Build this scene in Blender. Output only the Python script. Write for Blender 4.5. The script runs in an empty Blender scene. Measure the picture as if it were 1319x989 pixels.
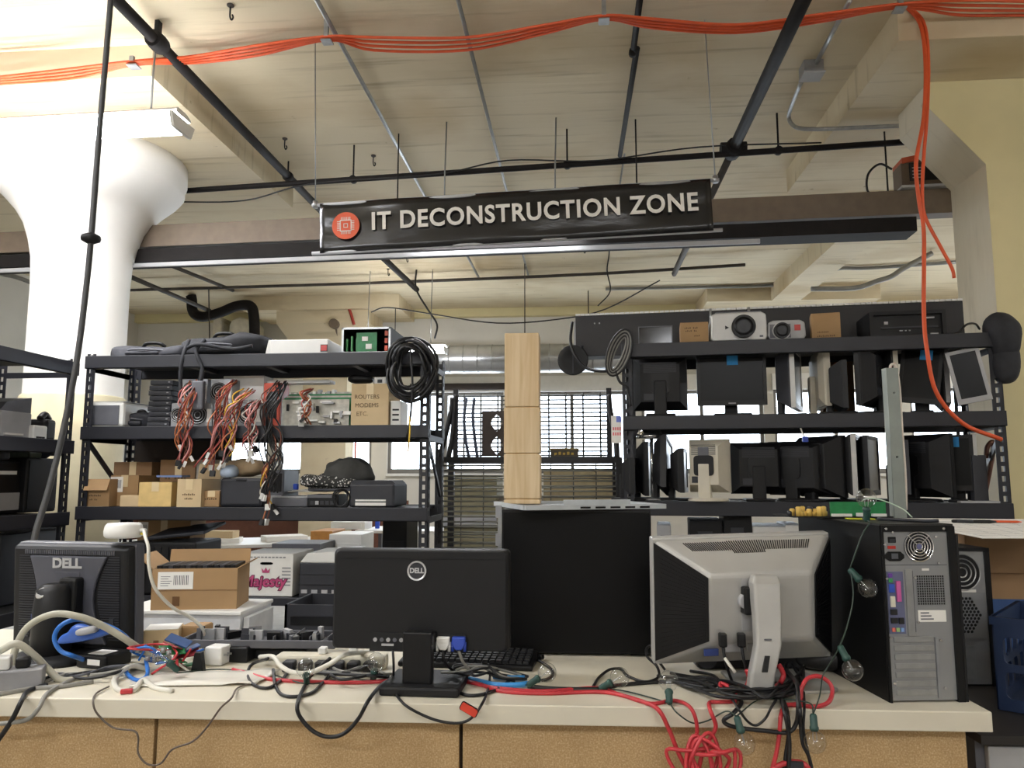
import bpy, bmesh, math, random
from mathutils import Vector, Matrix, noise
SC = bpy.context.scene
COL = SC.collection
# ---------------------------------------------------------------- camera, world, exposure
FPX, CX, CY, CAMH = 990.0, 659.5, 494.5, 1.42
PITCH, YAW = math.radians(6.83), math.radians(4.96)
cam = bpy.data.cameras.new('camera')
cam.sensor_fit = 'HORIZONTAL'; cam.sensor_width = 36.0; cam.lens = FPX / 1319.0 * 36.0
cam.clip_start = 0.05; cam.clip_end = 200
camo = bpy.data.objects.new('camera', cam); COL.objects.link(camo)
camo.location = (0, 0, CAMH); camo.rotation_euler = (math.pi / 2 + PITCH, 0, YAW)
SC.camera = camo
SC.view_settings.view_transform = 'Standard'; SC.view_settings.look = 'None'
SC.view_settings.gamma = 1.0; SC.view_settings.use_curve_mapping = False
SC.view_settings.exposure = 0.0
world = bpy.data.worlds.new('overcast_sky'); SC.world = world; world.use_nodes = True
_bg = world.node_tree.nodes['Background']
_bg.inputs[0].default_value = (0.86, 0.93, 1.0, 1); _bg.inputs[1].default_value = 8.0
LAMP = 51.0          # radiance of the fluorescent lamps

def ray(px, py):
    x = (px - CX) / FPX; u = -(py - CY) / FPX
    Y = math.cos(PITCH) - u * math.sin(PITCH); Z = math.sin(PITCH) + u * math.cos(PITCH)
    c, s = math.cos(YAW), math.sin(YAW)
    return (x * c - Y * s, x * s + Y * c, Z)
def A(px, py, Y):                      # the point of a sight line at room depth Y
    r = ray(px, py); t = Y / r[1]
    return Vector((r[0] * t, Y, CAMH + r[2] * t))
def Zp(px, py, z):                     # the point of a sight line at height z
    r = ray(px, py); t = (z - CAMH) / r[2]
    return Vector((r[0] * t, r[1] * t, z))
# ---------------------------------------------------------------- materials
def lin(h):
    if isinstance(h, str):
        h = h.lstrip('#'); c = [int(h[i:i + 2], 16) / 255 for i in (0, 2, 4)]
    else: c = [v / 255 for v in h]
    return tuple(v / 12.92 if v <= 0.04045 else ((v + 0.055) / 1.055) ** 2.4 for v in c) + (1.0,)
MATS = {}
def M(name, col, rough=0.55, metal=0.0, var=0.12, scale=14.0, bump=0.0, stretch=None, emit=0.0, coat=0.0, spec=0.5):
    if name in MATS: return MATS[name]
    m = bpy.data.materials.new(name); m.use_nodes = True; nt = m.node_tree
    b = nt.nodes['Principled BSDF']; c = lin(col)
    b.inputs['Roughness'].default_value = rough; b.inputs['Metallic'].default_value = metal
    b.inputs['Specular IOR Level'].default_value = spec
    if coat: b.inputs['Coat Weight'].default_value = coat
    tc = nt.nodes.new('ShaderNodeTexCoord'); mp = nt.nodes.new('ShaderNodeMapping')
    nt.links.new(tc.outputs['Object'], mp.inputs[0])
    if stretch: mp.inputs['Scale'].default_value = stretch
    n = nt.nodes.new('ShaderNodeTexNoise'); n.inputs['Scale'].default_value = scale; n.inputs['Detail'].default_value = 5
    nt.links.new(mp.outputs[0], n.inputs['Vector'])
    r = nt.nodes.new('ShaderNodeValToRGB')
    r.color_ramp.elements[0].position = 0.3; r.color_ramp.elements[1].position = 0.7
    r.color_ramp.elements[0].color = tuple(v * (1 - var) for v in c[:3]) + (1,)
    r.color_ramp.elements[1].color = tuple(min(1, v * (1 + var)) for v in c[:3]) + (1,)
    nt.links.new(n.outputs['Fac'], r.inputs[0]); nt.links.new(r.outputs[0], b.inputs['Base Color'])
    if bump:
        bp = nt.nodes.new('ShaderNodeBump'); bp.inputs['Strength'].default_value = bump; bp.inputs['Distance'].default_value = 0.01
        nt.links.new(n.outputs['Fac'], bp.inputs['Height']); nt.links.new(bp.outputs[0], b.inputs['Normal'])
    if emit:
        b.inputs['Emission Color'].default_value = c; b.inputs['Emission Strength'].default_value = emit
    MATS[name] = m
    return m
def glass(name, tint=(1, 1, 1, 1), strength=1.0):
    if name in MATS: return MATS[name]
    m = bpy.data.materials.new(name); m.use_nodes = True; nt = m.node_tree; nt.nodes.clear()
    o = nt.nodes.new('ShaderNodeOutputMaterial'); t = nt.nodes.new('ShaderNodeBsdfTransparent'); g = nt.nodes.new('ShaderNodeBsdfGlossy')
    t.inputs[0].default_value = tint; g.inputs['Roughness'].default_value = 0.03
    mx = nt.nodes.new('ShaderNodeMixShader'); lw = nt.nodes.new('ShaderNodeLayerWeight'); lw.inputs[0].default_value = 0.5
    pw = nt.nodes.new('ShaderNodeMath'); pw.operation = 'POWER'; pw.inputs[1].default_value = 4.0; nt.links.new(lw.outputs['Facing'], pw.inputs[0])
    fa = nt.nodes.new('ShaderNodeMath'); fa.operation = 'MULTIPLY_ADD'; fa.inputs[1].default_value = 0.55 * strength; fa.inputs[2].default_value = 0.05 * strength; nt.links.new(pw.outputs[0], fa.inputs[0])
    nz = nt.nodes.new('ShaderNodeTexNoise'); nz.inputs['Scale'].default_value = 6
    mu = nt.nodes.new('ShaderNodeMath'); mu.operation = 'MULTIPLY_ADD'; mu.inputs[1].default_value = 0.02; mu.inputs[2].default_value = 0.02
    nt.links.new(nz.outputs['Fac'], mu.inputs[0]); nt.links.new(mu.outputs[0], g.inputs['Roughness'])
    nt.links.new(fa.outputs[0], mx.inputs[0]); nt.links.new(t.outputs[0], mx.inputs[1]); nt.links.new(g.outputs[0], mx.inputs[2])
    nt.links.new(mx.outputs[0], o.inputs[0]); MATS[name] = m
    return m
def stained(name, base, stain, dark, board=True):
    """old painted concrete: board marks across the room, brownish stains, fine relief"""
    m = bpy.data.materials.new(name); m.use_nodes = True; nt = m.node_tree; L = nt.links.new
    b = nt.nodes['Principled BSDF']; b.inputs['Roughness'].default_value = 0.75
    tc = nt.nodes.new('ShaderNodeTexCoord')
    def nz(scale, st, det=6):
        mp = nt.nodes.new('ShaderNodeMapping'); mp.inputs['Scale'].default_value = st; L(tc.outputs['Object'], mp.inputs[0])
        n = nt.nodes.new('ShaderNodeTexNoise'); n.inputs['Scale'].default_value = scale; n.inputs['Detail'].default_value = det
        L(mp.outputs[0], n.inputs['Vector']); return n.outputs['Fac']
    def ramp(f, p0, p1):
        r = nt.nodes.new('ShaderNodeMapRange'); r.inputs[1].default_value = p0; r.inputs[2].default_value = p1; L(f, r.inputs[0]); return r.outputs[0]
    def mix(f, a, c):
        x = nt.nodes.new('ShaderNodeMix'); x.data_type = 'RGBA'; L(f, x.inputs[0])
        for s, v in ((6, a), (7, c)):
            if isinstance(v, tuple): x.inputs[s].default_value = v
            else: L(v, x.inputs[s])
        return x.outputs[2]
    streak = nz(2.2, (0.5, 7, 1)); blot = nz(0.75, (1, 1.4, 1), 8); spot = nz(9, (1, 1, 1), 3)
    c = mix(ramp(blot, 0.5, 0.72), lin(base), lin(stain))
    c = mix(ramp(streak, 0.56, 0.85), c, lin(dark))
    c = mix(ramp(spot, 0.72, 0.8), c, lin(dark))
    L(c, b.inputs['Base Color'])
    bp = nt.nodes.new('ShaderNodeBump'); bp.inputs['Strength'].default_value = 0.25; bp.inputs['Distance'].default_value = 0.02
    L(streak, bp.inputs['Height']); L(bp.outputs[0], b.inputs['Normal'])
    MATS[name] = m
    return m
def particle_board():
    m = bpy.data.materials.new('particle_board'); m.use_nodes = True; nt = m.node_tree; L = nt.links.new
    b = nt.nodes['Principled BSDF']; b.inputs['Roughness'].default_value = 0.7
    tc = nt.nodes.new('ShaderNodeTexCoord')
    n = nt.nodes.new('ShaderNodeTexNoise'); n.inputs['Scale'].default_value = 260; n.inputs['Detail'].default_value = 4
    v = nt.nodes.new('ShaderNodeTexNoise'); v.inputs['Scale'].default_value = 9; v.inputs['Detail'].default_value = 6
    L(tc.outputs['Object'], n.inputs['Vector']); L(tc.outputs['Object'], v.inputs['Vector'])
    r = nt.nodes.new('ShaderNodeValToRGB'); e = r.color_ramp.elements
    e[0].position = 0.28; e[0].color = lin('#a88a5e'); e[1].position = 0.7; e[1].color = lin('#d3ba94')
    x = e.new(0.5); x.color = lin('#bd9d6e')
    mx = nt.nodes.new('ShaderNodeMix'); mx.data_type = 'RGBA'; mx.blend_type = 'MULTIPLY'; mx.inputs[0].default_value = 0.35
    r2 = nt.nodes.new('ShaderNodeValToRGB'); r2.color_ramp.elements[0].position = 0.3; r2.color_ramp.elements[0].color = (0.55, 0.5, 0.42, 1); r2.color_ramp.elements[1].position = 0.6
    L(n.outputs['Fac'], r.inputs[0]); L(v.outputs['Fac'], r2.inputs[0]); L(r.outputs[0], mx.inputs[6]); L(r2.outputs[0], mx.inputs[7])
    L(mx.outputs[2], b.inputs['Base Color']); MATS['particle_board'] = m
    return m
def wood(name, a, c, sc=3.0):
    m = bpy.data.materials.new(name); m.use_nodes = True; nt = m.node_tree; L = nt.links.new
    b = nt.nodes['Principled BSDF']; b.inputs['Roughness'].default_value = 0.6
    tc = nt.nodes.new('ShaderNodeTexCoord'); mp = nt.nodes.new('ShaderNodeMapping'); mp.inputs['Scale'].default_value = (18, 18, 1.2)
    L(tc.outputs['Object'], mp.inputs[0])
    n = nt.nodes.new('ShaderNodeTexNoise'); n.inputs['Scale'].default_value = sc; n.inputs['Detail'].default_value = 6; n.inputs['Distortion'].default_value = 0.6
    L(mp.outputs[0], n.inputs['Vector'])
    r = nt.nodes.new('ShaderNodeValToRGB'); r.color_ramp.elements[0].position = 0.35; r.color_ramp.elements[0].color = lin(a)
    r.color_ramp.elements[1].position = 0.65; r.color_ramp.elements[1].color = lin(c)
    L(n.outputs['Fac'], r.inputs[0]); L(r.outputs[0], b.inputs['Base Color']); MATS[name] = m
    return m
ceil_m = stained('ceiling_paint', '#d6c8a9', '#bda882', '#9d8b6a')
wall_m = M('wall_paint', '#d4d0c6', 0.8, var=0.05, scale=2.0)
colw_m = M('white_column_paint', '#ece9e2', 0.6, var=0.04, scale=3)
yel_m = M('yellow_column_paint', '#d3c799', 0.7, var=0.06, scale=2.5)
bei_m = stained('beige_column_paint', '#cdc4ae', '#bfb49a', '#a99f88')
floor_m = M('concrete_floor', '#8c8780', 0.5, var=0.15, scale=3)
desk_m = M('cream_laminate', '#d9d2bf', 0.42, var=0.04, scale=5)
deskside_m = M('cream_edge_band', '#dcd5c2', 0.45, var=0.03, scale=5)
pb_m = particle_board()
rack_m = M('rack_enamel', '#202128', 0.45, var=0.1, scale=8)
deck_m = M('rack_deck', '#17171a', 0.7, var=0.15)
blk = M('black_plastic', '#0e0e10', 0.42, var=0.1, spec=.35)
blk2 = M('black_plastic_matte', '#131315', 0.55, var=0.12, spec=.35)
blkg = M('black_gloss', '#0c0c0e', 0.12, var=0.05)
gry = M('charcoal_plastic', '#2a2b31', 0.5, var=0.1)
gry2 = M('grey_plastic', '#5b5c62', 0.5, var=0.1)
lgry = M('light_grey_plastic', '#a9a9aa', 0.5, var=0.06)
sil = M('silver_plastic', '#b9b8b4', 0.38, 0.25, var=0.04)
wht = M('white_plastic', '#e2e1dc', 0.45, var=0.03)
bge = M('beige_plastic', '#c9c2b0', 0.5, var=0.05)
stl = M('galvanised_steel', '#a8aaab', 0.38, 0.75, var=0.12, scale=30)
stlp = M('steel_plate', '#9b9da0', 0.42, 0.55, var=0.08, scale=20)
chrome = M('chrome', '#d9dadb', 0.15, 0.95, var=0.02)
cond = M('conduit_steel', '#8b8b88', 0.45, 0.5, var=0.1)
pipe_b = M('black_pipe', '#1f1c1b', 0.7, var=0.15, spec=.2)
pipe_g = M('dark_grey_pipe', '#46413c', 0.65, var=0.15, spec=.3)
card = M('cardboard', '#a3835c', 0.8, var=0.1, scale=6)
card2 = M('cardboard_pale', '#c7b08a', 0.8, var=0.08, scale=6)
card3 = M('cardboard_dark', '#876848', 0.8, var=0.1, scale=6)
tape_m = M('parcel_tape', '#d8c39a', 0.3, var=0.05)
paper = M('white_paper', '#eceae4', 0.8, var=0.03)
ink = M('black_ink', '#1a1a1c', 0.7, var=0.05)
screen_m = M('dark_screen', '#07080a', 0.3, var=0.03, spec=.2)
orange_m = M('orange_cable', '#d8572a', 0.5, var=0.08)
red_m = M('red_cable', '#bd343b', 0.4, var=0.08)
blkc = M('black_cable', '#141416', 0.45, var=0.1)
gryc = M('grey_cable', '#85837c', 0.5, var=0.08)
whtc = M('white_cable', '#d5d2c6', 0.5, var=0.05)
bluec = M('blue_cable', '#2b6fc4', 0.45, var=0.08)
grnc = M('green_cord', '#27382f', 0.5, var=0.08)
note_m = M('blue_note', '#2f8fd0', 0.7, var=0.05)
pcb = M('green_circuit_board', '#1f7a45', 0.45, var=0.15, scale=60)
dell_sil = M('badge_silver', '#d2d3d5', 0.3, 0.6, var=0.03)
lamp_m = M('lamp_glow', '#f8faff', 0.5, var=0.0, emit=LAMP)
bulb_g = glass('bulb_glass', (0.95, 0.96, 0.96, 1), 1.6)
pane_g = glass('window_glass', (0.96, 0.98, 1, 1))
pine = wood('pine_board', '#c4a980', '#d6c09c')
duct_m = M('spiral_duct_steel', '#b4b6b8', 0.3, 0.8, var=0.08, scale=9)
# ---------------------------------------------------------------- mesh building
class MB:
    def __init__(s): s.v = []; s.f = []; s.sm = []
    def add(s, vs, fs, smooth=False):
        o = len(s.v); s.v += [tuple(p) for p in vs]
        for f in fs: s.f.append(tuple(i + o for i in f)); s.sm.append(smooth)
        return s
    def box(s, x0, y0, z0, x1, y1, z1):
        return s.add([(x0, y0, z0), (x1, y0, z0), (x1, y1, z0), (x0, y1, z0), (x0, y0, z1), (x1, y0, z1), (x1, y1, z1), (x0, y1, z1)],
                     [(0, 3, 2, 1), (4, 5, 6, 7), (0, 1, 5, 4), (1, 2, 6, 5), (2, 3, 7, 6), (3, 0, 4, 7)])
    def bar(s, p, q, w, h, up=(0, 0, 1)):
        p = Vector(p); q = Vector(q); d = (q - p).normalized(); u = Vector(up)
        if abs(d.dot(u)) > 0.98: u = Vector((0, 1, 0))
        a = d.cross(u).normalized() * w / 2; b = a.cross(d).normalized() * h / 2
        vs = [c + i * a + j * b for c in (p, q) for i, j in ((-1, -1), (1, -1), (1, 1), (-1, 1))]
        return s.add(vs, [(0, 1, 2, 3), (7, 6, 5, 4), (0, 4, 5, 1), (1, 5, 6, 2), (2, 6, 7, 3), (3, 7, 4, 0)])
    def tube(s, pts, r, n=8, closed=False):
        pts = [Vector(p) for p in pts]; N = len(pts)
        rr = r if isinstance(r, (list, tuple)) else [r] * N
        t = [((pts[(i + 1) % N] if closed or i < N - 1 else pts[i]) - (pts[i - 1] if closed or i > 0 else pts[i])).normalized() for i in range(N)]
        a = t[0].orthogonal().normalized(); rings = []
        for i in range(N):
            a = (a - t[i] * a.dot(t[i]))
            a = a.normalized() if a.length > 1e-6 else t[i].orthogonal().normalized()
            b = t[i].cross(a)
            rings.append([pts[i] + (a * math.cos(k * 2 * math.pi / n) + b * math.sin(k * 2 * math.pi / n)) * rr[i] for k in range(n)])
        fs = []; M_ = N if closed else N - 1
        for i in range(M_):
            j = (i + 1) % N
            for k in range(n): fs.append((i * n + k, i * n + (k + 1) % n, j * n + (k + 1) % n, j * n + k))
        if not closed: fs += [tuple(range(n - 1, -1, -1)), tuple((N - 1) * n + k for k in range(n))]
        return s.add([p for rg in rings for p in rg], fs, True)
    def lathe(s, prof, n=20, c=(0, 0, 0), axis='z', smooth=True, caps=True):
        vs = []
        for r, h in prof:
            for k in range(n):
                a = k * 2 * math.pi / n; x, y = r * math.cos(a), r * math.sin(a)
                p = {'z': (x, y, h), 'y': (x, h, y), 'x': (h, x, y)}[axis]
                vs.append((p[0] + c[0], p[1] + c[1], p[2] + c[2]))
        fs = []
        for i in range(len(prof) - 1):
            for k in range(n): fs.append((i * n + k, i * n + (k + 1) % n, (i + 1) * n + (k + 1) % n, (i + 1) * n + k))
        s.add(vs, fs, smooth)
        o = len(s.v) - len(vs)
        for i, rev in ((0, True), (len(prof) - 1, False)):
            if caps and prof[i][0] > 1e-5:
                idx = [o + i * n + k for k in range(n)]
                s.f.append(tuple(reversed(idx)) if rev else tuple(idx)); s.sm.append(False)
        return s
    def prism(s, poly, y0, y1):                     # polygon in x,z pushed along y
        n = len(poly)
        vs = [(x, y0, z) for x, z in poly] + [(x, y1, z) for x, z in poly]
        return s.add(vs, [tuple(range(n)), tuple(range(2 * n - 1, n - 1, -1))] + [(i, i + n, (i + 1) % n + n, (i + 1) % n) for i in range(n)])
    def prismz(s, poly, z0, z1):
        n = len(poly)
        vs = [(x, y, z0) for x, y in poly] + [(x, y, z1) for x, y in poly]
        return s.add(vs, [tuple(range(n - 1, -1, -1)), tuple(range(n, 2 * n))] + [(i, (i + 1) % n, (i + 1) % n + n, i + n) for i in range(n)])
    def loft(s, rings, caps=True, smooth=False):
        n = len(rings[0]); fs = []
        for i in range(len(rings) - 1):
            for k in range(n): fs.append((i * n + k, i * n + (k + 1) % n, (i + 1) * n + (k + 1) % n, (i + 1) * n + k))
        if caps: fs += [tuple(range(n - 1, -1, -1)), tuple((len(rings) - 1) * n + k for k in range(n))]
        return s.add([p for r in rings for p in r], fs, smooth)
    def blob(s, c, sz, e=0.45, seed=0, amp=0.1, nu=28, nv=16, fr=6.0):
        rings = []
        sg = lambda v, p: math.copysign(abs(v) ** p, v)
        for j in range(nv + 1):
            ph = -math.pi / 2 + math.pi * j / nv; rg = []
            for i in range(nu):
                th = 2 * math.pi * i / nu
                p = Vector((sg(math.cos(ph), e) * sg(math.cos(th), e), sg(math.cos(ph), e) * sg(math.sin(th), e), sg(math.sin(ph), e)))
                q = Vector((p.x * sz[0] / 2, p.y * sz[1] / 2, p.z * sz[2] / 2))
                k = 1 + amp * noise.noise(q * fr + Vector((seed * 7.3, seed, 0)))
                rg.append(Vector(c) + Vector((q.x * (1 + (k - 1) * .5), q.y * (1 + (k - 1) * .5), q.z * k if p.z > -0.3 else q.z)))
            rings.append(rg)
        return s.loft(rings, True, True)
    def mesh(s, name, mat, clean=True):
        me = bpy.data.meshes.new(name); me.from_pydata(s.v, [], s.f); me.materials.append(mat)
        me.polygons.foreach_set('use_smooth', s.sm)
        if clean:
            bm = bmesh.new(); bm.from_mesh(me); bmesh.ops.recalc_face_normals(bm, faces=bm.faces); bm.to_mesh(me); bm.free()
        me.update(); return me
    def build(s, name, mat, parent=None, bevel=0.0, loc=None, rot=None, label=None, seg=2):
        return link(s.mesh(name, mat), name, parent, bevel, loc, rot, label, seg)
def link(me, name, parent=None, bevel=0.0, loc=None, rot=None, label=None, seg=2):
    o = bpy.data.objects.new(name, me); COL.objects.link(o)
    if parent: o.parent = parent
    if loc is not None: o.location = loc
    if rot is not None: o.rotation_euler = rot
    if label: o['label'] = label
    if bevel:
        b = o.modifiers.new('bevel', 'BEVEL'); b.width = bevel; b.segments = seg; b.limit_method = 'ANGLE'; b.angle_limit = 0.7
    return o
def tag(o, label, cat, group=None):
    o['label'] = label; o['category'] = cat
    if group: o['group'] = group
    return o
def thing(name, label, cat, loc=(0, 0, 0), rz=0.0, group=None, rot=None):
    o = bpy.data.objects.new(name, None); COL.objects.link(o); o.empty_display_size = 0.05
    o.location = loc; o.rotation_euler = rot if rot else (0, 0, rz)
    return tag(o, label, cat, group)
def struct(name, mb, mat, parent=None, bevel=0.0, **k):
    o = mb.build(name, mat, parent, bevel, **k)
    if not parent: o['kind'] = 'structure'
    return o
def sp(pts, k=6):                                    # smooth curve through points
    P = [Vector(p) for p in pts]
    if len(P) < 3: return P
    P = [2 * P[0] - P[1]] + P + [2 * P[-1] - P[-2]]; out = []
    for i in range(1, len(P) - 2):
        p0, p1, p2, p3 = P[i - 1:i + 3]
        for j in range(k):
            t = j / k
            out.append(0.5 * ((2 * p1) + (p2 - p0) * t + (2 * p0 - 5 * p1 + 4 * p2 - p3) * t * t + (3 * p1 - p0 - 3 * p2 + p3) * t ** 3))
    out.append(P[-2]); return out
def cable(name, label, cat, pts, r, mat, group=None, n=8, k=6, parent=None):
    o = MB().tube(sp(pts, k), r, n).build(name, mat, parent)
    if not parent: tag(o, label, cat, group)
    return o
def text(s, size, mat, parent, loc, rot=(math.pi / 2, 0, 0), depth=0.0008, bold=0.0, space=1.0, name='lettering', sx=1.0, shear=0.0, align='CENTER', fitw=None):
    cu = bpy.data.curves.new('lettering', 'FONT'); cu.body = s; cu.size = size; cu.extrude = depth; cu.offset = bold; cu.shear = shear
    cu.space_character = space; cu.align_x = align; cu.align_y = 'CENTER'; cu.resolution_u = 4
    t = bpy.data.objects.new('tmp', cu); COL.objects.link(t)
    dg = bpy.context.evaluated_depsgraph_get(); me = bpy.data.meshes.new_from_object(t.evaluated_get(dg))
    bpy.data.objects.remove(t); bpy.data.curves.remove(cu)
    if fitw:
        xs_ = [v.co.x for v in me.vertices]; k_ = fitw / (max(xs_) - min(xs_)); c_ = (max(xs_) + min(xs_)) / 2
        for v in me.vertices: v.co.x = (v.co.x - c_) * k_
    me.name = name; me.materials.clear(); me.materials.append(mat)
    o = link(me, name, parent, 0, loc, rot); o.scale = (sx, 1, 1); return o
def cutout(outer, holes, th, name, mat, parent=None, loc=None, rot=None, bevel=0.0):
    """flat plate in x,z (thickness th along y) with real holes"""
    cu = bpy.data.curves.new('plate', 'CURVE'); cu.dimensions = '2D'; cu.fill_mode = 'BOTH'; cu.extrude = th / 2
    for poly in [outer] + holes:
        sl = cu.splines.new('POLY'); sl.points.add(len(poly) - 1); sl.use_cyclic_u = True
        for p, (x, z) in zip(sl.points, poly): p.co = (x, z, 0, 1)
    t = bpy.data.objects.new('tmp', cu); COL.objects.link(t)
    dg = bpy.context.evaluated_depsgraph_get(); me = bpy.data.meshes.new_from_object(t.evaluated_get(dg))
    bpy.data.objects.remove(t); bpy.data.curves.remove(cu)
    me.transform(Matrix.Rotation(math.pi / 2, 4, 'X')); me.name = name; me.materials.clear(); me.materials.append(mat)
    return link(me, name, parent, bevel, loc, rot)
def rect(x0, z0, x1, z1): return [(x0, z0), (x1, z0), (x1, z1), (x0, z1)]
def circ(x, z, r, n=20): return [(x + r * math.cos(i * 2 * math.pi / n), z + r * math.sin(i * 2 * math.pi / n)) for i in range(n)]
def rrect(x0, z0, x1, z1, r, n=4):
    out = []
    for cx, cz, a0 in ((x1 - r, z1 - r, 0), (x0 + r, z1 - r, 90), (x0 + r, z0 + r, 180), (x1 - r, z0 + r, 270)):
        for i in range(n + 1):
            a = math.radians(a0 + 90 * i / n); out.append((cx + r * math.cos(a), cz + r * math.sin(a)))
    return out
def fit(px0, px1, pyt, Y, z):                        # centre x, width, height of a thing standing at height z, depth Y
    pm = (px0 + px1) / 2
    a = A(px0, pyt, Y); b = A(px1, pyt, Y)
    return (a.x + b.x) / 2, b.x - a.x, A(pm, pyt, Y).z - z
PI = math.pi
R_ = math.radians
# ================================================================ the building
CEIL, BACK, LEFTX, RIGHTX, FRONT = 4.0, 11.7, -7.1, 8.0, -5.0
struct('floor', MB().box(LEFTX - .2, FRONT - .2, -0.1, RIGHTX + .2, BACK + .3, 0), floor_m)
struct('ceiling', MB().box(LEFTX - .2, FRONT - .2, CEIL, RIGHTX + .2, BACK + .3, CEIL + .25), ceil_m)
struct('wall_left', MB().box(LEFTX - .2, FRONT, 0, LEFTX, BACK, CEIL), wall_m)
struct('wall_right', MB().box(RIGHTX, FRONT, 0, RIGHTX + .2, BACK, CEIL), wall_m)
struct('wall_front', MB().box(LEFTX, FRONT - .2, 0, RIGHTX, FRONT, CEIL), wall_m)
# back wall with a band of windows
WZ0, WZ1 = 1.46, 2.72
wins = [(-6.6, -4.85), (-4.7, -3.2), (-2.95, -1.15), (-1.0, .8), (.95, 2.75), (2.9, 4.7), (4.85, 6.65)]
mb = MB().box(LEFTX, BACK, 0, RIGHTX, BACK + .25, WZ0).box(LEFTX, BACK, WZ1, RIGHTX, BACK + .25, CEIL)
xs = [LEFTX] + [v for w in wins for v in w] + [RIGHTX]
for i in range(0, len(xs), 2): mb.box(xs[i], BACK, WZ0, xs[i + 1], BACK + .25, WZ1)
struct('wall_back', mb, wall_m)
frame_m = M('window_frame_paint', '#77736c', 0.5, var=0.06)
for i, (a, b) in enumerate(wins):
    fr = MB().box(a, BACK + .05, WZ0, b, BACK + .13, WZ0 + .07).box(a, BACK + .05, WZ1 - .06, b, BACK + .13, WZ1)
    for x in (a, (a + b) / 2 - .025, b - .05): fr.box(x, BACK + .05, WZ0 + .07, x + .05, BACK + .13, WZ1 - .06)
    w = struct('window_%d' % (i + 1), fr, frame_m)
    for x0, x1 in ((a + .05, (a + b) / 2 - .025), ((a + b) / 2 + .025, b - .05)):
        MB().box(x0, BACK + .085, WZ0 + .07, x1, BACK + .09, WZ1 - .06).build('pane', pane_g, w)
    MB().box(a, BACK - .06, WZ0 - .04, b, BACK + .05, WZ0).build('window_sill', wht, w)
    MB().box(a - .02, BACK - .05, WZ1 - .02, b + .02, BACK - .01, WZ1 + .22).build('roller_blind', paper, w, label='rolled white blind')
struct('trim_1', MB().box(LEFTX, BACK - .12, CEIL - .13, RIGHTX, BACK, CEIL), yel_m)
brown = M('brown_wainscot', '#6b4334', 0.7, var=0.1)
struct('trim_2', MB().box(LEFTX, BACK - .03, .0, -2.6, BACK, 1.05), brown)
# drop panels, columns
PX = [(-3.68, 5.3), (2.93, 5.3), (-3.68, 11.05), (2.93, 11.7)]
for i, (x, y) in enumerate(PX):
    y1 = min(y + 1.15, BACK - .12)
    y0 = (y - 1.15) if i < 2 else 10.55
    struct('trim_%d' % (i + 3), MB().box(x - 1.15, y0, CEIL - .2, x + 1.15, y1, CEIL), ceil_m)
col = MB().lathe([(.33, 0), (.33, 1.72), (.325, 1.74), (.325, 2.8), (.335, 3.0), (.36, 3.13), (.40, 3.26), (.46, 3.36), (.54, 3.45), (.63, 3.54), (.66, 3.58), (.675, 3.6), (.675, 3.66), (.69, 3.68), (.69, CEIL - .2)], 48, (-3.68, 5.3, 0))
o = struct('column', col, colw_m); o['kind'] = 'structure'
o['label'] = 'round white concrete column with flared mushroom capital'
lowm = M('column_base_paint', '#c9bf9f', 0.7, var=0.12, scale=4)
MB().lathe([(.345, 0), (.345, 1.98), (.332, 1.995)], 48, (-3.68, 5.3, 0)).build('painted_band', lowm, o)
# square column on the right with a flared capital
cx0, cy0, cy1 = 2.44, 4.63, 5.07
prof = [(cx0, 0), (cx0, 3.27), (2.14, 3.63), (2.14, CEIL - .2), (3.75, CEIL - .2), (3.75, 3.63), (3.45, 3.27), (3.45, 0)]
o = struct('column', MB().prism(prof, cy0 + .004, cy1), bei_m)
o['label'] = 'square pale column with flared capital beside the right rack'
MB().prism(prof, cy0, cy0 + .003).build('painted_face', yel_m, o, label='yellow painted front face')
# far column at the back wall
o = struct('column', MB().loft([[(x, y, z) for x, y in ((-3.68 - w, 11.05 - w * .6), (-3.68 + w, 11.05 - w * .6), (-3.68 + w, 11.05 + w * .6), (-3.68 - w, 11.05 + w * .6))] for w, z in ((.33, 0), (.33, 3.1), (.68, 3.62), (.68, CEIL - .2))]), ceil_m)
o['label'] = 'far square column with flared capital against the window wall'
# lengthwise ceiling beam on the right, seen past the banner
p = Zp(1100, 300, 3.8)
struct('trim_7', MB().box(p.x - .1, 6.5, 3.78, p.x + .28, 10.5, CEIL), ceil_m)
# ================================================================ ceiling services
def run(name, label, pts, r, mat, cat='pipe', n=10, smooth=False, group=None, hang=None):
    t = thing(name, label, cat, pts[0], group=group)
    q = [Vector(p) - Vector(pts[0]) for p in pts]
    MB().tube(sp(q, 6) if smooth else q, r, n).build('tube', mat, t)
    for h in (hang or []):
        v = Vector(h) - Vector(pts[0])
        m = MB().tube([v, (v.x, v.y, CEIL - pts[0][2] if h[2] < CEIL else v.z)], .007, 6).lathe([(r * 1.35, -.02), (r * 1.35, .02)], 10, v, 'y')
        m.build('hanger', pipe_b, t)
    return t
xA = Zp(150, 0, 3.87).x
run('sprinkler_pipe', 'long black sprinkler pipe beside the left drop panel, above the shop light', [(xA, 2.5, 3.87), (xA, 6.9, 3.87)], .032, pipe_b, hang=[(xA, 3.92, 3.87), (xA, 5.9, 3.87)])
MB_ = MB().lathe([(.05, -.05), (.055, 0), (.05, .05)], 12, (0, 0, 0), 'y'); 
t = thing('pipe_coupling', 'black pipe coupling on the sprinkler pipe above the shop light', 'coupling', (xA, 3.92, 3.87)); MB_.build('collar', pipe_b, t); MB().box(-.012, -.02, .045, .012, .02, .125).build('clamp', pipe_b, t)
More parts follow.
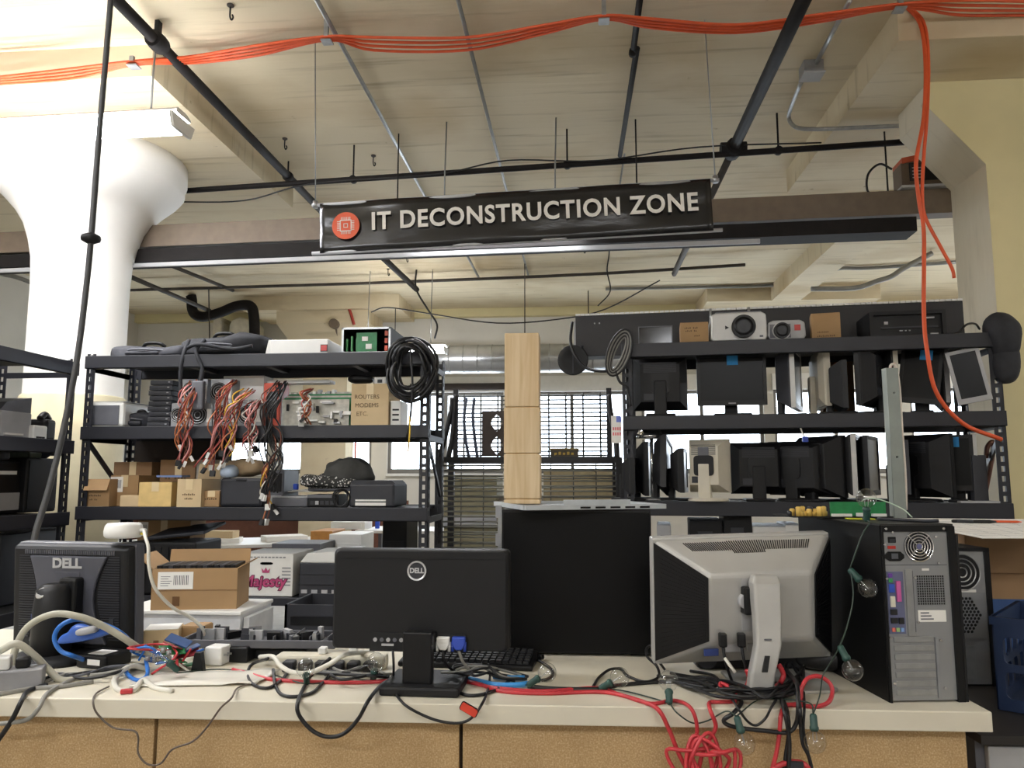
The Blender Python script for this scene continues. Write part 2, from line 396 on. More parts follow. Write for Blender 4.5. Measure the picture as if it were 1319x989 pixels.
p0 = Zp(408, 0, 3.97); run('conduit', 'thin silver conduit above the left end of the banner', [(p0.x, 2.5, 3.97), (p0.x, 8.6, 3.97)], .014, stl, 'conduit')
p0 = Zp(590, 0, 3.97); run('conduit', 'thin grey conduit crossing the ceiling above the banner middle', [(p0.x, 2.5, 3.97), (p0.x, 9.7, 3.97)], .012, cond, 'conduit')
p0 = Zp(824, 0, 3.95); p1 = Zp(805, 200, 3.95)
run('conduit', 'dark straight conduit ending above the word ZONE on the banner', [(p0.x, 2.5, 3.95), (p0.x, 4.35, 3.95), (p0.x + .02, 4.36, 3.95), (p0.x, p1.y, 3.95)], .019, pipe_b, 'conduit', hang=[(p0.x, 4.4, 3.95)])
run('conduit', 'short pale conduit over the right half of the banner', [(p1.x, p1.y + .05, 3.98), (p1.x - .02, 9.7, 3.98)], .008, stl, 'conduit')
p0 = Zp(1035, 0, 3.76); yT = Zp(944, 192, 3.76).y
run('sprinkler_pipe', 'thick black sprinkler pipe running over the right end of the banner', [(p0.x, 2.5, 3.76), (p0.x, yT - .08, 3.76)], .038, pipe_b, hang=[(p0.x, 3.2, 3.76)])
t = thing('pipe_coupling', 'round tee fitting where the black pipes cross above the banner end', 'coupling', (p0.x, yT, 3.76)); MB().lathe([(.06, -.07), (.065, 0), (.06, .07)], 12, (0, 0, 0), 'y').lathe([(.05, -.09), (.05, .09)], 12, (0, 0, 0), 'x').build('fitting', pipe_b, t)
run('sprinkler_pipe', 'thinner brown pipe continuing past the tee fitting to the back', [(p0.x, yT + .08, 3.76), (p0.x, 8.9, 3.76)], .027, pipe_g)
ca, cb = Zp(220, 247, 3.72), Zp(1165, 183, 3.72)
cpts = [ca.lerp(cb, i / 8) for i in range(9)]
run('cross_pipe', 'black pipe crossing the whole ceiling above the banner', cpts, .022, pipe_b, hang=[tuple(ca.lerp(cb, f)) for f in (.28, .58, .85)])
cable('ceiling_wire', 'thin dark wire sagging along the black cross pipe', 'wire', [ca.lerp(cb, f) + Vector((0, -.04, dz)) for f, dz in ((0, -.1), (.12, -.13), (.22, -.03), (.4, -.02), (.5, .05), (.62, .0), (.75, .05), (.9, .02))], .006, blkc)
# conduit with junction box on the right
jb = Zp(1045, 92, 3.95)
t = thing('conduit', 'bent silver conduit running from junction box to square column', 'conduit', jb)
q = [Zp(1032, 106, 3.97), Zp(1022, 130, 3.97), Zp(1016, 150, 3.96), Zp(1022, 162, 3.85), Zp(1036, 166, 3.775), Zp(1060, 166, 3.77), Zp(1090, 165, 3.77), Zp(1160, 162, 3.77)]
MB().tube([p - jb for p in sp(q, 5)], .014, 8).build('tube', stl, t)
q = [Zp(1095, 0, 3.97), Zp(1052, 80, 3.97)]
MB().tube([p - jb for p in q], .014, 8).build('tube', stl, t)
t = thing('junction_box', 'grey square junction box on the ceiling near square column', 'junction box', jb - Vector((0, 0, .03)))
MB().box(-.06, -.06, 0, .06, .06, .08).build('body', stlp, t, .004)
MB().box(-.065, -.07, -.012, .065, .055, -.002).build('cover_plate', lgry, t)
# cable tray / beam behind the banner
ta, tb = Zp(60, 331, 3.15), Zp(1242, 282, 3.15)
d = (tb - ta); L = d.length; ang = math.atan2(d.y, d.x)
t = thing('light_track', 'long brown ceiling channel with trough hanging behind the banner', 'channel', ta, ang)
brn = M('brown_channel', '#6f6152', 0.6, var=0.1)
MB().box(-3.0, -.06, .03, L, .06, .2).build('channel', brn, t)
MB().box(-3.0, -.10, -.10, L * .95, -.075, -.0).box(-3.0, -.075, -.10, L * .95, .08, -.085).box(-3.0, .08, -.1, L * .95, .1, .0).build('trough', pipe_b, t)
MB().box(-3.0, -.13, -.15, L * .80, -.11, -.12).build('lip', lgry, t)
for f in (.12, .42, .68, .93): MB().tube([(L * f, 0, .2), (L * f, 0, CEIL - 3.15)], .006, 6).build('hanger_rod', pipe_b, t)
# orange device on the channel
fh = next(f for f in [i / 400 for i in range(401)] if (ta.lerp(tb, f).x / ta.lerp(tb, f).y) >= ray(1188, 260)[0] / ray(1188, 260)[1])
hp = ta.lerp(tb, fh) + Vector((0, 0, .222))
t = thing('heater_box', 'brown and orange control box sitting on the ceiling channel', 'control box', hp, ang); t.scale = (.82, .82, .82)
MB().prism([(-.19, 0), (.19, 0), (.19, .26), (-.19, .2)], -.1, .1).build('body', M('brown_case', '#5a4a3a', .5), t, .006)
MB().prism([(-.185, .19), (.185, .25), (.185, .30), (-.185, .24)], -.11, .11).build('hood', M('orange_red_paint', '#b8502f', .5), t, .004)
MB().box(-.13, -.106, .04, .14, -.1, .19).build('panel', blk, t); MB().box(-.125, -.109, .045, -.01, -.106, .185).build('nameplate', M('dark_plate', '#2c2826', .4), t)
for i in range(4): MB().box(-.11, -.111, .06 + i * .028, -.04, -.109, .068 + i * .028).build('print_line', lgry, t)
MB().box(-.2, -.12, -.02, .2, .12, 0).build('base_tray', lgry, t)
cable('looped_wire', 'black wire looping out of the orange control box', 'wire', [hp + Vector(v) for v in ((-.19, 0, .15), (-.27, 0, .19), (-.35, 0, .12), (-.36, 0, .0), (-.3, 0, -.03))], .008, blkc)
# far ceiling services
def far(label, pts, r, mat, Y, name='conduit', cat='conduit', k=5):
    q = [A(x, y, Y) if not isinstance(y, tuple) else A(x, *y) for x, y in pts]
    for p in q: p.z = min(p.z, CEIL - .03)
    if name in ('hanger_rod', 'dangling_wire', 'lamp_cable'): q = [Vector((q[0].x, q[0].y, CEIL - .001))] + q
    return cable(name, label, cat, q, r, mat, k=k)
far('black bent drain pipe near the far back corner above the bags', [(247, 364), (247, 386), (249, 402), (262, 408), (285, 402), (305, 394), (322, 394), (327, 408), (328, 445)], .075, pipe_b, 10.3, 'drain_pipe', 'pipe')
for px, pyt, w in ((279, 407, .14), (300, 410, .38)):
    a = A(px, pyt, 11.2); t = thing('wall_duct', ['narrow white vent pipe with curved top on back wall', 'wide white vent box with curved top on back wall'][px > 290], 'vent', (a.x + w / 2, 11.2, a.z - .9))
    MB().prism([(-w / 2, 0), (w / 2, 0), (w / 2, .78), (w * .3, .86), (-w * .1, .9), (-w * .4, .85), (-w / 2, .76)], -.12, .3).build('duct', M('vent_white', '#cfc8b6', .6), t, .02)
    MB().box(-w / 2 - .01, -.13, .3, w / 2 + .01, .31, .33).build('band', lgry, t)
for lab, a, b, z, r, m in (
    ('dark pipe slanting to the back wall left of the black drain pipe', (155, 351), (270, 400), 3.75, .03, pipe_g),
    ('grey pipe slanting between the column and the banner far back', (210, 338), (300, 374), 3.9, .025, pipe_g),
    ('black pipe slanting behind the banner toward the back wall', (470, 310), (537, 373), 3.85, .035, pipe_b),
    ('thin silver pipe slanting down behind the banner middle', (598, 322), (618, 360), 3.93, .015, cond),
    ('brown pipe stub slanting behind the right half of the banner', (888, 308), (868, 352), 3.85, .028, pipe_g)):
    q = [Zp(a[0], a[1], z), Zp(b[0], b[1], z)]
    tag(MB().tube(q, r, 8).build('far_pipe', m), lab, 'pipe')
q = [Zp(152, 374, 3.88), Zp(300, 370, 3.88), Zp(520, 363, 3.88), Zp(760, 353, 3.88), Zp(960, 341, 3.88)]
cable('far_conduit', 'long grey conduit crossing the far ceiling in front of the yellow edge', 'conduit', q, .02, pipe_g)
far('grey conduit curving above the black panel toward square column', [(780, (368, 10.4)), (905, (366, 10.4)), (980, (361, 10.4)), (1050, (358, 10.2)), (1062, (350, 10)), (1080, (338, 9.6)), (1120, (336, 9.6)), (1240, (333, 9.4))], .022, cond, 10)
far('grey conduit with bend and coupling under square column capital', [(1045, 372), (1100, 371), (1130, 362), (1148, 356), (1165, 345), (1200, 322)], .03, cond, 9.0)
far('grey conduit rising to the ceiling beam behind the black panel', [(985, 388), (992, 375), (1005, 362), (1020, 350)], .022, cond, 10.8)
far('black pipe elbow along the back wall behind banner left end', [(330, (394, 11.3)), (400, (392, 11.3)), (470, (391, 11.3)), (481, (396, 11.3)), (482, (440, 11.3))], .03, pipe_g, 11)
far('thin wire sagging across the back wall beside the wooden post', [(478, 402), (500, 396), (560, 405), (640, 416), (720, 411), (780, 398), (850, 361)], .008, blkc, 9.0, 'sagging_wire', 'wire')
far('thin wire hanging down to the far lamp from the ceiling', [(536, (372, 9.3)), (552, (400, 9.3)), (563, (418, 9.3)), (560, (436, 9.3))], .012, blkc, 9, 'lamp_cable', 'wire')
far('dark wire dangling under the banner near the black panel', [(785, (320, 7)), (782, (348, 7)), (786, (375, 7)), (770, (394, 7))], .006, blkc, 7, 'dangling_wire', 'wire')
far('two-bend conduit on the left wall above the far left rack', [(0, (318, 8)), (45, (340, 8)), (160, (405, 10))], .03, pipe_g, 8)
far('second slanting conduit on the left wall below the first one', [(0, (352, 8)), (45, (366, 8)), (160, (420, 10))], .025, cond, 8)
far('thin rod hanging from the ceiling near the white vent', [(270, (352, 10)), (270, (440, 10))], .008, pipe_g, 10, 'hanger_rod', 'rod')
far('thin straight wire hanging behind the wooden post', [(676, (374, 9)), (676, (440, 9))], .006, pipe_g, 9, 'hanger_rod', 'rod')
far('red sprinkler riser piece below the far column capital', [(448, 394), (452, 404), (456, 418)], .022, M('red_paint', '#a5382c', .5), 10.62, 'red_riser', 'pipe')
t = thing('speaker_horn', 'small round horn on the far column', 'speaker', A(432, 418, 10.66)); MB().lathe([(.07, -.1), (.07, 0), (.02, .02)], 14, (0, 0, 0), 'y').build('horn', brn, t); MB().tube([(0, 0, 0), (.02, .1, -.2)], .02, 8).build('bracket', brn, t)
# ceiling hooks
hooks = [(367, 190, 'above the left drop panel corner'), (481, 212, 'above the letters of the banner left'), (752, 328, 'under the banner right half'), (297, 18, 'at the ceiling top left'), (1052, 215, 'left of the orange control box'), (1090, 230, 'just left of the orange control box'), (500, 358, 'behind the banner bottom left'), (524, 340, 'below the banner left end')]
for i, (px, py, wh) in enumerate(hooks):
    p = Zp(px, py - 12, CEIL); t = thing('ceiling_hook', 'small dark hook hanging from the ceiling ' + wh, 'hook', p)
    MB().lathe([(.02, -.001), (.02, -.008), (.012, -.014)], 10).build('rose', pipe_g, t)
    MB().tube(sp([(0, 0, -.01), (0, 0, -.07), (.01, 0, -.09), (.018, 0, -.075), (.012, 0, -.06)], 4), .005, 6).build('hook', pipe_b, t)
# spiral duct over the centre window
pz = A(660, 462, 10.6)
t = thing('spiral_duct', 'horizontal silver spiral air duct behind the wooden post', 'duct', (-.4, 10.6, pz.z))
a, b = A(455, 462, 10.6).x + .4, A(815, 462, 10.6).x + .4
MB().tube([(a, 0, 0), (b, 0, 0)], .20, 24).build('pipe', duct_m, t)
n = int((b - a) / .2)
for i in range(n + 1): MB().tube([(a + i * .2 - .008, 0, 0), (a + i * .2 + .008, 0, 0)], .205, 24).build('seam_ring', stl, t)
for x in (a + .6, b - .6): MB().tube([(x, 0, .2), (x, 0, CEIL - pz.z)], .008, 6).build('hanger_rod', pipe_g, t)
# ================================================================ lamps
def fixture(label, x, y, z, ln, group=None, rz=0.0, w=.15, top=CEIL, hood=False):
    t = thing('shop_light', label, 'ceiling lamp', (x, y, z), rz, group)
    MB().loft([[(-ln / 2 + e, -w * a, h) , (ln / 2 - e, -w * a, h), (ln / 2 - e, w * a, h), (-ln / 2 + e, w * a, h)] for a, h, e in (((1.35, .0, 0), (1.3, .04, 0), (.3, .085, .01)) if hood else ((.5, .035, 0), (.5, .05, 0), (.3, .075, .01)))]).build('housing', wht, t)
    m = MB(); R = w * .78
    m.loft([[(xx, R * math.cos(PI * (.965 + 1.07 * k / 12)), .012 + R * .5 * math.sin(PI * (.965 + 1.07 * k / 12))) for k in range(13)] for xx in (-ln / 2 + .02, ln / 2 - .02)], True, True)
    m.build('diffuser', lamp_m, t, label='glowing white diffuser')
    for s in (-1, 1): MB().prism([(-w * .8, .02), (w * .8, .02), (w * .6, -.055), (-w * .6, -.055)], -.01, .01).build('end_cap', wht, t, loc=(s * (ln / 2 - .01), 0, 0), rot=(0, 0, PI / 2))
    for s in (-1, 1): MB().tube([(s * (ln / 2 - .2), 0, .07), (s * (ln / 2 - .2), 0, (top - z) * .5), (s * (ln / 2 - .2) + .01, 0, top - z - .006)], .006, 6).build('chain', cond, t)
    return t
fp = A(240, 162, 4.0)
fixture('long glowing shop light hanging in front of the round white column', fp.x - 1.2, 4.0, fp.z, 2.4, rz=R_(-1.5), top=CEIL - 0.0)
bp_ = A(560, 450, 9.3)
fixture('far small shop light glowing left of the wooden post', bp_.x - .45, 9.3, bp_.z, 1.2)
fixture('unseen added fill lamp hanging above the ceiling channel right behind the banner', -.55, 5.3, 3.2, 1.2, hood=True)  # lamp added out of sight behind the banner to brighten the cage and back wall
for (x, y) in ((-3.0, 1.2), (-3.0, -2.2), (.9, -2.8), (5.4, 1.6), (6.3, 8.6)):
    fixture('added fill shop light hanging overhead outside the picture', x, y, 3.38, 2.4, 'added overhead fill lights out of view')  # unseen lamps added around the room to light bench fronts and the back
# ================================================================ banner
bl, br = A(412, 294, 4.17), A(917, 263.5, 4.17)
bw = (br - bl).length; bh = .295; tilt = math.atan2(br.z - bl.z, br.x - bl.x)
t = thing('hanging_banner', 'black banner reading IT DECONSTRUCTION ZONE hanging from the ceiling', 'banner', (bl + br) / 2, rot=(0, -tilt, 0))
ban_m = M('black_vinyl', '#1a1a1b', 0.22, var=0.1, scale=5, bump=0.25, stretch=(1, 1, 3))
m = MB(); nx, nz = 60, 8; g = []
for j in range(nz + 1):
    for i in range(nx + 1):
        u, v = i / nx, j / nz
        dy = .006 * math.sin(u * 23) * v + .008 * noise.noise(Vector((u * 9, v * 3, 0)))
        g.append(((u - .5) * bw, dy, (v - .5) * bh))
m.add(g, [(j * (nx + 1) + i, j * (nx + 1) + i + 1, (j + 1) * (nx + 1) + i + 1, (j + 1) * (nx + 1) + i) for j in range(nz) for i in range(nx)], True)
o = m.build('cloth', ban_m, t); s_ = o.modifiers.new('th', 'SOLIDIFY'); s_.thickness = .003; s_.offset = 1
for zz in (-1, 1): MB().tube([(-bw / 2 - .05, .012, zz * (bh / 2 - .004)), (bw / 2 + .05, .012, zz * (bh / 2 - .004))], .011, 10).build('hem_rod', lgry, t)
let_m = M('banner_white', '#e6e2da', .5, var=.03)
sx_ = bw / 505.0
text('IT DECONSTRUCTION ZONE', .142, let_m, t, ((691 - 664.5) * sx_, -.018, .012), bold=.0036, space=1.1, fitw=417 * sx_, depth=.001, name='lettering', sx=1.0)
MB().lathe([(.080, -.002), (.080, 0)], 40, ((448 - 664.5) * sx_, -.017, 0), 'y').build('orange_disc', M('banner_orange', '#df5a30', .5, var=.03), t)
chip = MB(); cxx = (448 - 664.5) * sx_
def fr_(m, r, wd): m.box(cxx - r, -.0215, -r, cxx + r, -.0195, -r + wd).box(cxx - r, -.0215, r - wd, cxx + r, -.0195, r).box(cxx - r, -.0215, -r, cxx - r + wd, -.0195, r).box(cxx + r - wd, -.0215, -r, cxx + r, -.0195, r)
fr_(chip, .034, .005); fr_(chip, .013, .004)
for i in range(6):
    u = -.025 + i * .01
    for s in (-1, 1):
        chip.box(cxx + u - .0018, -.0215, min(s * .034, s * .05), cxx + u + .0018, -.0195, max(s * .034, s * .05))
        chip.box(cxx + min(s * .034, s * .05), -.0215, u - .0018, cxx + max(s * .034, s * .05), -.0195, u + .0018)
chip.build('chip_emblem', let_m, t, label='white computer chip emblem')
for s in (-1, 1):
    x = s * (bw / 2 + .03); zt = CEIL - t.location.z
    MB().tube([(x, .012, bh / 2), (x, .012, zt - s * .03)], .0035, 6).build('hanging_wire', stl, t)
    MB().lathe([(.016, -.02), (.016, .02)], 8, (x, .012, bh / 2), 'z').build('clip', stl, t)
# ================================================================ orange cables along the ceiling
def oc(pts, dz): return [Zp(x, y + dy, 3.9) for x, y, dy in pts]
main = [(-60, 104), (0, 101), (90, 92), (170, 79), (250, 74), (330, 62), (420, 47), (480, 53), (600, 53), (700, 35), (778, 20), (840, 27), (950, 34), (1060, 20), (1160, 5), (1240, 6), (1319, 7), (1400, 10)]
rnd = random.Random(4)
clips = {(170, 79), (420, 47), (778, 20), (1160, 5)}
spread = {q: rnd.uniform(.4, 1.5) for q in main}
for k in range(4):
    pts = [Zp(x, y + (0 if (x, y) in clips else (k - 1.2) * 3.2 * spread[(x, y)]), 3.77 if x < 215 else 3.9) + Vector((0, k * .012, 0)) for x, y in main]
    cable('orange_cable', ['topmost', 'second highest', 'third highest', 'lowest sagging'][k] + ' orange cable of the loose bundle strung across the ceiling', 'cable', pts, .0085, orange_m, 'orange cables strung along the ceiling')
for i, (x, y) in enumerate(sorted(clips)):
    p = Zp(x, y, 3.77 if x < 215 else 3.9); t = thing('cable_clip', ['silver cable clip nearest the round column', 'silver cable clip above the banner left end', 'silver cable clip above the banner middle', 'silver cable clip at the upper right ceiling corner'][i], 'clip', p)
    MB().box(-.012, -.01, 0, .012, .01, .03 if x < 215 else .1).box(-.03, -.01, -.025, .03, .05, -.018).build('bracket', stl, t)
dr = [[(1165, 6, 4.15), (1185, 30, 4.1), (1192, 80, 4.05), (1190, 150, 4.0), (1180, 210, 4.0), (1184, 260, 4.0), (1190, 300, 4.0), (1190, 400, 3.95), (1194, 450, 3.9), (1206, 505, 3.9), (1240, 545, 3.92), (1290, 566, 3.95)],
      [(1168, 6, 4.15), (1190, 30, 4.1), (1196, 80, 4.05), (1194, 150, 4.0), (1190, 200, 4.0), (1188, 250, 4.0), (1192, 280, 4.0), (1210, 315, 4.0), (1226, 345, 4.0), (1229, 358, 4.0)]]
cable('orange_cable', 'orange cable drooping from the ceiling to the right rack post', 'cable', [A(*p) for p in dr[0]], .0105, orange_m)
cable('orange_cable', 'orange cable hanging by square column with free short end', 'cable', [A(*p) for p in dr[1]], .009, orange_m)
# black drop cord in front of the round column
cable('drop_cable', 'thick black power cord hanging from the ceiling past the white column', 'cord', [A(146, -60, 2.6), A(141, 20, 2.6), A(128, 170, 2.6), A(118, 300, 2.6), A(110, 380, 2.6), A(98, 470, 2.58), A(78, 570, 2.55), A(60, 640, 2.5), A(45, 690, 2.45), A(40, 740, 2.42)], .0105, M('rubber_cord', '#3a3a3a', .6))
p = A(117, 307, 2.6)
t = thing('cord_grip', 'black disc grip clamped on the hanging power cord', 'cord grip', p); MB().lathe([(.012, -.02), (.032, -.009), (.034, 0), (.032, .009), (.012, .02)], 20).build('disc', blk2, t)
# ================================================================ racks
def post_mesh(H, sx, sy):
    """angle post with keyhole slots in both flanges; sx, sy: which way the flanges point"""
    m = MB(); W, T = .055, .004
    def flange(f):
        f(0, .019, 0, H); f(.036, W, 0, H)
        z = .02
        while z < H - .03: f(.019, .036, z, z + .022); z += .05
    flange(lambda a, b, z0, z1: m.box(min(sx * a, sx * b), min(0, sy * T), z0, max(sx * a, sx * b), max(0, sy * T), z1))
    flange(lambda a, b, z0, z1: m.box(min(0, sx * T), min(sy * a, sy * b), z0, max(0, sx * T), max(sy * a, sy * b), z1))
    return m
def rack(label, loc, rz, L, D, levels, H):
    t = thing('storage_rack', label, 'rack', loc, rz)
    for x, sx in ((0, 1), (L, -1)):
        for y, sy in ((0, 1), (D, -1)): post_mesh(H, sx, sy).build('post', rack_m, t, loc=(x, y, 0))
        for z in levels: MB().box(x - .004 if sx < 0 else x + .004, .05, z - .09, x + .004 if sx > 0 else x - .0, D - .05, z - .055).build('end_bar', rack_m, t)
        MB().bar((x + sx * .012, .05, .5), (x + sx * .012, D - .05, .9), .012, .03).build('end_brace', rack_m, t); MB().bar((x + sx * .012, D - .05, 1.3), (x + sx * .012, .05, 1.62), .012, .03).build('end_brace', rack_m, t)
    for z in levels:
        for y0, y1 in ((-.022, -.001), (D + .001, D + .022)):
            MB().box(.0, y0, z - .078, L, y1, z).box(.0, y0, z - .078, L, y0 + .03 if y0 < .1 else y1, z - .07).build('beam', rack_m, t, .003)
        MB().box(.06, .0, z - .022, L - .06, D, z - .006).build('shelf_deck', deck_m, t)
        for f in (.27, .5, .76): MB().box(L * f - .02, .005, z - .05, L * f + .02, D - .005, z - .023).build('cross_bar', rack_m, t)
    return t
LZ = [2.145, 1.715, 1.24, .73]
LX0, LX1, LY, LD = -2.985, -.865, 4.40, .50
rack('dark metal storage rack left of centre full of cardboard boxes', (LX0, LY, 0), 0, LX1 - LX0, LD, LZ, 2.16)
RA = math.atan2(-.2, 1.9)
rack('dark metal storage rack on the right full of monitors', (.245, 4.31, 0), RA, 1.93, .52, [2.155, 1.75, 1.285, .75], 2.17)
RZ = [2.155, 1.75, 1.285, .75]
rack('dark metal storage rack at far left edge standing crosswise', (-3.03, 2.2, 0), PI / 2, 2.17, .5, [2.10, 1.63, 1.21, .7], 2.12)
def RY(px): return 4.31 - .105 * ((px - 805) / 485.) * 1.9       # depth of the right rack's front edge under a sight line
def placed(px0, px1, pyt, Y, z): return fit(px0, px1, pyt, Y, z)
# ---------------------------------------------------------------- generic makers
def carton(label, px, pyt, Y, z, dp=.3, mat=None, rz=0.0, tape=True, flaps=0, sticker=None, words=None, name='cardboard_box', hh=None, wsize=.03, bf=.4, rf=.3):
    x, w, h = fit(px[0], px[1], pyt, Y, z)
    if hh: h = hh
    t = thing(name, label, 'box', (x, Y, z), rz)
    mt = mat or card
    th = .004
    if flaps:
        m = MB().box(-w / 2, 0, 0, w / 2, th, h).box(-w / 2, dp - th, 0, w / 2, dp, h).box(-w / 2, th, 0, -w / 2 + th, dp - th, h).box(w / 2 - th, th, 0, w / 2, dp - th, h).box(-w / 2 + th, th, 0, w / 2 - th, dp - th, th)
        m.build('body', mt, t)
        if flaps & 1: MB().box(-w / 2, -.0, 0, w / 2, th, dp * .45).build('flap', mt, t, loc=(0, 0, h), rot=(R_(38), 0, 0))
        if flaps & 2: MB().box(-w / 2, 0, 0, w / 2, th, dp * bf).build('flap', mt, t, loc=(0, dp - th, h), rot=(R_(-12), 0, 0))
        if flaps & 4: MB().box(0, 0, 0, th, dp, w * rf).build('flap', mt, t, loc=(w / 2 - th, 0, h), rot=(0, R_(60), 0))
        if flaps & 8: MB().box(-th, 0, 0, 0, dp, w * .25).build('flap', mt, t, loc=(-w / 2 + th, 0, h), rot=(0, R_(-50), 0))
        if flaps & 16: MB().box(-w / 2, -th, 0, w / 2, 0, min(dp * .4, h * .45)).build('flap', mt, t, loc=(0, 0, h), rot=(R_(155), 0, 0))
    else:
        MB().box(-w / 2, 0, 0, w / 2, dp, h - .003).build('body', mt, t, .002)
        for s in (0, 1): MB().box(-w / 2 + .001, .001 + s * (dp / 2), h - .003, w / 2 - .001, dp / 2 - .001 + s * dp / 2, h).build('flap', mt, t)
    if tape:
        MB().box(-.022, -.0012, h * .62, .022, 0, h).build('tape', tape_m, t)
        if not flaps: MB().box(-.022, 0, h, .022, dp, h + .001).build('tape', tape_m, t)
    if sticker:
        a, b, c, d = sticker
        s = MB().box(-w / 2 + w * a, -.0015, h * b, -w / 2 + w * c, 0, h * d).build('address_label', paper, t)
        for i in range(9): MB().box(-w / 2 + w * (a + (c - a) * (.45 + .05 * i)), -.002, h * (b + (d - b) * .25), -w / 2 + w * (a + (c - a) * (.465 + .05 * i + .012 * (i % 2))), -.0015, h * (b + (d - b) * .8)).build('bar', gry2, s)
        for i in range(5): MB().box(-w / 2 + w * (a + (c - a) * .08), -.002, h * (b + (d - b) * (.2 + .13 * i)), -w / 2 + w * (a + (c - a) * (.3 + .05 * (i % 3))), -.0015, h * (b + (d - b) * (.23 + .13 * i))).build('print_line', gry2, s)
    if words:
        for (s, fx, fz, sz) in words:
            if s in ('ROUTERS', 'MODEMS', 'ETC.'): text(s, sz, M('pencil_grey', '#6b5a44', .8), t, (-w / 2 + w * fx, -.002, h * fz), depth=.0003); continue
            xx = -w / 2 + w * fx - len(s) * sz * .26
            for n_ in range(len(s)):
                if s[n_] != ' ': MB().box(xx, -.0015, h * fz - sz * .25, xx + sz * .3, 0, h * fz + sz * (.1 + .15 * (n_ % 2))).build('faded_print', M('faded_ink', '#5d4930', .8), t)
                xx += sz * .52
    return t
def unit(name, label, cat, px, pyt, Y, z, dp, mat, rz=0.0, bevel=.006, top=None, hh=None, group=None):
    x, w, h = fit(px[0], px[1], pyt, Y, z)
    if hh: h = hh
    t = thing(name, label, cat, (x, Y, z), rz, group)
    MB().box(-w / 2, 0, 0, w / 2, dp, h).build('body', mat, t, bevel)
    return t, w, h, dp
def lcd(label, loc, rz, w, h, back=False, fm=None, bm=None, z0=.06, stand=True, tilt=0.0, roll=0.0, note=None, logo=None, dp=.05, lift=0.0, base='plate', swivel=0.0, edge=False):
    """flat monitor; the screen looks along -y, the stand stays upright"""
    fm = fm or blk; bm = bm or blk2
    t = thing('lcd_monitor', label, 'monitor', loc, rz + (PI if back else 0))
    T = Matrix.Translation((0, 0, z0 + h / 2)) @ Matrix.Rotation(swivel, 4, 'Z') @ Matrix.Rotation(tilt, 4, 'X') @ Matrix.Rotation(roll, 4, 'Y')
    def put(m, n, mt, bev=0): 
        o = m.build(n, mt, t, bev); o.matrix_local = T; return o
    e = .018
    put(MB().box(-w / 2, -.012, -h / 2, -w / 2 + e, .012, h / 2).box(w / 2 - e, -.012, -h / 2, w / 2, .012, h / 2).box(-w / 2 + e, -.012, h / 2 - e, w / 2 - e, .012, h / 2).box(-w / 2 + e, -.012, -h / 2, w / 2 - e, .012, -h / 2 + e * 1.5), 'bezel', fm)
    put(MB().box(-w / 2 + e, -.007, -h / 2 + e * 1.4, w / 2 - e, .004, h / 2 - e), 'screen', screen_m)
    r = lambda s, y: [(-w / 2 * s, y, -h / 2 * s), (w / 2 * s, y, -h / 2 * s), (w / 2 * s, y, h / 2 * s), (-w / 2 * s, y, h / 2 * s)]
    put(MB().loft([r(.985, .012), r(.97, .022), r(.72, .012 + dp), r(.70, .014 + dp)]), 'rear_shell', bm)
    if back:
        vs = MB()
        for i in range(9): vs.box(-w * .3, .0135 + dp, h * .2 + i * .0065, w * .3, .0155 + dp, h * .2 + i * .0065 + .003)
        put(vs, 'rear_vent', gry)
        put(MB().box(-w * .1, .0135 + dp, h * .1, w * .06, .0160 + dp, h * .155), 'rating_label', lgry)
        put(MB().prism(rrect(-.055, -.055, .055, .055, .02), .0135 + dp, .018 + dp), 'mount_plate', blk)
        put(MB().box(w * .12, .0135 + dp, -h * .32, w * .3, .0165 + dp, -h * .2), 'port_cover', gry)
    if note: put(MB().box(-.03 + note * w, -.0135, h * .28, .03 + note * w, -.0121, h * .46), 'sticky_note', note_m)
    if edge: put(MB().box(w / 2, -.012, -h / 2, w / 2 + .016, .014, h / 2), 'edge_strip', sil)
    if logo: put(MB().box(-.02, -.0135, -h / 2 + .008, .02, -.012, -h / 2 + .014), 'badge', lgry)
    if stand:
        MB().box(-.035, .02 + dp * .6, .008, .035, .055 + dp * .6, z0 + h * .55).build('stand_neck', bm, t, .008)
        if base == 'plate': MB().box(-w * .27, -.06, 0, w * .27, .13, .014).build('stand_base', bm, t, .006)
        else: MB().lathe([(.11, 0), (.11, .008), (.1, .016), (.02, .02)], 28, (0, .04, 0)).build('stand_base', bm, t)
    return t
def soft_bag(label, px, pyt, Y, z, dp, seed, mat, hh=None, strap=None):
    x, w, h = fit(px[0], px[1], pyt, Y, z); h = hh or h
    t = thing('laptop_bag', label, 'bag', (x, Y + dp / 2, z))
    MB().blob((0, 0, h / 2), (w, dp, h), .42, seed, .55, 40, 20, 7).build('body', mat, t)
    MB().tube(sp([(-w * .48, -dp * .2, h * .5), (-w * .2, -dp * .5, h * .62), (w * .1, -dp * .51, h * .55), (w * .47, -dp * .3, h * .5)], 6), .006, 6).build('zip', gry2, t)
    MB().box(-w * .3, -dp * .54, h * .15, w * .15, -dp * .45, h * .5).build('front_pocket', mat, t, .015)
    MB().tube(sp([(-w * .15, -dp * .3, h * .9), (-w * .08, -dp * .35, h * 1.15), (w * .08, -dp * .35, h * 1.15), (w * .15, -dp * .3, h * .9)], 6), .011, 8).build('handle', blk, t)
    for s in (strap or []): MB().tube(sp(s, 6), .012, 6).build('strap', mat, t)
    return t
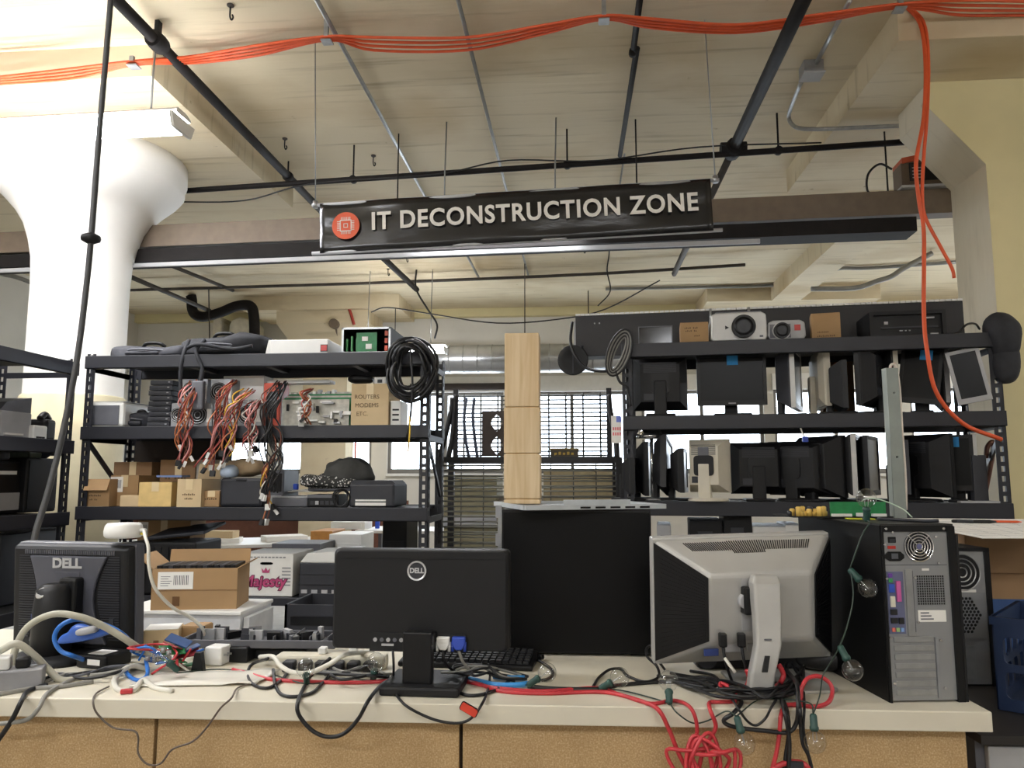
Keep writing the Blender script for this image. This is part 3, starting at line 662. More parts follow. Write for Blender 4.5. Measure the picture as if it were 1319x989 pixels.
# ---------------------------------------------------------------- left rack, top shelf
nyl = M('black_nylon', '#24252a', .75, var=.2, scale=25, bump=.2)
nyl2 = M('charcoal_nylon', '#303138', .7, var=.2, scale=25, bump=.2)
z = LZ[0]
soft_bag('flat charcoal laptop bag at the left end of the top shelf', (142, 240), 443, 4.46, z, .36, 1, nyl2)
soft_bag('plump black laptop bag with straps hanging off the top shelf', (229, 340), 432, 4.44, z, .36, 3, nyl,
         strap=[[(-.2, -.18, .1), (-.2, -.235, .0), (-.21, -.24, -.12), (-.2, -.235, -.26)], [(-.1, -.18, .1), (-.12, -.24, .02), (-.07, -.245, -.1), (-.1, -.24, -.22)], [(-.22, -.19, .04), (-.1, -.25, .06), (.1, -.24, .03), (.22, -.22, .05)]])
t, w, h, d = unit('power_conditioner', 'white metal box with red switch on the top shelf', 'device', (348, 423), 437, 4.46, z, .32, wht)
MB().box(w * .38, -.004, h * .25, w * .48, 0, h * .6).build('rocker_switch', M('red_plastic', '#b8332b', .4), t); MB().box(w * .37, -.002, h * .2, w * .49, 0, h * .65).build('switch_frame', blk, t)
MB().prism([(-w / 2 - .03, 0), (-w / 2, 0), (-w / 2, h), (-w / 2 - .01, h)], .002, .3).build('side_flare', wht, t)
# open computer case
x, w, h = fit(440, 503, 421, 4.42, z)
t = thing('open_computer_case', 'open black computer case showing a green card on top shelf', 'computer case', (x, 4.43, z))
e = .008
MB().box(-w / 2, 0, 0, w / 2, .46, e).box(-w / 2, 0, h - e, w / 2, .46, h).box(-w / 2, 0, e, -w / 2 + e, .46, h - e).box(w / 2 - e, 0, e, w / 2, .46, h - e).box(-w / 2, .45, e, w / 2, .46, h - e).build('shell', blk2, t, label='black case shell')
MB().box(-w / 2, -.004, 0, -w / 2 + .012, 0, h).box(w / 2 - .012, -.004, 0, w / 2, 0, h).box(-w / 2, -.004, h - .012, w / 2, 0, h).box(-w / 2, -.004, 0, w / 2, 0, .01).build('front_rim', stl, t)
MB().box(-w * .22, .02, .015, w * .2, .026, h * .82).build('circuit_board', pcb, t, label='bright green circuit card')
MB().box(-w * .02, .014, .03, w * .1, .02, .06).box(-w * .1, .014, h * .5, w * .02, .02, h * .66).build('chip', paper, t)
for i in range(3): MB().box(-w * .44 + i * .03, .03, .02, -w * .44 + i * .03 + .01, .05, h * (.6 + .1 * (i % 2))).build('memory_stick', M('green_stick', '#3f9a52', .4), t)
for i in range(3): MB().box(w * .36, .02, .02 + i * .045, w * .42, .035, .05 + i * .045).build('connector', M('orange_conn', '#c8553a', .5), t)
# coil of cable hanging on the right post
t = thing('cable_coil', 'thick coil of black cable hanging on the left rack post', 'cable coil', A(530, 470, 4.33))
rnd = random.Random(7)
for k in range(9):
    ph = rnd.uniform(0, 6); rx, rz_ = .075 + .009 * k, .115 + .009 * k
    pts = [((math.cos(a) * rx) + .03 * math.sin(a * 2 + ph) * .3, -.02 + .03 * math.sin(a * 2 + ph) + (k - 3) * .005, math.sin(a) * rz_ - .03 + .01 * math.sin(ph)) for a in [i * 2 * PI / 28 for i in range(28)]]
    MB().tube(pts, .009, 7, True).build('loop', blkc, t)
MB().tube(sp([(.0, -.05, .1), (.02, -.06, -.1), (.01, -.05, -.3), (-.01, -.05, -.42)], 6), .007, 6).build('tail', blkc, t)
MB().tube(sp([(.005, -.05, -.3), (.01, -.06, -.38), (0, -.05, -.5)], 6), .005, 6).build('tail', M('yellow_wire', '#d8b33a', .5), t)
# ---------------------------------------------------------------- left rack, middle shelf
z = LZ[1]
t, w, h, d = unit('desktop_printer', 'small grey and white rounded printer on the middle shelf left', 'printer', (115, 160), 517, 4.44, z, .36, wht, bevel=.02)
MB().box(-w * .42, -.006, h * .08, w * .38, .0, h * .85).build('front_panel', gry2, t, .02)
MB().box(-w * .5, .02, h * .98, w * .5, .3, h * 1.02).build('lid', lgry, t, .01)
soft_bag('dark cable pouch squeezed beside the small printer', (158, 196), 532, 4.5, z, .3, 6, nyl2)
x, w, h = fit(193, 222, 489, 4.46, z)
for i in range(9):
    t = thing('optical_drive', ['bottom', 'second', 'third', 'fourth', 'fifth', 'sixth', 'seventh', 'eighth', 'topmost'][i] + ' dark drive counted upward in the stack beside the printer', 'drive', (x + .004 * ((i * 7) % 3 - 1), 4.46, z + i * h / 9), 0, 'stacked dark drives')
    MB().box(-w / 2, 0, .001, w / 2, .2, h / 9 - .003).build('body', gry, t, .002); MB().box(-w * .42, -.002, h / 36, w * .42, 0, h / 36 + .003).build('tray_slot', blk, t); MB().box(w * .3, -.003, h / 20, w * .38, 0, h / 20 + .006).build('button', lgry, t)
def psu(label, px, pyt, Y, z, hh=None):
    x, w, h = fit(px[0], px[1], pyt, Y, z); h = hh or h
    t = thing('power_supply', label, 'power supply', (x, Y, z), 0, 'loose computer power supplies')
    MB().box(-w / 2, 0, 0, w / 2, .16, h).build('casing', stlp, t, .003)
    MB().lathe([(min(w, h) * .40, -.002), (min(w, h) * .40, 0)], 20, (-w * .12, 0, h / 2), 'y').build('fan_opening', blk, t)
    for i in range(3): MB().lathe([(min(w, h) * (.12 + .11 * i) + .003, -.004), (min(w, h) * (.12 + .11 * i) + .003, -.002), (min(w, h) * (.12 + .11 * i), -.002), (min(w, h) * (.12 + .11 * i), -.004), (min(w, h) * (.12 + .11 * i) + .003, -.004)], 18, (-w * .12, 0, h / 2), 'y', True, False).build('grille_ring', stl, t)
    MB().box(w * .28, -.002, h * .2, w * .46, 0, h * .75).build('rating_label', paper, t)
    return h
rows = [((221, 243), 'first'), ((244, 274), 'second'), ((275, 306), 'third'), ((307, 338), 'fourth')]
for px, n in rows: hp_ = psu('silver power supply in the bottom row on middle shelf, %s from the left' % n, px, 519, 4.46, z)
for px, n in (((235, 268), 'left'), ((272, 300), 'right')): psu('silver power supply stacked in the upper row, %s one' % n, px, 488, 4.5, z + hp_ + .001)
carton('white carton with barcode label leaning behind wire bundles', (288, 340), 484, 4.6, z, .15, paper, tape=False, sticker=(.45, .3, .95, .6))
t, w, h, d = unit('red_drive_cage', 'red plastic drive bracket behind black cable bundle', 'bracket', (340, 362), 493, 4.5, z, .14, M('red_orange', '#c64a30', .45), bevel=.004)
MB().box(-w * .3, -.004, h * .2, w * .3, 0, h * .8).build('opening', blk, t)
# pile of boards
x, w, h = fit(362, 452, 503, 4.46, z)
t = thing('motherboard_stack', 'upright pile of pale circuit boards with connectors on middle shelf', 'circuit boards', (x, 4.46, z))
wpcb = M('pale_board', '#b9b7ac', .5, var=.2, scale=40)
rnd = random.Random(3)
for i in range(5):
    o = MB().box(-w * .48, i * .035, 0, w * .48, i * .035 + .003, h * (.75 + .07 * i)).build('board', wpcb if i % 2 == 0 else pcb, t)
    if i == 0:
        for k in range(26):
            a, b = rnd.uniform(-.45, .38) * w, rnd.uniform(.04, .66) * h; sw, sh = rnd.choice(((.04, .012), (.02, .02), (.07, .01), (.012, .04)))
            MB().box(a, -rnd.uniform(.008, .03), b, a + sw, 0, b + sh).build('chip' if k % 2 else 'connector', rnd.choice((wht, lgry, blk, wht, stl)), t)
for i in range(9): MB().box(-w * .42 + i * .03, .12, h * .9, -w * .42 + i * .03 + .018, .16, h * 1.0 + .01 * (i % 3)).build('connector', lgry if i % 2 else wht, t)
tag(MB().box(-.2, 0, 0, .2, .1, .02).build('white_tray', wht, None, .004, loc=(A(380, 490, 4.5).x, 4.56, A(380, 492, 4.5).z)), 'white plastic strip lying over the circuit board pile', 'tray')
carton('cardboard box with handwritten ROUTERS MODEMS ETC. on middle shelf', (453, 501), 494, 4.44, z, .3, card2, words=[('ROUTERS', .42, .68, .035), ('MODEMS', .42, .48, .035), ('ETC.', .3, .28, .035)])
t, w, h, d = unit('white_adapter', 'small white adapter on top of the handwritten box', 'adapter', (482, 497), 483, 4.5, z + fit(453, 501, 494, 4.44, z)[2] + .002, .05, wht, hh=.045)
MB().box(-w * .2, -.003, .01, w * .2, 0, .03).build('socket', blk, t)
t, w, h, d = unit('white_router', 'upright white router right of the handwritten box', 'router', (503, 517), 516, 4.46, z, .18, wht)
for i in range(3): MB().box(-w * .3, -.002, .03 + i * .03, w * .3, 0, .04 + i * .03).build('port', blk, t)
tag(MB().blob((0, 0, .03), (.16, .12, .06), .8, 4, .6).build('cable_clump', blkc, None, loc=(A(465, 485, 4.6).x, 4.62, z + .27)), 'dark tangle of leads on top of the handwritten box', 'cables')
# ---------------------------------------------------------------- hanging wire bundles
wire_cols = [M('wire_red', '#8f3a30', .5), M('wire_orange', '#b0683f', .5), M('wire_brown', '#6d3a28', .45), M('wire_black', '#1b1a1a', .45), M('wire_yellow', '#d2a72c', .45), M('wire_pink', '#c98a86', .45), M('wire_white', '#cfc8bc', .45)]
def bundle(label, top, bot, n, seed, cols, sprd=.05, mid=0.0, conn=5):
    rnd = random.Random(seed); P = Vector(A(*top, 4.35)); Q = Vector(A(*bot, 4.35))
    t = thing('wire_bundle', label, 'wires', P, 0, 'power supply leads hanging off the middle shelf')
    for k in range(n):
        pts = []; ph = rnd.uniform(0, 6); ln = rnd.uniform(.7, 1.0)
        for i in range(8):
            f = i / 7 * ln
            c = P.lerp(Q, f) - P
            s = sprd * (.35 + .65 * abs(math.sin(f * 7 + ph * .2)))
            wob = (wob if i else 0) * .6 + rnd.uniform(-1, 1) * .022
            c += Vector((math.sin(f * 9 + ph) * s * .7 + wob + mid * math.sin(f * PI), -.015 + math.cos(f * 8 + ph) * .02 + (.12 * (1 - f / .15) if f < .15 else 0), rnd.uniform(-.012, .012)))
            pts.append(c)
        w_ = MB().tube(sp(pts, 4), .0042, 6).build('wire', wire_cols[cols[k % len(cols)]], t)
        if k < conn:
            e_ = pts[-1]; d_ = (pts[-1] - pts[-2]).normalized()
            MB().bar(e_, e_ + d_ * .035, .03, .016).build('plug', wht if k % 3 else wire_cols[3], t)
bundle('brown and orange power leads hanging leftmost over the middle shelf', (243, 488), (238, 605), 11, 1, (0, 1, 2, 5, 1, 0), .045, 0)
bundle('red and brown power leads hanging second from left, pink loop', (290, 488), (263, 608), 10, 2, (0, 2, 5, 1, 0), .04, .03)
bundle('yellow and pink power leads hanging third from left', (312, 500), (293, 605), 9, 3, (4, 5, 0, 1, 2), .035, -.03)
bundle('short pink and white power leads hanging fourth from left', (325, 515), (322, 600), 9, 4, (5, 6, 0, 2), .035, .0)
bundle('black power leads hanging in a long tangle at the shelf middle', (352, 490), (350, 640), 13, 5, (3, 3, 3, 3, 3, 2), .075, .0, 3)
bundle('long thin brown lead bundle dangling down to the lower shelf', (352, 590), (352, 668), 5, 8, (1, 2, 6, 4), .02, -.03)
bundle('small orange and white lead tangle in front of circuit boards', (396, 500), (398, 545), 6, 9, (1, 0, 6, 2), .03, .0, 3)
t, w, h, d = unit('grey_power_brick', 'grey power brick with thick lead among the hanging wires', 'power brick', (246, 262), 490, 4.36, A(254, 528, 4.36).z, .04, gry2, bevel=.01)
MB().tube(sp([(0, .02, h), (.01, .02, h + .06), (.02, .04, h + .12)], 5), .006, 6).build('lead', blkc, t)
# ---------------------------------------------------------------- left rack, lower shelf
z = LZ[2]
carton('brown carton with drooping front flap at the lower shelf left end', (112, 142), 617, 4.42, z, .3, card, flaps=16, tape=False, words=[('XBI-14A', .4, .4, .022), ('IN 24', .35, .25, .02)])
carton('brown carton with white barcode label left on lower shelf', (143, 179), 612, 4.5, z, .25, card, sticker=(.0, .45, .45, .95))
carton('wide dark brown carton in the back row of lower shelf, left', (147, 196), 595, 4.66, z, .2, card3)
carton('dark brown carton in the back row marked with pen, second', (207, 254), 592, 4.66, z, .2, card3, words=[('TO WALL', .45, .6, .04), ('DRIVERS', .45, .35, .04)])
carton('small tan carton lying in front between two boxes', (155, 184), 638, 4.4, z, .14, card2, tape=False)
carton('yellowish carton sealed with wide clear tape on lower shelf', (180, 221), 621, 4.4, z, .28, M('yellow_card', '#d3b578', .8), rz=R_(3))
tag(MB().box(-.08, 0, 0, .08, .1, .012).build('blue_folder', M('blue_card', '#6f86b8', .6), None, loc=(A(222, 620, 4.5).x, 4.46, z + .17 + .003)), 'light blue folder lying on the yellowish taped carton', 'folder')
carton('pale carton with red stamp and open lid on lower shelf', (229, 260), 617, 4.38, z, .24, card2, flaps=2, words=[('FRAGILE', .5, .45, .022), ('PARTS', .5, .3, .02)])
carton('tan carton printed with black words beside dark case', (262, 283), 632, 4.42, z, .2, card, words=[('Boards', .5, .5, .024)])
carton('grey and white carton standing behind the pale open carton', (252, 283), 592, 4.66, z, .14, M('grey_card', '#a39c92', .8), tape=False)
t = tag(MB().box(-.33, 0, 0, .33, .012, .17).build('dark_board', brown if False else M('dark_panel', '#3a322e', .7), None, loc=(A(235, 600, 4.86).x, 4.86, z + .23)), 'dark board standing at the back of the lower shelf', 'board')
t.location.z = z; t.scale.z = 2.4
t, w, h, d = unit('speaker_case', 'charcoal hard case with rounded corners on lower shelf', 'case', (284, 339), 616, 4.43, z, .3, gry, bevel=.015)
MB().box(-w * .44, -.003, h * .1, w * .44, 0, h * .92).build('front_panel', gry, t, .012); MB().box(-.03, -.008, h * .9, .03, .0, h * .95).build('latch', blk, t)
tag(MB().blob((0, 0, .05), (.3, .2, .1), .8, 9, .8, fr=9).build('crumpled_bag', M('tan_sack', '#a08a6c', .8, var=.3, scale=8), None, loc=(A(312, 600, 4.55).x, 4.58, z + .175)), 'crumpled brown and black sack on top of the hard case', 'sack')
tag(MB().blob((0, 0, .03), (.1, .1, .07), .8, 5, .6, fr=9).build('plastic_wrap', M('blue_wrap', '#b9c9de', .3, var=.2), None, loc=(A(293, 612, 4.45).x, 4.47, z + .175)), 'pale blue plastic wrap on the hard case left end', 'wrap')
t, w, h, d = unit('mini_computer', 'small dark computer with open bay beside the hard case', 'computer', (342, 366), 605, 4.5, z, .25, gry2)
MB().box(-w * .4, -.003, h * .05, w * .4, 0, h * .3).build('drive_bay', lgry, t); MB().box(-w * .4, -.003, h * .4, w * .4, 0, h * .9).build('vent_panel', blk, t)
t, w, h, d = unit('flat_scanner', 'flat grey scanner lying on the lower shelf', 'scanner', (350, 396), 641, 4.44, z, .3, gry2)
MB().box(-w * .5, -.0, h, w * .5, .3, h + .008).build('lid', lgry, t, .003)
for i in range(3): tag(MB().box(-.13, 0, 0, .13, .2, .004).build('paper_sheet', paper, None, loc=(A(398 + i * 9, 640, 4.62).x, 4.56, z + .085 + .0045 * i), rot=(0, 0, R_(6 * i - 5))), ['lowest', 'middle', 'upper'][i] + ' white paper sheet of the pile on the scanner', 'paper', 'papers on the flat scanner')
t, w, h, d = unit('blue_cup', 'tiny blue bottle cap on the papers', 'cap', (377, 383), 627, 4.5, z + .1, .03, M('blue_plastic', '#2550c8', .4), hh=.035)
t, w, h, d = unit('cable_modem', 'black cable modem with ports on the lower shelf', 'modem', (396, 436), 637, 4.42, z, .2, blk)
MB().box(-w * .5, -.002, h * .75, w * .4, 0, h).build('top_strip', gry2, t)
for i in range(5): MB().box(-w * .4 + i * .03, -.003, h * .2, -w * .4 + i * .03 + .02, 0, h * .5).build('port', lgry if i == 1 else gry, t)
t = thing('lead_loops', 'loose black leads coiled beside the cable modem', 'cables', (A(440, 645, 4.42).x, 4.42, z + .05))
for k in range(4): MB().tube([(math.cos(a) * (.035 + .006 * k), .02 * math.sin(a + k), math.sin(a) * (.045 + .004 * k)) for a in [i * PI / 10 for i in range(20)]], .004, 6, True).build('loop', blkc, t)
x, w, h = fit(391, 470, 586, 4.5, z + .1)
t = thing('folded_cloth', 'crumpled grey cloth with white pattern piled on the lower shelf', 'cloth', (x, 4.6, z + .09))
MB().blob((.05, 0, h * .55), (w * .8, .26, h * .8), .7, 12, .9, fr=8).build('cloth', M('grey_cloth', '#4a4a48', .9, var=.3, scale=10), t)
def speck():
    m = M('patterned_cloth', '#6a6a66', .9); nt = m.node_tree
    v = nt.nodes.new('ShaderNodeTexVoronoi'); v.inputs['Scale'].default_value = 70; r = nt.nodes.new('ShaderNodeValToRGB'); r.color_ramp.interpolation = 'CONSTANT'
    r.color_ramp.elements[0].color = lin('#dcdad4'); r.color_ramp.elements[1].position = .35; r.color_ramp.elements[1].color = lin('#3a3a38')
    tc = nt.nodes.new('ShaderNodeTexCoord'); nt.links.new(tc.outputs['Object'], v.inputs['Vector']); nt.links.new(v.outputs['Distance'], r.inputs[0]); nt.links.new(r.outputs[0], nt.nodes['Principled BSDF'].inputs['Base Color']); return m
MB().blob((-.03, -.02, h * .28), (w * .95, .28, h * .45), .75, 15, .7, fr=9).build('lining', speck(), t)
MB().box(-w * .42, -.1, 0, w * .35, .1, .03).build('backing', gry2, t, .01)
t, w, h, d = unit('inkjet_printer', 'black printer with white paper slot at lower shelf right end', 'printer', (450, 508), 623, 4.42, z, .34, gry, bevel=.012)
MB().box(-w * .35, -.01, .01, w * .32, 0, .028).build('paper_tray', paper, t); MB().box(-w * .35, -.008, .035, w * .32, 0, .045).build('paper_tray', paper, t)
MB().prism([(-w * .5, 0), (w * .5, 0), (w * .42, .02), (-w * .45, .02)], .02, .3).build('lid', gry, t, loc=(0, 0, h))
# ---------------------------------------------------------------- left rack, bottom shelf
z = LZ[3]
x, w, h = fit(309, 378, 713, 4.42, z)
t = thing('fruit_box', 'white printed carton with magenta Majesty lettering on bottom shelf', 'box', (x, 4.42, z))
MB().box(-w / 2, 0, 0, w / 2, .34, h).build('body', M('white_card', '#dedcd6', .7, var=.04), t, .003)
mg = M('magenta_ink', '#b0416e', .6)
text('Majesty', .085, M('dark_magenta', '#5b2440', .6), t, (-w * .03, -.0015, h * .34), bold=.006, shear=.12, sx=1.0)
text('Majesty', .085, mg, t, (-w * .03, -.003, h * .34), bold=.002, shear=.12, sx=1.0)
MB().add([(-.02, -.003, h * .55), (.02, -.003, h * .55), (.026, -.003, h * .66), (.011, -.003, h * .6), (0, -.003, h * .68), (-.011, -.003, h * .6), (-.026, -.003, h * .66)], [(0, 1, 2, 3, 4, 5, 6)]).build('crown_print', mg, t)
MB().prism(rrect(-.035, h * .74, .04, h * .8, .012), -.002, 0).build('hand_hole', blk, t); [MB().box(-.12 + k * .022, -.002, h * .9, -.105 + k * .022, 0, h * .93).build('faded_print', M('grey_ink', '#8a8a8c', .7), t) for k in range(11)]
for i in range(6): MB().box(w * .3, -.002, h * (.25 + .08 * i), w * .46, 0, h * (.28 + .08 * i)).build('print_line', M('grey_ink', '#8a8a8c', .7), t)
t, w, h, d = unit('laser_printer', 'dark grey laser printer with white lid on bottom shelf', 'printer', (386, 450), 725, 4.42, z, .36, gry)
MB().prism([(-w / 2, 0), (w / 2, 0), (w / 2, .07), (-w * .35, .055)], .0, .34).build('lid', wht, t, .006, loc=(0, 0, h))
for k in range(2): MB().box(-w * .5, -.004, h * (.35 + .3 * k), w * .5, 0, h * (.36 + .3 * k)).build('seam', blk, t)
for i in range(4): MB().box(-w * .45 + i * .06, -.004, .02, -w * .45 + i * .06 + .035, 0, .04).build('print_line', lgry, t)
carton('plain tall carton under the lower shelf behind the black bin', (178, 246), 668, 4.7, z, .2, card, sticker=(.0, .75, .2, .95))
t, w, h, d = unit('storage_tote', 'black ribbed storage bin with tilted lid on bottom shelf', 'bin', (165, 252), 698, 4.43, z, .34, blk2, bevel=.012)
for i in range(9): MB().box(-w * .46 + i * w * .11, -.008, h * .05, -w * .46 + i * w * .11 + .012, 0, h * .9).build('rib', blk2, t)
MB().box(-w * .3, 0, 0, w * .55, .3, .02).build('lid', gry, t, .006, loc=(.02, .02, h + .02), rot=(R_(8), R_(-6), 0))
# ================================================================ far left crosswise rack contents
def put3(px0, px1, pyt, X, z, name, label, cat, mat, th=.25, bevel=.01):
    """a thing on the crosswise rack: its face looks to +x at plane X"""
    def atx(px, py):
        r = ray(px, py); t_ = X / r[0]; return Vector((X, r[1] * t_, CAMH + r[2] * t_))
    a, b = atx(px0, pyt), atx(px1, pyt); ln = abs(b.y - a.y); h = max(.02, (a.z + b.z) / 2 - z)
    t = thing(name, label, cat, (X, (a.y + b.y) / 2, z), PI / 2)
    MB().box(-ln / 2, 0, 0, ln / 2, th, h).build('body', mat, t, bevel)
    return t, ln, h
t, w, h = put3(2, 42, 530, -3.18, 1.63, 'label_printer', 'grey printer with slanted lid on the far left rack', 'printer', lgry)
MB().prism([(-w * .5, 0), (w * .5, 0), (w * .5, .09), (-w * .3, .05)], .01, .2).build('lid', gry2, t, loc=(0, 0, h)); MB().box(-w * .4, -.01, .02, w * .2, 0, .03).build('paper_tray', paper, t)
t, w, h = put3(44, 62, 548, -3.15, 1.63, 'white_hub', 'little white box on the far left rack', 'device', wht); MB().box(-w * .3, -.002, .01, w * .3, 0, .02).build('port', blk, t)
t, w, h = put3(60, 74, 540, -3.2, 1.63, 'black_phone', 'dark lumpy handset on the far left rack near post', 'phone', blk2, bevel=.02); MB().tube(sp([(-w * .4, .05, h), (0, .05, h + .03), (w * .4, .05, h)], 6), .02, 8).build('handset', blk, t)
t, w, h = put3(-40, 36, 594, -3.2, 1.21, 'office_printer', 'big black printer with white strip on far left rack lower shelf', 'printer', blk)
MB().box(0, -.005, h * .75, w * .3, 0, h * .82).build('label_strip', paper, t); MB().box(-w * .1, -.006, .02, w * .4, 0, h * .4).build('output_tray', lgry, t)
t, w, h = put3(36, 76, 590, -3.16, 1.21, 'black_subwoofer', 'black boxy subwoofer on the far left rack beside post', 'speaker', blk2); MB().box(-w * .45, -.006, .02, w * .45, 0, h * .95).build('grille', blk, t)
for i, (a, b) in enumerate(((5, 14), (38, 55))):
    t, w, h = put3(a, b, 582, -3.2, 1.21 + .30, 'small_jar', ['small dark jar on the big black printer', 'greenish box on the black subwoofer'][i], 'container', gry if i == 0 else M('dull_green', '#5c665a', .6)); MB().box(-w * .4, .01, h, w * .4, .1, h + .02).build('lid', blk, t)
t, w, h = put3(2, 75, 684, -3.2, .7, 'storage_tote', 'dark bin on the far left rack bottom shelf', 'bin', gry); MB().box(-w * .5, -.02, h, w * .5, .26, h + .02).build('lid', blk, t, .005)
# ================================================================ right rack, top shelf
z = RZ[0]
# long black panel lying along the top, white foam edge
a, b = A(741, 403, 4.74), A(1240, 386, 4.50)
L = math.hypot(b.x - a.x, b.y - a.y); ang = math.atan2(b.y - a.y, b.x - a.x)
t = thing('equipment_crate', 'long black crate with white foam strip along the right rack top', 'crate', (a.x, a.y, z + .003), ang)
ph = .255
MB().box(0, 0, 0, L, .16, ph).build('body', M('black_board', '#1b191b', .5, var=.1), t, .003)
m = MB(); n = int(L / .03)
for i in range(n): m.box(i * L / n + .002, -.006, ph, (i + 1) * L / n - .002, .16, ph + .012)
m.build('foam_strip', wht, t, label='white bubble foam edge')
for x in (.12, .15): MB().lathe([(.005, -.004), (.005, 0)], 8, (x, 0, ph * .8), 'y').build('screw', stl, t)
for x in (L * .37, L * .47): MB().tube([(x, -.01, ph + .01), (x, -.01, ph - .1)], .008, 8).build('clasp', stl, t)
MB().box(-.012, .01, .02, 0, .13, ph - .03).build('end_strap', lgry, t)
t = thing('round_reflector', 'black round disc hanging below the left end of the crate', 'disc', A(738, 464, 4.6))
MB().lathe([(.0, -.004), (.06, -.006), (.086, -.014), (.092, -.012), (.092, 0), (0, 0)], 32, (0, 0, 0), 'y', True, False).build('dish', blk, t)
MB().box(-.004, -.012, -.084, .004, -.003, .084).build('rib', gry, t); MB().tube([(.03, .0, .03), (.07, .2, .14)], .008, 8).build('bracket', gry, t)
cable('arm_cable', 'black cord from the crate end curving down past the round disc', 'cord', [A(737, 415, 4.55), A(735, 440, 4.5), A(742, 460, 4.48), A(756, 474, 4.46), A(775, 478, 4.4), A(795, 476, 4.35)], .009, blkc)
def Rf(px0, px1, pyt, off, z):          # on the right rack: depth off behind its front edge
    Y = RY((px0 + px1) / 2) + off
    x, w, h = fit(px0, px1, pyt, Y, z); return x, Y, w, h
x, Y, w, h = Rf(822, 866, 420, .1, z)
t = thing('tablet_frame', 'small black glossy frame leaning on the crate at the left', 'frame', (x, Y, z), RA)
MB().box(-w / 2, 0, 0, w / 2, .02, h).build('back', blkg, t, .002); fr = MB().box(-w / 2, -.004, 0, w / 2, 0, .008).box(-w / 2, -.004, h - .006, w / 2, 0, h).box(-w / 2, -.004, 0, -w / 2 + .006, 0, h).box(w / 2 - .006, -.004, 0, w / 2, 0, h); fr.build('rim', gry2, t)
x, Y, w, h = Rf(876, 912, 415, .08, z)
t = carton('small brown carton with printed text left of the big projector', (876, 912), 415, Y, z, .16, card, rz=RA, tape=False, words=[('Ser: AMp', .4, .75, .018), ('Typ: SB', .4, .62, .018), ('100W', .6, .4, .016)])
def projector(label, px0, px1, pyt, mat, lens, big):
    x, Y, w, h = Rf(px0, px1, pyt, .06, z); h -= .012
    t = thing('projector', label, 'projector', (x, Y, z), RA)
    pr = [(-w / 2, .02), (-w / 2 + .012, .0), (w / 2 - .012, 0), (w / 2, .02), (w / 2 - .004, h - .015), (w / 2 - .03, h), (-w / 2 + .03, h), (-w / 2 + .004, h - .012)]
    MB().prism([(q[0], q[1] + .012) for q in pr], 0, .26).build('body', mat, t, .008)
    lx, r = lens * w, h * .40
    MB().lathe([(r * 1.12, -.006), (r * 1.12, .005)], 32, (lx, 0, h * .55), 'y').build('lens_ring', sil, t)
    MB().lathe([(r, -.03), (r, 0)], 32, (lx, 0, h * .55), 'y').build('lens_barrel', blk, t)
    MB().lathe([(0, -.030), (r * .5, -.032), (r * .78, -.0315), (r * .8, -.0305)], 24, (lx, 0, h * .55), 'y').build('lens', M('lens_glass', '#08080c', .3, spec=.3), t)
    for s in (-1, 1): MB().lathe([(.012, 0), (.012, .014)], 10, (s * w * .38, .04, 0)).build('foot', blk, t)
    if big:
        MB().add([(-w * .24, -.002, h * .48), (-w * .17, -.002, h * .54), (-w * .24, -.002, h * .62)], [(0, 1, 2)]).build('arrow_mark', ink, t)
        MB().box(w * .36, -.002, .03, w * .42, 0, .04).build('badge', gry2, t); MB().box(-w * .4, .01, h + .012, w * .4, .02, h + .018).build('top_seam', gry2, t)
    else: MB().box(w * .2, -.002, h * .55, w * .36, 0, h * .85).build('badge', M('red_plastic', '#b8332b', .4), t); MB().box(-w * .45, -.002, h * .2, w * .1, 0, h * .9).build('front_inset', gry2, t)
    return t
projector('large silver projector with big round lens on the right rack', 915, 987, 402, sil, .08, True)
projector('small grey projector with red badge beside the large projector', 989, 1037, 412, lgry, -.14, False)
Y = RY(1060) + .08
carton('upright brown carton with printed panel right of the small projector', (1045, 1081), 403, Y, z, .1, card, rz=RA + R_(-6), tape=False, flaps=0, words=[('WARRANTY', .4, .32, .014), ('AS-PICT-P1', .5, .18, .018)])
x, Y, w, h = Rf(1121, 1216, 400, .1, z)
t = thing('rack_server', 'black open rack unit with frame on the right rack top', 'device', (x, Y, z), RA)
MB().box(-w / 2, .02, 0, w / 2, .3, h).build('body', blk, t); MB().box(-w / 2, 0, 0, -w / 2 + .02, .02, h).box(w / 2 - .02, 0, 0, w / 2, .02, h).box(-w / 2 + .02, 0, h - .02, w / 2 - .02, .02, h).box(-w / 2 + .02, 0, 0, w / 2 - .02, .02, .015).build('front_frame', blk2, t)
for i, (u, v, a_, b_) in enumerate(((-.3, .55, .05, .1), (.22, .72, .14, .05), (-.38, .08, .06, .06), (.3, .1, .1, .1), (-.1, .3, .04, .03), (-.03, .3, .02, .03), (.02, .3, .02, .03))): MB().box(u * w, .012, v * h, (u + a_) * w, .02, (v + b_) * h).build('port', lgry, t)
MB().box(-w * .35, .012, h * .4, w * .4, .02, h * .46).build('rail', gry, t)
tag(MB().tube(sp([A(1222, 432, 4.25), A(1235, 428, 4.25), A(1245, 418, 4.25), A(1256, 417, 4.28), A(1262, 424, 4.3)], 6), .006, 6).build('loose_lead', blkc), 'loose black lead on the right end of the rack top', 'cord')
x, Y = A(1295, 440, 4.1).x, 4.12
t = thing('black_beanie', 'black knitted hat pulled over the right rack post', 'hat', (x, Y, 2.06))
MB().blob((0, 0, .08), (.17, .17, .25), .85, 21, .35, fr=9).build('crown', nyl, t); MB().blob((-.0, 0, -.06), (.13, .13, .22), .8, 22, .3).build('cuff', nyl, t)
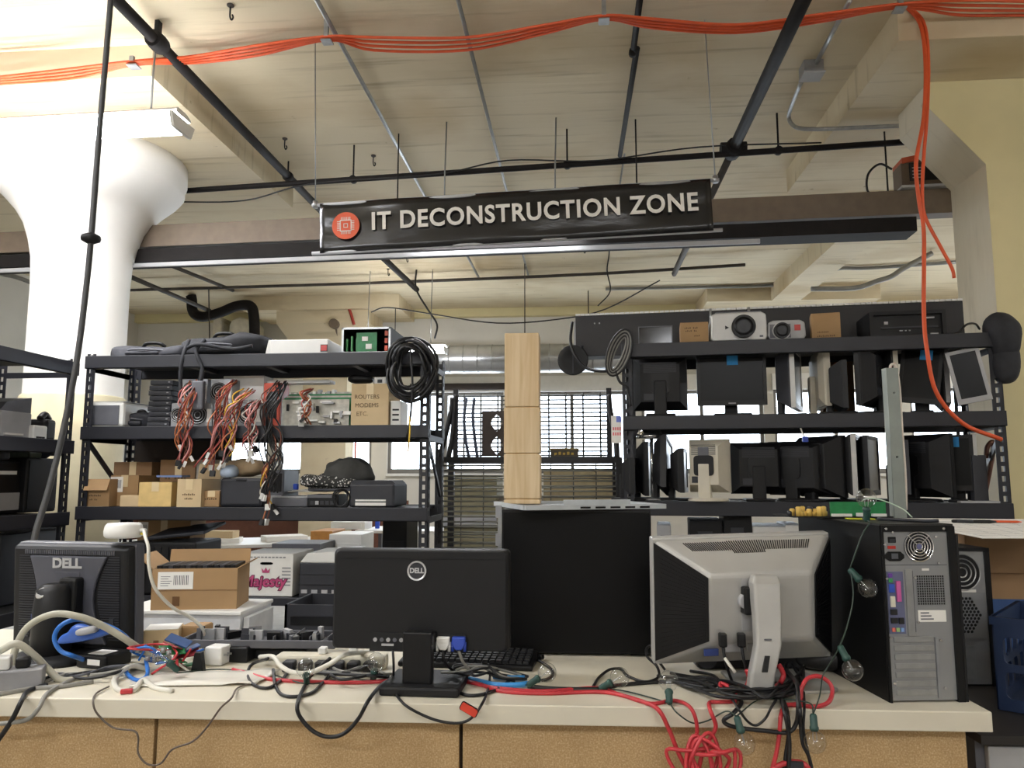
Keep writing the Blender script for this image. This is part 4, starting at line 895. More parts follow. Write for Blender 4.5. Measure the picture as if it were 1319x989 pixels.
# left post: coil of leads and tag
t = thing('cable_coil', 'hank of black and grey leads hung on the right rack left post', 'cable coil', A(797, 455, 4.27))
rnd = random.Random(11)
for k in range(6):
    ph = rnd.uniform(0, 6)
    MB().tube([(math.cos(a) * (.025 + .008 * k) + .035 * math.sin(a) , -.01 * k * .5, math.sin(a) * (.09 + .008 * k)) for a in [i * PI / 12 for i in range(24)]], .0055, 6, True).build('loop', blkc if k % 2 else gryc, t)
MB().tube(sp([(-.02, -.02, -.1), (.0, -.02, -.16), (.04, -.02, -.2), (.06, -.02, -.3)], 6), .007, 6).build('tail', blkc, t)
t = thing('price_tag', 'white paper tag with blue and pink print on rack post', 'tag', A(794, 553, 4.26))
MB().box(-.028, 0, -.075, .028, .002, .075).build('card', paper, t)
MB().box(-.0, -.001, .04, .028, 0, .075).build('blue_print', M('periwinkle', '#6f7fd0', .6), t); [MB().box(-.02 + k * .012, -.001, -.005 - .028 * r, -.012 + k * .012, 0, .012 - .028 * r).build('pink_print', M('pink_ink', '#e07a80', .6), t) for k in range(4) for r in range(2)]
MB().tube([(0, 0, .075), (.02, .02, .15)], .0015, 5).build('string', paper, t)
# ================================================================ right rack, middle shelf
z = RZ[1]
def mon(label, px0, px1, pyt, pyb, off, zz, **k):
    Y = RY((px0 + px1) / 2) + off
    x, w, h = fit(px0, px1, pyt, Y, zz); hb = A((px0 + px1) / 2, pyb, Y).z - zz
    return lcd(label, (x, Y, zz), k.pop('rz', RA), k.pop('w', w), k.pop('h', h - hb), z0=max(.0, hb), **k)
mon('black monitor turned backward at the middle shelf left end', 815, 884, 462, 529, .12, z, back=True, note=None, dp=.07)
mon('black monitor facing out with blue note on its top edge', 897, 985, 456, 522, .1, z, note=.02, logo=True)
mon('silver backed monitor standing edge-on at the shelf middle', 1000, 1048, 452, 528, .2, z, w=.34, rz=R_(68), fm=sil, bm=gry, dp=.08, stand=True)
mon('thin beige framed monitor edge-on behind the silver one', 1048, 1066, 452, 526, .22, z, w=.34, rz=R_(84), fm=bge, bm=bge, dp=.03)
carton('plain brown carton deep on the middle shelf behind dark monitors', (1058, 1098), 466, RY(1080) + .34, z, .1, card3, rz=RA, tape=False)
mon('slanted black monitor neck with grey stand on middle shelf', 1072, 1098, 468, 528, .1, z, w=.3, rz=R_(75), back=False, dp=.06)
mon('dark monitor seen half from behind on the middle shelf', 1095, 1132, 452, 524, .14, z, w=.33, rz=R_(55), back=True, dp=.07, note=None)
mon('beige edged monitor standing sideways beside grey metal channel', 1132, 1150, 453, 528, .2, z, w=.3, rz=R_(86), fm=bge, bm=blk2, dp=.03)
mon('tilted black monitor with blue note near the orange cable', 1158, 1208, 448, 520, .1, z, rz=RA + R_(-18), note=.1, roll=R_(8), tilt=R_(-6))
mon('grey slanted monitor panel leaning behind the tilted monitor', 1205, 1224, 450, 525, .24, z, w=.28, rz=R_(70), fm=lgry, roll=R_(6), stand=False)
x, Y = A(1250, 487, 4.12).x, 4.14
t = lcd('small silver rimmed screen hung askew at the middle shelf right end', (x, Y, z), RA + R_(-14), .155, .28, z0=.045, fm=lgry, bm=gry, roll=R_(-10), stand=False, dp=.03)
# ================================================================ right rack, lower shelf
z = RZ[2]
t = thing('dome_lamp', 'chrome dome desk lamp at the lower shelf left end', 'lamp', (A(842, 640, 4.36).x, 4.42, z))
hz = A(842, 560, 4.36).z - z
MB().lathe([(.075, 0), (.072, .012), (.015, .016), (.0, .017)], 24).build('base', stl, t); MB().tube([(0, 0, .01), (.0, 0, hz - .0)], .01, 8).build('stem', chrome, t)
MB().lathe([(.078, hz - .02), (.076, hz), (.062, hz + .03), (.035, hz + .05), (0, hz + .058)], 28, (-.01, 0, 0)).build('shade', chrome, t)
mon('black speaker-like monitor edge-on under the dome lamp', 812, 824, 590, 635, .1, z, w=.26, rz=R_(80), dp=.05)
mon('curved black monitor edge-on left of the lamp stem', 828, 842, 570, 638, .26, z, w=.3, rz=R_(80), dp=.05)
mon('slanted black monitor edge-on right of the lamp stem', 846, 872, 566, 634, .14, z, w=.28, rz=R_(76), roll=R_(12), dp=.05)
mon('narrow black monitor edge-on beside the beige monitor', 872, 888, 578, 634, .12, z, w=.27, rz=R_(78), dp=.05)
t = mon('beige office monitor turned backward on the lower shelf', 887, 940, 566, 634, .08, z, rz=RA + R_(-22), back=True, fm=bge, bm=bge, dp=.09, base='disc')
MB().box(-.03, .1, .24, .03, .106, .29).build('logo_plate', gry2, t)
mon('black monitor turned backward beside the beige monitor', 940, 1007, 570, 636, .12, z, back=True, dp=.08)
mon('black round-backed monitor half turned at the lower shelf middle', 1007, 1052, 568, 638, .12, z, w=.36, rz=R_(-42), back=True, dp=.1, base='disc')
mon('tall black monitor stand and back left of grey channel', 1044, 1072, 562, 640, .1, z, w=.3, rz=R_(-60), back=True, dp=.09)
mon('black monitor with silver edge standing edge-on in front of window', 1092, 1112, 560, 638, .1, z, w=.32, rz=R_(66), fm=sil, dp=.06)
mon('grey faced monitor standing edge-on behind grey channel', 1108, 1134, 562, 638, .2, z, w=.32, rz=R_(60), fm=gry, dp=.05)
mon('black monitor on bent silver foot right of grey channel', 1154, 1176, 568, 636, .1, z, w=.3, rz=R_(70), fm=gry, dp=.07)
mon('large black monitor back leaning beside the blue-noted one', 1166, 1206, 560, 640, .14, z, w=.34, rz=R_(-58), back=True, dp=.1, base='disc')
mon('black monitor with silver right edge and blue note on lower shelf', 1207, 1250, 560, 632, .08, z, note=-.05, fm=blk, rz=RA + R_(-20), edge=True)
t, w, h, d = unit('spare_stand', 'loose charcoal monitor neck leaning at the lower shelf right', 'monitor stand', (1252, 1270), 586, 4.16, z, .06, gry, rz=RA); MB().box(-.12, -.06, 0, .06, .1, .01).build('foot_plate', lgry, t)
tag(MB().tube(sp([A(1270, 590, 4.3), A(1272, 575, 4.3), A(1280, 570, 4.3), A(1276, 600, 4.3), A(1268, 640, 4.3)], 5), .012, 6).build('brown_strap', M('brown_strap', '#5a3424', .6)), 'brown strap hanging behind the right rack end', 'strap')
cable('rack_lead', 'thin lead with blue plug dangling under middle shelf', 'cord', [A(1030, 548, 4.2), A(1033, 556, 4.19), A(1036, 562, 4.19)], .004, whtc); tag(MB().box(-.014, -.008, -.03, .014, .008, 0).build('blue_plug', M('vga_blue', '#2b46a8', .4), None, .002, loc=A(1037, 562, 4.19)), 'blue video plug dangling under the middle shelf', 'plug')
# bottom shelf
z = RZ[3]
for lab, px, pyt, off, mt, nm in (('grey laser printer on the right rack bottom shelf, leftmost', (846, 864), 676, .05, lgry, 'laser_printer'), ('black computer tower on the right rack bottom shelf', (888, 930), 670, .05, blk2, 'computer_tower'), ('dark cabinet box on the right rack bottom shelf', (932, 968), 664, .05, blk, 'computer_tower'), ('white printer with dark badge on the right rack bottom shelf', (970, 1012), 678, .05, wht, 'desktop_printer'), ('white boxed device at right rack bottom shelf near tower', (1012, 1035), 676, .05, wht, 'desktop_printer')):
    t, w, h, d = unit(nm, lab, 'printer' if 'printer' in nm else 'computer', px, pyt, RY(px[0]) + off, z, .35, mt, rz=RA)
    MB().box(-w * .25, -.003, h * .8, w * .2, 0, h * .86).build('badge', gry, t); MB().box(-w * .4, -.004, h * .1, w * .4, 0, h * .5).build('front_panel', mt, t, .004)
# ================================================================ wire cage cart in the middle
a, b = A(566, 595, 5.2), A(797, 595, 5.2)
cw = b.x - a.x; zr = a.z
t = thing('wire_cart', 'black framed wire cage cart behind the wooden post', 'cart', ((a.x + b.x) / 2, 5.2, 0))
dk = M('cart_frame', '#1e1d1f', .45, var=.1)
for sx in (-1, 1):
    for y in (0, .5): MB().box(sx * cw / 2 - .022, y - .022, .08, sx * cw / 2 + .022, y + .022, zr + .03).build('post', dk, t)
    MB().lathe([(.04, -.012), (.04, .012)], 16, (sx * cw / 2, 0, .04), 'x').build('caster', blk, t)
for y in (0, .5): MB().box(-cw / 2, y - .018, zr - .005, cw / 2, y + .018, zr + .035).build('rail', dk, t)
wire_m = M('wire_steel', '#4a4a47', .5, .3)
wire_l = M('wire_zinc', '#9b9b92', .45, .2)
wm = MB().tube([(-cw / 2, 0, 0), (cw / 2, 0, 0)], .0062, 5).mesh('wire', wire_l)
zz = .3
i = 0
while zz < zr - .02:
    link(wm, 'wire', t, loc=(0, -.01, zz)); 
    if i % 2 == 0: link(wm, 'wire', t, loc=(0, .5, zz + .015))
    zz += .034; i += 1
wv = MB().tube([(0, 0, .2), (0, 0, zr)], .004, 5).mesh('wire', wire_m)
for i in range(7): link(wv, 'wire', t, loc=(-cw / 2 + cw * (i + 1) / 8, .0, 0))
# upper mesh panel leaning on it
a, b = A(588, 590, 5.5), A(785, 590, 5.5); zt = A(690, 507, 5.5).z; pw = b.x - a.x
t = thing('mesh_screen', 'upright wire mesh panel standing on the cart', 'mesh panel', ((a.x + b.x) / 2, 5.45, zr + .04))
hh = zt - zr - .04
for s in (-1, 1): MB().box(s * pw / 2 - .018, -.01, 0, s * pw / 2 + .018, .01, hh + .03).build('side_bar', dk, t)
wh_ = MB().tube([(-pw / 2, 0, 0), (pw / 2, 0, 0)], .006, 5).mesh('wire', wire_m); wv2 = MB().tube([(0, 0, 0), (0, 0, hh)], .0065, 5).mesh('wire', wire_m)
for i in range(15): link(wh_, 'wire', t, loc=(0, -.005, hh * (i + .3) / 15))
for i in range(9): link(wv2, 'wire', t, loc=(-pw / 2 + pw * (i + .5) / 9, .004, 0))
# curved dark pieces and dark leaf board in the cage
x, w, h = fit(621, 652, 529, 5.3, zr + .04)
lz = lambda c, r: [(math.copysign(1, 1) * 0, 0)]
def leaf(cx, c0, c1, r): return [(cx - r * math.sin(PI * i / 8), c0 + (c1 - c0) * i / 8) for i in range(9)] + [(cx + r * math.sin(PI * i / 8), c1 + (c0 - c1) * i / 8) for i in range(1, 8)]
o = cutout(rect(-w / 2, 0, w / 2, h), [leaf(.02, h * .55, h * .92, w * .24), leaf(.02, h * .04, h * .44, w * .24)], .012, 'leaf_board', M('dark_brown_board', '#4a403a', .6), None, (x, 5.3, zr + .04))
tag(o, 'dark brown board with two leaf shaped cutouts in the cage', 'board')
for lab, pts in (('leaning dark slat nearest the left rack in the cage', [(577, 592), (583, 560), (586, 520), (588, 508)]), ('curved dark bracket at the left of the cage', [(566, 590), (574, 560), (581, 530), (583, 512)]), ('curved dark bracket at the right of the cage', [(795, 592), (793, 560), (786, 530), (784, 508)]), ('blue grey curved slat in the cage, left', [(604, 590), (599, 560), (598, 535), (601, 512)]), ('blue grey curved slat in the cage, middle', [(615, 590), (611, 560), (609, 535), (611, 512)])):
    tag(MB().tube(sp([A(p[0], p[1], 5.32) for p in pts], 5), .02 if 'bracket' in lab or 'slat near' in lab else .012, 6).build('cage_slat', dk if 'blue' not in lab else M('blue_grey', '#4e5566', .5)), lab, 'slat')
x, w, h = fit(709, 745, 577, 5.35, zr + .04)
t = thing('printed_carton', 'small dark carton with gold print sitting in the cage', 'box', (x, 5.35, zr + .04)); MB().box(-w / 2, 0, 0, w / 2, .15, h).build('body', M('olive_card', '#4d4434', .6), t); [MB().box(-w * .36 + k * w * .15, -.002, h * .2, -w * .27 + k * w * .15, 0, h * (.45 + .1 * (k % 2))).build('gold_print', M('gold_ink', '#c9a640', .5), t) for k in range(5)]; MB().box(-w / 2 - .004, -.004, h * .8, w / 2 + .004, .154, h).build('lid', M('gold_card', '#8d7a45', .6), t)
tag(MB().box(-.75, 0, 0, .75, .04, .1).build('dark_plank', M('dark_plank', '#3f3733', .6), None, loc=(A(590, 502, 11.6).x, 11.6, A(590, 502, 11.6).z)), 'dark plank crossing the window behind the cage', 'plank')
# ================================================================ far work area seen under the left rack
def table(label, x, y, w, d, zt, rz=0.0, mat=wht):
    t = thing('work_table', label, 'table', (x, y, 0), rz)
    MB().box(-w / 2, -d / 2, zt - .03, w / 2, d / 2, zt).build('tabletop', mat, t, .004)
    for sx in (-1, 1):
        for sy in (-1, 1): MB().box(sx * (w / 2 - .06) - .02, sy * (d / 2 - .06) - .02, 0, sx * (w / 2 - .06) + .02, sy * (d / 2 - .06) + .02, zt - .03).build('leg', gry2, t)
    return t
table('white far work table strewn with papers behind the left rack', -3.6, 7.4, 2.2, .9, .78, R_(20)); table('white far table near the window with boxes', -1.7, 8.4, 1.3, .7, .85, R_(-5))
for i, (x, y) in enumerate(((-4.1, 7.15), (-3.5, 7.35), (-2.95, 7.6))):
    tag(MB().box(-.2, -.14, 0, .2, .14, .03 + .01 * i).build('paper_stack', paper, None, loc=(x, y, .781), rot=(0, 0, .3 * i)), ['leftmost', 'middle', 'rightmost'][i] + ' stack of white paper on the far papers table', 'paper', 'paper stacks on the far table')
for lab, px, pyt, Y, z_, mt, dp in (('far white carton with lettering on the table near the window', (426, 470), 672, 8.2, .85, wht, .3), ('far tan roll of card under the left rack', (262, 300), 684, 7.3, .80, card2, .15), ('far white drum printer in front of the window table', (424, 466), 688, 6.6, .55, wht, .4), ('far wooden cabinet with orange doors', (400, 428), 684, 7.0, .3, M('orange_wood', '#b8803f', .5), .4), ('far grey flat cabinet behind the printer', (350, 412), 700, 6.2, .5, gry2, .4), ('far dark cabinet beside the left rack right post', (493, 524), 668, 5.6, .3, blk2, .4)):
    x, w, h = fit(px[0], px[1], pyt, Y, z_)
    t = thing('far_cabinet', lab, 'cabinet', (x, Y, 0)); MB().box(-w / 2, 0, 0 if z_ < .6 else z_, w / 2, dp, z_ + h).build('body', mt, t, .005); MB().box(-w * .4, -.004, z_ + h * .3, w * .4, 0, z_ + h * .8).build('front_panel', mt, t, .002)
    if z_ > .6: t.location.z = 0
for lab, px, Y, mt in (('bright orange jug on the far table by the post', (459, 469, 656, 682), 8.4, M('orange_jug', '#e0562c', .5)), ('orange cap bottle among the far papers', (272, 280, 684, 697), 7.4, M('orange_cap', '#d8451f', .5)), ('blue bottle at the far shelf end', (483, 489, 667, 682), 8.4, M('blue_plastic', '#2550c8', .4))):
    p = A((px[0] + px[1]) / 2, px[3], Y); p.z = .781 if 'cap bottle' in lab else .851; r = (px[1] - px[0]) / 2 * Y / 990; h = (px[3] - px[2]) * Y / 990
    t = thing('bottle', lab, 'bottle', p); MB().lathe([(r, 0), (r, h * .6), (r * .4, h * .8), (r * .4, h)], 14).build('body', mt, t); MB().lathe([(r * .45, h), (r * .45, h * 1.1)], 12).build('cap', wht, t)
# orange-yellow sign pair on window
for i, px in enumerate((402, 411)):
    p = A(px, 580, 11.685); t = thing('hanging_card', ['left', 'right'][i] + ' yellow card hanging at the far window', 'card', p); MB().box(-.045, 0, -.1, .045, .01, .1).build('card', M('amber_card', '#d69a2c', .6), t); MB().tube([(0, 0, .1), (0, 0, .5)], .004, 5).build('string', gry2, t)
tag(MB().box(-.012, 0, 0, .012, .02, 1.3).build('red_pole', M('red_paint', '#a5382c', .5), None, loc=(A(457, 600, 11.4).x, 11.4, 1.48)), 'thin red pole in front of the far window', 'pole')
# ================================================================ second bench behind the desk
BZ = .79
t = thing('side_bench', 'grey topped bench behind the desk holding the parcel', 'bench', (-1.55, 3.25, 0))
MB().box(-.85, -.5, BZ - .035, .95, .5, BZ).build('benchtop', M('grey_laminate', '#9a9b98', .5), t, .004)
for sx in (-.8, .9):
    for sy in (-.45, .45): MB().box(sx - .025, sy - .025, 0, sx + .025, sy + .025, BZ - .035).build('leg', gry, t)
x, w, h = fit(150, 312, 786, 2.86, BZ)
t = thing('plastic_bin', 'flat white plastic bin under the open parcel box', 'bin', (x, 2.86, BZ)); MB().loft([[(-w / 2 * s, .0 + e, zz), (w / 2 * s, .0 + e, zz), (w / 2 * s, .29 - e, zz), (-w / 2 * s, .29 - e, zz)] for s, e, zz in ((.94, .01, 0), (.98, 0, h - .015))]).build('tub', M('frosted_plastic', '#d6d7d9', .35), t); MB().box(-w / 2, -.01, h - .015, w / 2, .30, h).build('lid', wht, t, .004)
MB().box(w / 2 - .002, .02, .01, w / 2 + .02, .25, h * .8).build('clip_handle', M('frosted_plastic', '#d6d7d9', .35), t)
zb = BZ + h
t = carton('open brown shipping box full of drives with address label', (201, 303), 732, 2.88, zb, .2, card, rz=R_(11), flaps=2 | 8 | 4, sticker=(.07, .50, .48, .92), tape=False, name='parcel_box', bf=.28, rf=.12)
w, h = fit(201, 303, 732, 2.88, zb)[1:]
MB().box(-w * .25, -.002, h * .1, -w * .17, 0, h * .32).build('recycle_mark', M('dark_card_ink', '#6b4a28', .8), t)
MB().box(-w * .5, -.0015, h * .46, w * .5, 0, h * .475).build('crease', card3, t)
for i in range(14): MB().box(-w * .47 + i * w * .067, .02, h * .55, -w * .47 + i * w * .067 + w * .055, .18, h * 1.06).build('boxed_drive', (blk, blk2, note_m if i == 3 else gry)[i % 3], t)
x, w, h = fit(367, 450, 779, 3.1, BZ)
t = thing('black_tray', 'black plastic tray lying on the bench left of the wide monitor', 'tray', (x, 3.1, BZ)); MB().box(-w / 2, 0, 0, w / 2, .3, .012).box(-w / 2, 0, .012, -w / 2 + .01, .3, h).box(w / 2 - .01, 0, .012, w / 2, .3, h).box(-w / 2, 0, .012, w / 2, .01, h).box(-w / 2, .29, .012, w / 2, .3, h).build('tray', gry, t); MB().box(-w * .4, -.004, h * .3, w * .3, 0, h * .6).build('front_lip', blk, t)

for i, (px, pyt, Y, zb_, mt, lab) in enumerate((((572, 640), 612, 6.4, 0, M('olive_crate', '#8b8468', .7), 'olive crate standing on floor behind the wire cart left'), ((640, 700), 640, 6.6, 0, M('grey_card', '#a39c92', .8), 'grey crate standing on floor behind the wire cart middle'), ((700, 790), 605, 6.3, 0, M('straw_card', '#a89a78', .8), 'straw coloured crate on floor behind the wire cart right'))):
    t, w, h, d = unit('shipping_crate', lab, 'crate', px, pyt, Y, zb_, .5, mt)
    for k in range(3): MB().box(-w * .5, -.015, h * (.1 + .3 * k), w * .5, 0, h * (.1 + .3 * k) + .09).build('board', card2 if k % 2 else lgry, t)
# ================================================================ the desk
DZ = .92
dl, dr_ = Zp(0, 898, DZ), Zp(1278, 917, DZ)
DA = math.atan2(dr_.y - dl.y, dr_.x - dl.x); DL = math.hypot(dr_.x - dl.x, dr_.y - dl.y)
t = thing('work_bench', 'long cream topped work bench with particle board front', 'bench', (dl.x, dl.y, 0), DA)
MB().box(-.7, 0, DZ - .042, DL, .76, DZ).build('worktop', desk_m, t, .0025)
def dlx(px): p = Zp(px, 930, .9); return (p.x - dl.x) / math.cos(DA)
pj = [-.69, dlx(156), dlx(585), dlx(1262)]
for i in range(3):
    MB().box(pj[i] + .004, .05, .1, pj[i + 1] - .004, .068, DZ - .046).build('front_panel', pb_m, t, .0015)
MB().box(-.68, .075, .1, pj[3] - .005, .085, DZ - .05).build('backing_board', M('dark_gap', '#3b2c1c', .8), t)
MB().box(pj[3] - .02, .09, 0, pj[3], .74, DZ - .045).build('side_panel', pb_m, t)
MB().box(-.66, .07, 0, pj[3] - .03, .12, .1).build('plinth', gry, t)
MB().box(-.68, .05, DZ - .0445, pj[3], .055, DZ - .042).build('top_rail', M('dark_gap', '#3b2c1c', .8), t)
# ================================================================ wide black monitor, back toward us
Yp = 1.88
pa, pb_ = A(428, 707, Yp), A(656, 841, Yp); w = pb_.x - pa.x; h = pa.z - pb_.z; xc = (pa.x + pb_.x) / 2
t = thing('wide_monitor', 'wide black monitor seen from behind with round silver badge', 'monitor', (xc, Yp, DZ), R_(-1))
z0 = pb_.z - DZ
def rr(s, y, dz=0): return [(x, y, z + z0 + h / 2 + dz) for x, z in rrect(-w / 2 * s, -h / 2 * s, w / 2 * s, h / 2 * s, .012)]
MB().loft([rr(1, .034), rr(1, .018), rr(.985, .006), rr(.96, .0)], True).build('rear_shell', blk2, t, .001)
MB().loft([rr(1.0, .035), rr(1.0, .046)], True).build('bezel', blk, t)
MB().box(-w / 2 + .015, .0465, z0 + .018, w / 2 - .015, .0475, z0 + h - .015).build('screen', screen_m, t)
MB().box(-w * .455, -.0008, z0 + h - .022, w * .455, .0, z0 + h - .0205).build('seam', blk, t)
bx_ = A(537, 735, Yp).x - xc; bz = A(537, 735, Yp).z - DZ
MB().lathe([(.0235, -.0025), (.0235, 0), (.0195, 0), (.0195, -.0025), (.0235, -.0025)], 36, (bx_, 0, bz), 'y', True, False).build('badge_ring', dell_sil, t)
MB().lathe([(.0195, -.0012), (.0195, 0)], 36, (bx_, 0, bz), 'y').build('badge_disc', gry, t)
text('D\u00cbLL'.replace('\u00cb', 'E'), .0165, dell_sil, t, (bx_, -.0018, bz), bold=.0006, sx=.95)
q0, q1 = A(476, 842, Yp).x - xc, A(522, 842, Yp).x - xc; q2 = A(600, 842, Yp).x - xc
MB().box(q0, -.004, z0 - .001, q2, .004, z0 + .042).build('port_recess', M('recess_black', '#0a0a0b', .7), t)
for i in range(5): MB().lathe([(.005, -.006), (.005, -.004)], 10, (q0 + .014 + i * .016, 0, z0 + .026), 'y').build('port', gry2 if i % 2 else lgry, t)
MB().box(q0 + .03, -.006, z0 + .012, q0 + .06, -.004, z0 + .017).build('print_line', lgry, t)
n0, n1 = A(519, 860, 1.83).x - xc, A(557, 860, 1.83).x - xc
MB().box(n0, -.055, .02, n1, -.025, z0 + .055).box(n0, -.03, z0 + .01, n1, .01, z0 + .05).build('stand_neck', blk, t, .004)
b0, b1 = Zp(488, 897, DZ).x - xc, Zp(593, 897, DZ).x - xc
MB().box(b0, -.085, 0, b1, .085, .022).build('stand_base', blk2, t, .006)
def dplug(label, px, mat, cord, pts):
    p = A(px, 820, Yp - .012)
    t = thing('video_plug', label, 'plug', p)
    MB().prism([(-.016, 0), (.016, 0), (.016, -.016), (.008, -.03), (-.008, -.03), (-.016, -.016)], -.008, .008).build('shell', mat, t, .003)
    for s in (-1, 1): MB().lathe([(.0035, -.034), (.004, -.012)], 8, (s * .0145, 0, 0)).build('thumb_screw', mat, t)
    MB().tube(sp([Vector(q) - p for q in pts], 5), .0035, 7).build('lead', cord, t)
dplug('white digital video plug hanging under the wide monitor', 571, wht, blkc, [A(571, 838, 1.868), A(572, 850, 1.87), A(582, 862, 1.9), A(600, 868, 1.93)])
dplug('blue analogue video plug hanging under the wide monitor', 591, M('vga_blue', '#2b46a8', .4), gryc, [A(591, 838, 1.868), A(595, 850, 1.87), A(602, 860, 1.88), A(608, 868, 1.9)])
# ================================================================ silver monitor, back toward us
sp_ = Zp(985, 888, DZ)
Ys = 2.02; SZ = .0
c = A(955, 770, Ys); w, h = .455, .315
t = thing('silver_monitor', 'silver monitor with black side vents seen from behind', 'monitor', (c.x + .002, Ys, DZ), R_(9))
zc = c.z - DZ
T = Matrix.Translation((0, 0, zc)) @ Matrix.Rotation(R_(7), 4, 'X') @ Matrix.Rotation(R_(-1.5), 4, 'Y')
def sput(m, n, mt, bev=0, lab=None):
    o = m.build(n, mt, t, bev, label=lab); o.matrix_local = T; return o
O = [(-w / 2, h / 2), (w / 2, h / 2), (w / 2, -h / 2), (-w / 2, -h / 2)]           # outer rim
I = [(-.105, .078), (.150, .078), (.150, -.085), (-.105, -.085)]
D = -.075
P3 = lambda q, y: (q[0], y, q[1])
sput(MB().box(-w / 2, 0, -h / 2, w / 2, .03, h / 2), 'front_frame', sil, .004)
sput(MB().box(-w / 2 + .015, .0305, -h / 2 + .02, w / 2 - .015, .0315, h / 2 - .015), 'screen', screen_m)
sh = MB()
sh.add([P3(O[0], 0), P3(O[1], 0), P3(I[1], D), P3(I[0], D)], [(0, 1, 2, 3)])
sh.add([P3(O[3], 0), P3(O[2], 0), P3(I[2], D), P3(I[3], D)], [(0, 1, 2, 3)])
sh.add([P3(q, D) for q in I], [(0, 1, 2, 3)])
sh.add([P3(q, 0) for q in O], [(0, 1, 2, 3)])
sh.add([P3(O[0], 0), P3(O[3], 0), P3(I[3], D), P3(I[0], D)], [(0, 1, 2, 3)]); sh.add([P3(O[1], 0), P3(O[2], 0), P3(I[2], D), P3(I[1], D)], [(0, 1, 2, 3)])
bm = bmesh.new(); me = sh.mesh('rear_shell', sil); bm.from_mesh(me); bmesh.ops.remove_doubles(bm, verts=bm.verts, dist=1e-5); bmesh.ops.recalc_face_normals(bm, faces=bm.faces); bm.to_mesh(me); bm.free()
o = link(me, 'rear_shell', t, .012, seg=4); o.matrix_local = T
for s in (0, 1):
    oo, ii = (O[0], O[3]), (I[0], I[3])
    if s: oo, ii = (O[1], O[2]), (I[1], I[2])
    sg = -1 if s == 0 else 1
    n_ = Vector((sg * abs(D), -(abs(oo[0][0]) - abs(ii[0][0])), 0)).normalized() * .004
    v = [Vector(P3(oo[0], 0)), Vector(P3(oo[1], 0)), Vector(P3(ii[1], D)), Vector(P3(ii[0], D))]
    cen = sum(v, Vector()) / 4; v = [cen + (p - cen) * .93 for p in v]
    m = MB().add([p + n_ * .2 for p in v] + [p + n_ for p in v], [(0, 1, 2, 3), (4, 5, 6, 7), (0, 1, 5, 4), (1, 2, 6, 5), (2, 3, 7, 6), (3, 0, 4, 7)])
    vp = sput(m, 'side_vent', blk, 0, 'black ribbed side vent panel')
    rb = MB()
    for i in range(22):
        f = .06 + .88 * i / 21
        a_, b_ = v[0].lerp(v[1], f) * 1.0, v[3].lerp(v[2], f) * 1.0
        rb.bar(a_.lerp(b_, .12) + n_ * 1.2, a_.lerp(b_, .94) + n_ * 1.2, .0018, .0025)
    sput(rb, 'vent_ribs', blk2)['kind'] = 'stuff'
sl = MB()
A0, A1, B0, B1 = Vector(P3(O[0], 0)), Vector(P3(O[1], 0)), Vector(P3(I[0], D)), Vector(P3(I[1], D))
nn = (A1 - A0).cross(B0 - A0).normalized(); nn = nn if nn.y < 0 else -nn
for i in range(56):
    f = .13 + .76 * i / 55
    a_ = A0.lerp(A1, f); b_ = B0.lerp(B1, f); k1, k2 = (.14, .46) if 19 <= i <= 34 else (.16, .38)
    sl.bar(a_.lerp(b_, k1) + nn * .0006, a_.lerp(b_, k2) + nn * .0006, .0022, .0016)
sput(sl, 'top_vent_slots', blk)['kind'] = 'stuff'
sput(MB().box(-.03, D - .002, -.058, .028, D + .0, .07), 'mount_plate', lgry, .002)
sput(MB().box(-.12, -.066, -.118, -.085, -.06, -.102), 'blue_sticker', M('navy_label', '#3a4a86', .5))
sput(MB().box(-.07, -.072, -.108, -.03, -.066, -.09).box(-.015, -.072, -.108, .03, -.066, -.09), 'port_cover', lgry)
# arm
ax = A(988, 740, Ys - .12).x - t.location.x
px_ = lambda px, py, Y: (A(px, py, Y) - Vector(t.location))
Rz = Matrix.Rotation(-R_(9), 3, 'Z')
def arm(px0, px1, py, Y, th):
    p, q = Rz @ px_(px0, py, Y), Rz @ px_(px1, py, Y); y = Vector((0, th, 0))
    return [p, q, q + y, p + y]
rg = [arm(972, 1003, 741, 1.90, .03), arm(971, 1007, 752, 1.885, .04), arm(974, 1008, 800, 1.88, .03), arm(975, 1008, 832, 1.875, .028), arm(968, 1000, 868, 1.87, .028), arm(966, 997, 889, 1.87, .03)]
MB().loft(rg).build('stand_arm', sil, t, .006, seg=3)
MB().loft([arm(986, 992, 845, 1.868, .004), arm(982, 989, 866, 1.863, .004)]).build('cable_slot', blk, t)
MB().loft([arm(985, 994, 823, 1.872, .003), arm(985, 994, 825, 1.872, .003)]).build('release_mark', gry2, t)
hj = Rz @ px_(958, 775, Ys - .1)
MB().lathe([(.02, -.01), (.02, .04)], 20, (hj.x + .012, hj.y + .01, hj.z), 'y').build('hinge', lgry, t); MB().box(hj.x, hj.y - .01, hj.z - .03, hj.x + .07, hj.y + .03, hj.z + .035).build('hinge_block', blk, t, .004)
bp0 = Rz @ (Zp(955, 896, DZ) - Vector(t.location)); bp1 = Rz @ (Zp(1085, 893, DZ) - Vector(t.location))
MB().prismz([(bp0.x, bp0.y), (bp1.x - .02, bp0.y), (bp1.x, bp0.y + .02), (bp1.x - .01, bp0.y + .2), (bp0.x + .02, bp0.y + .2)], .0, .008).build('stand_base', sil, t, .003)
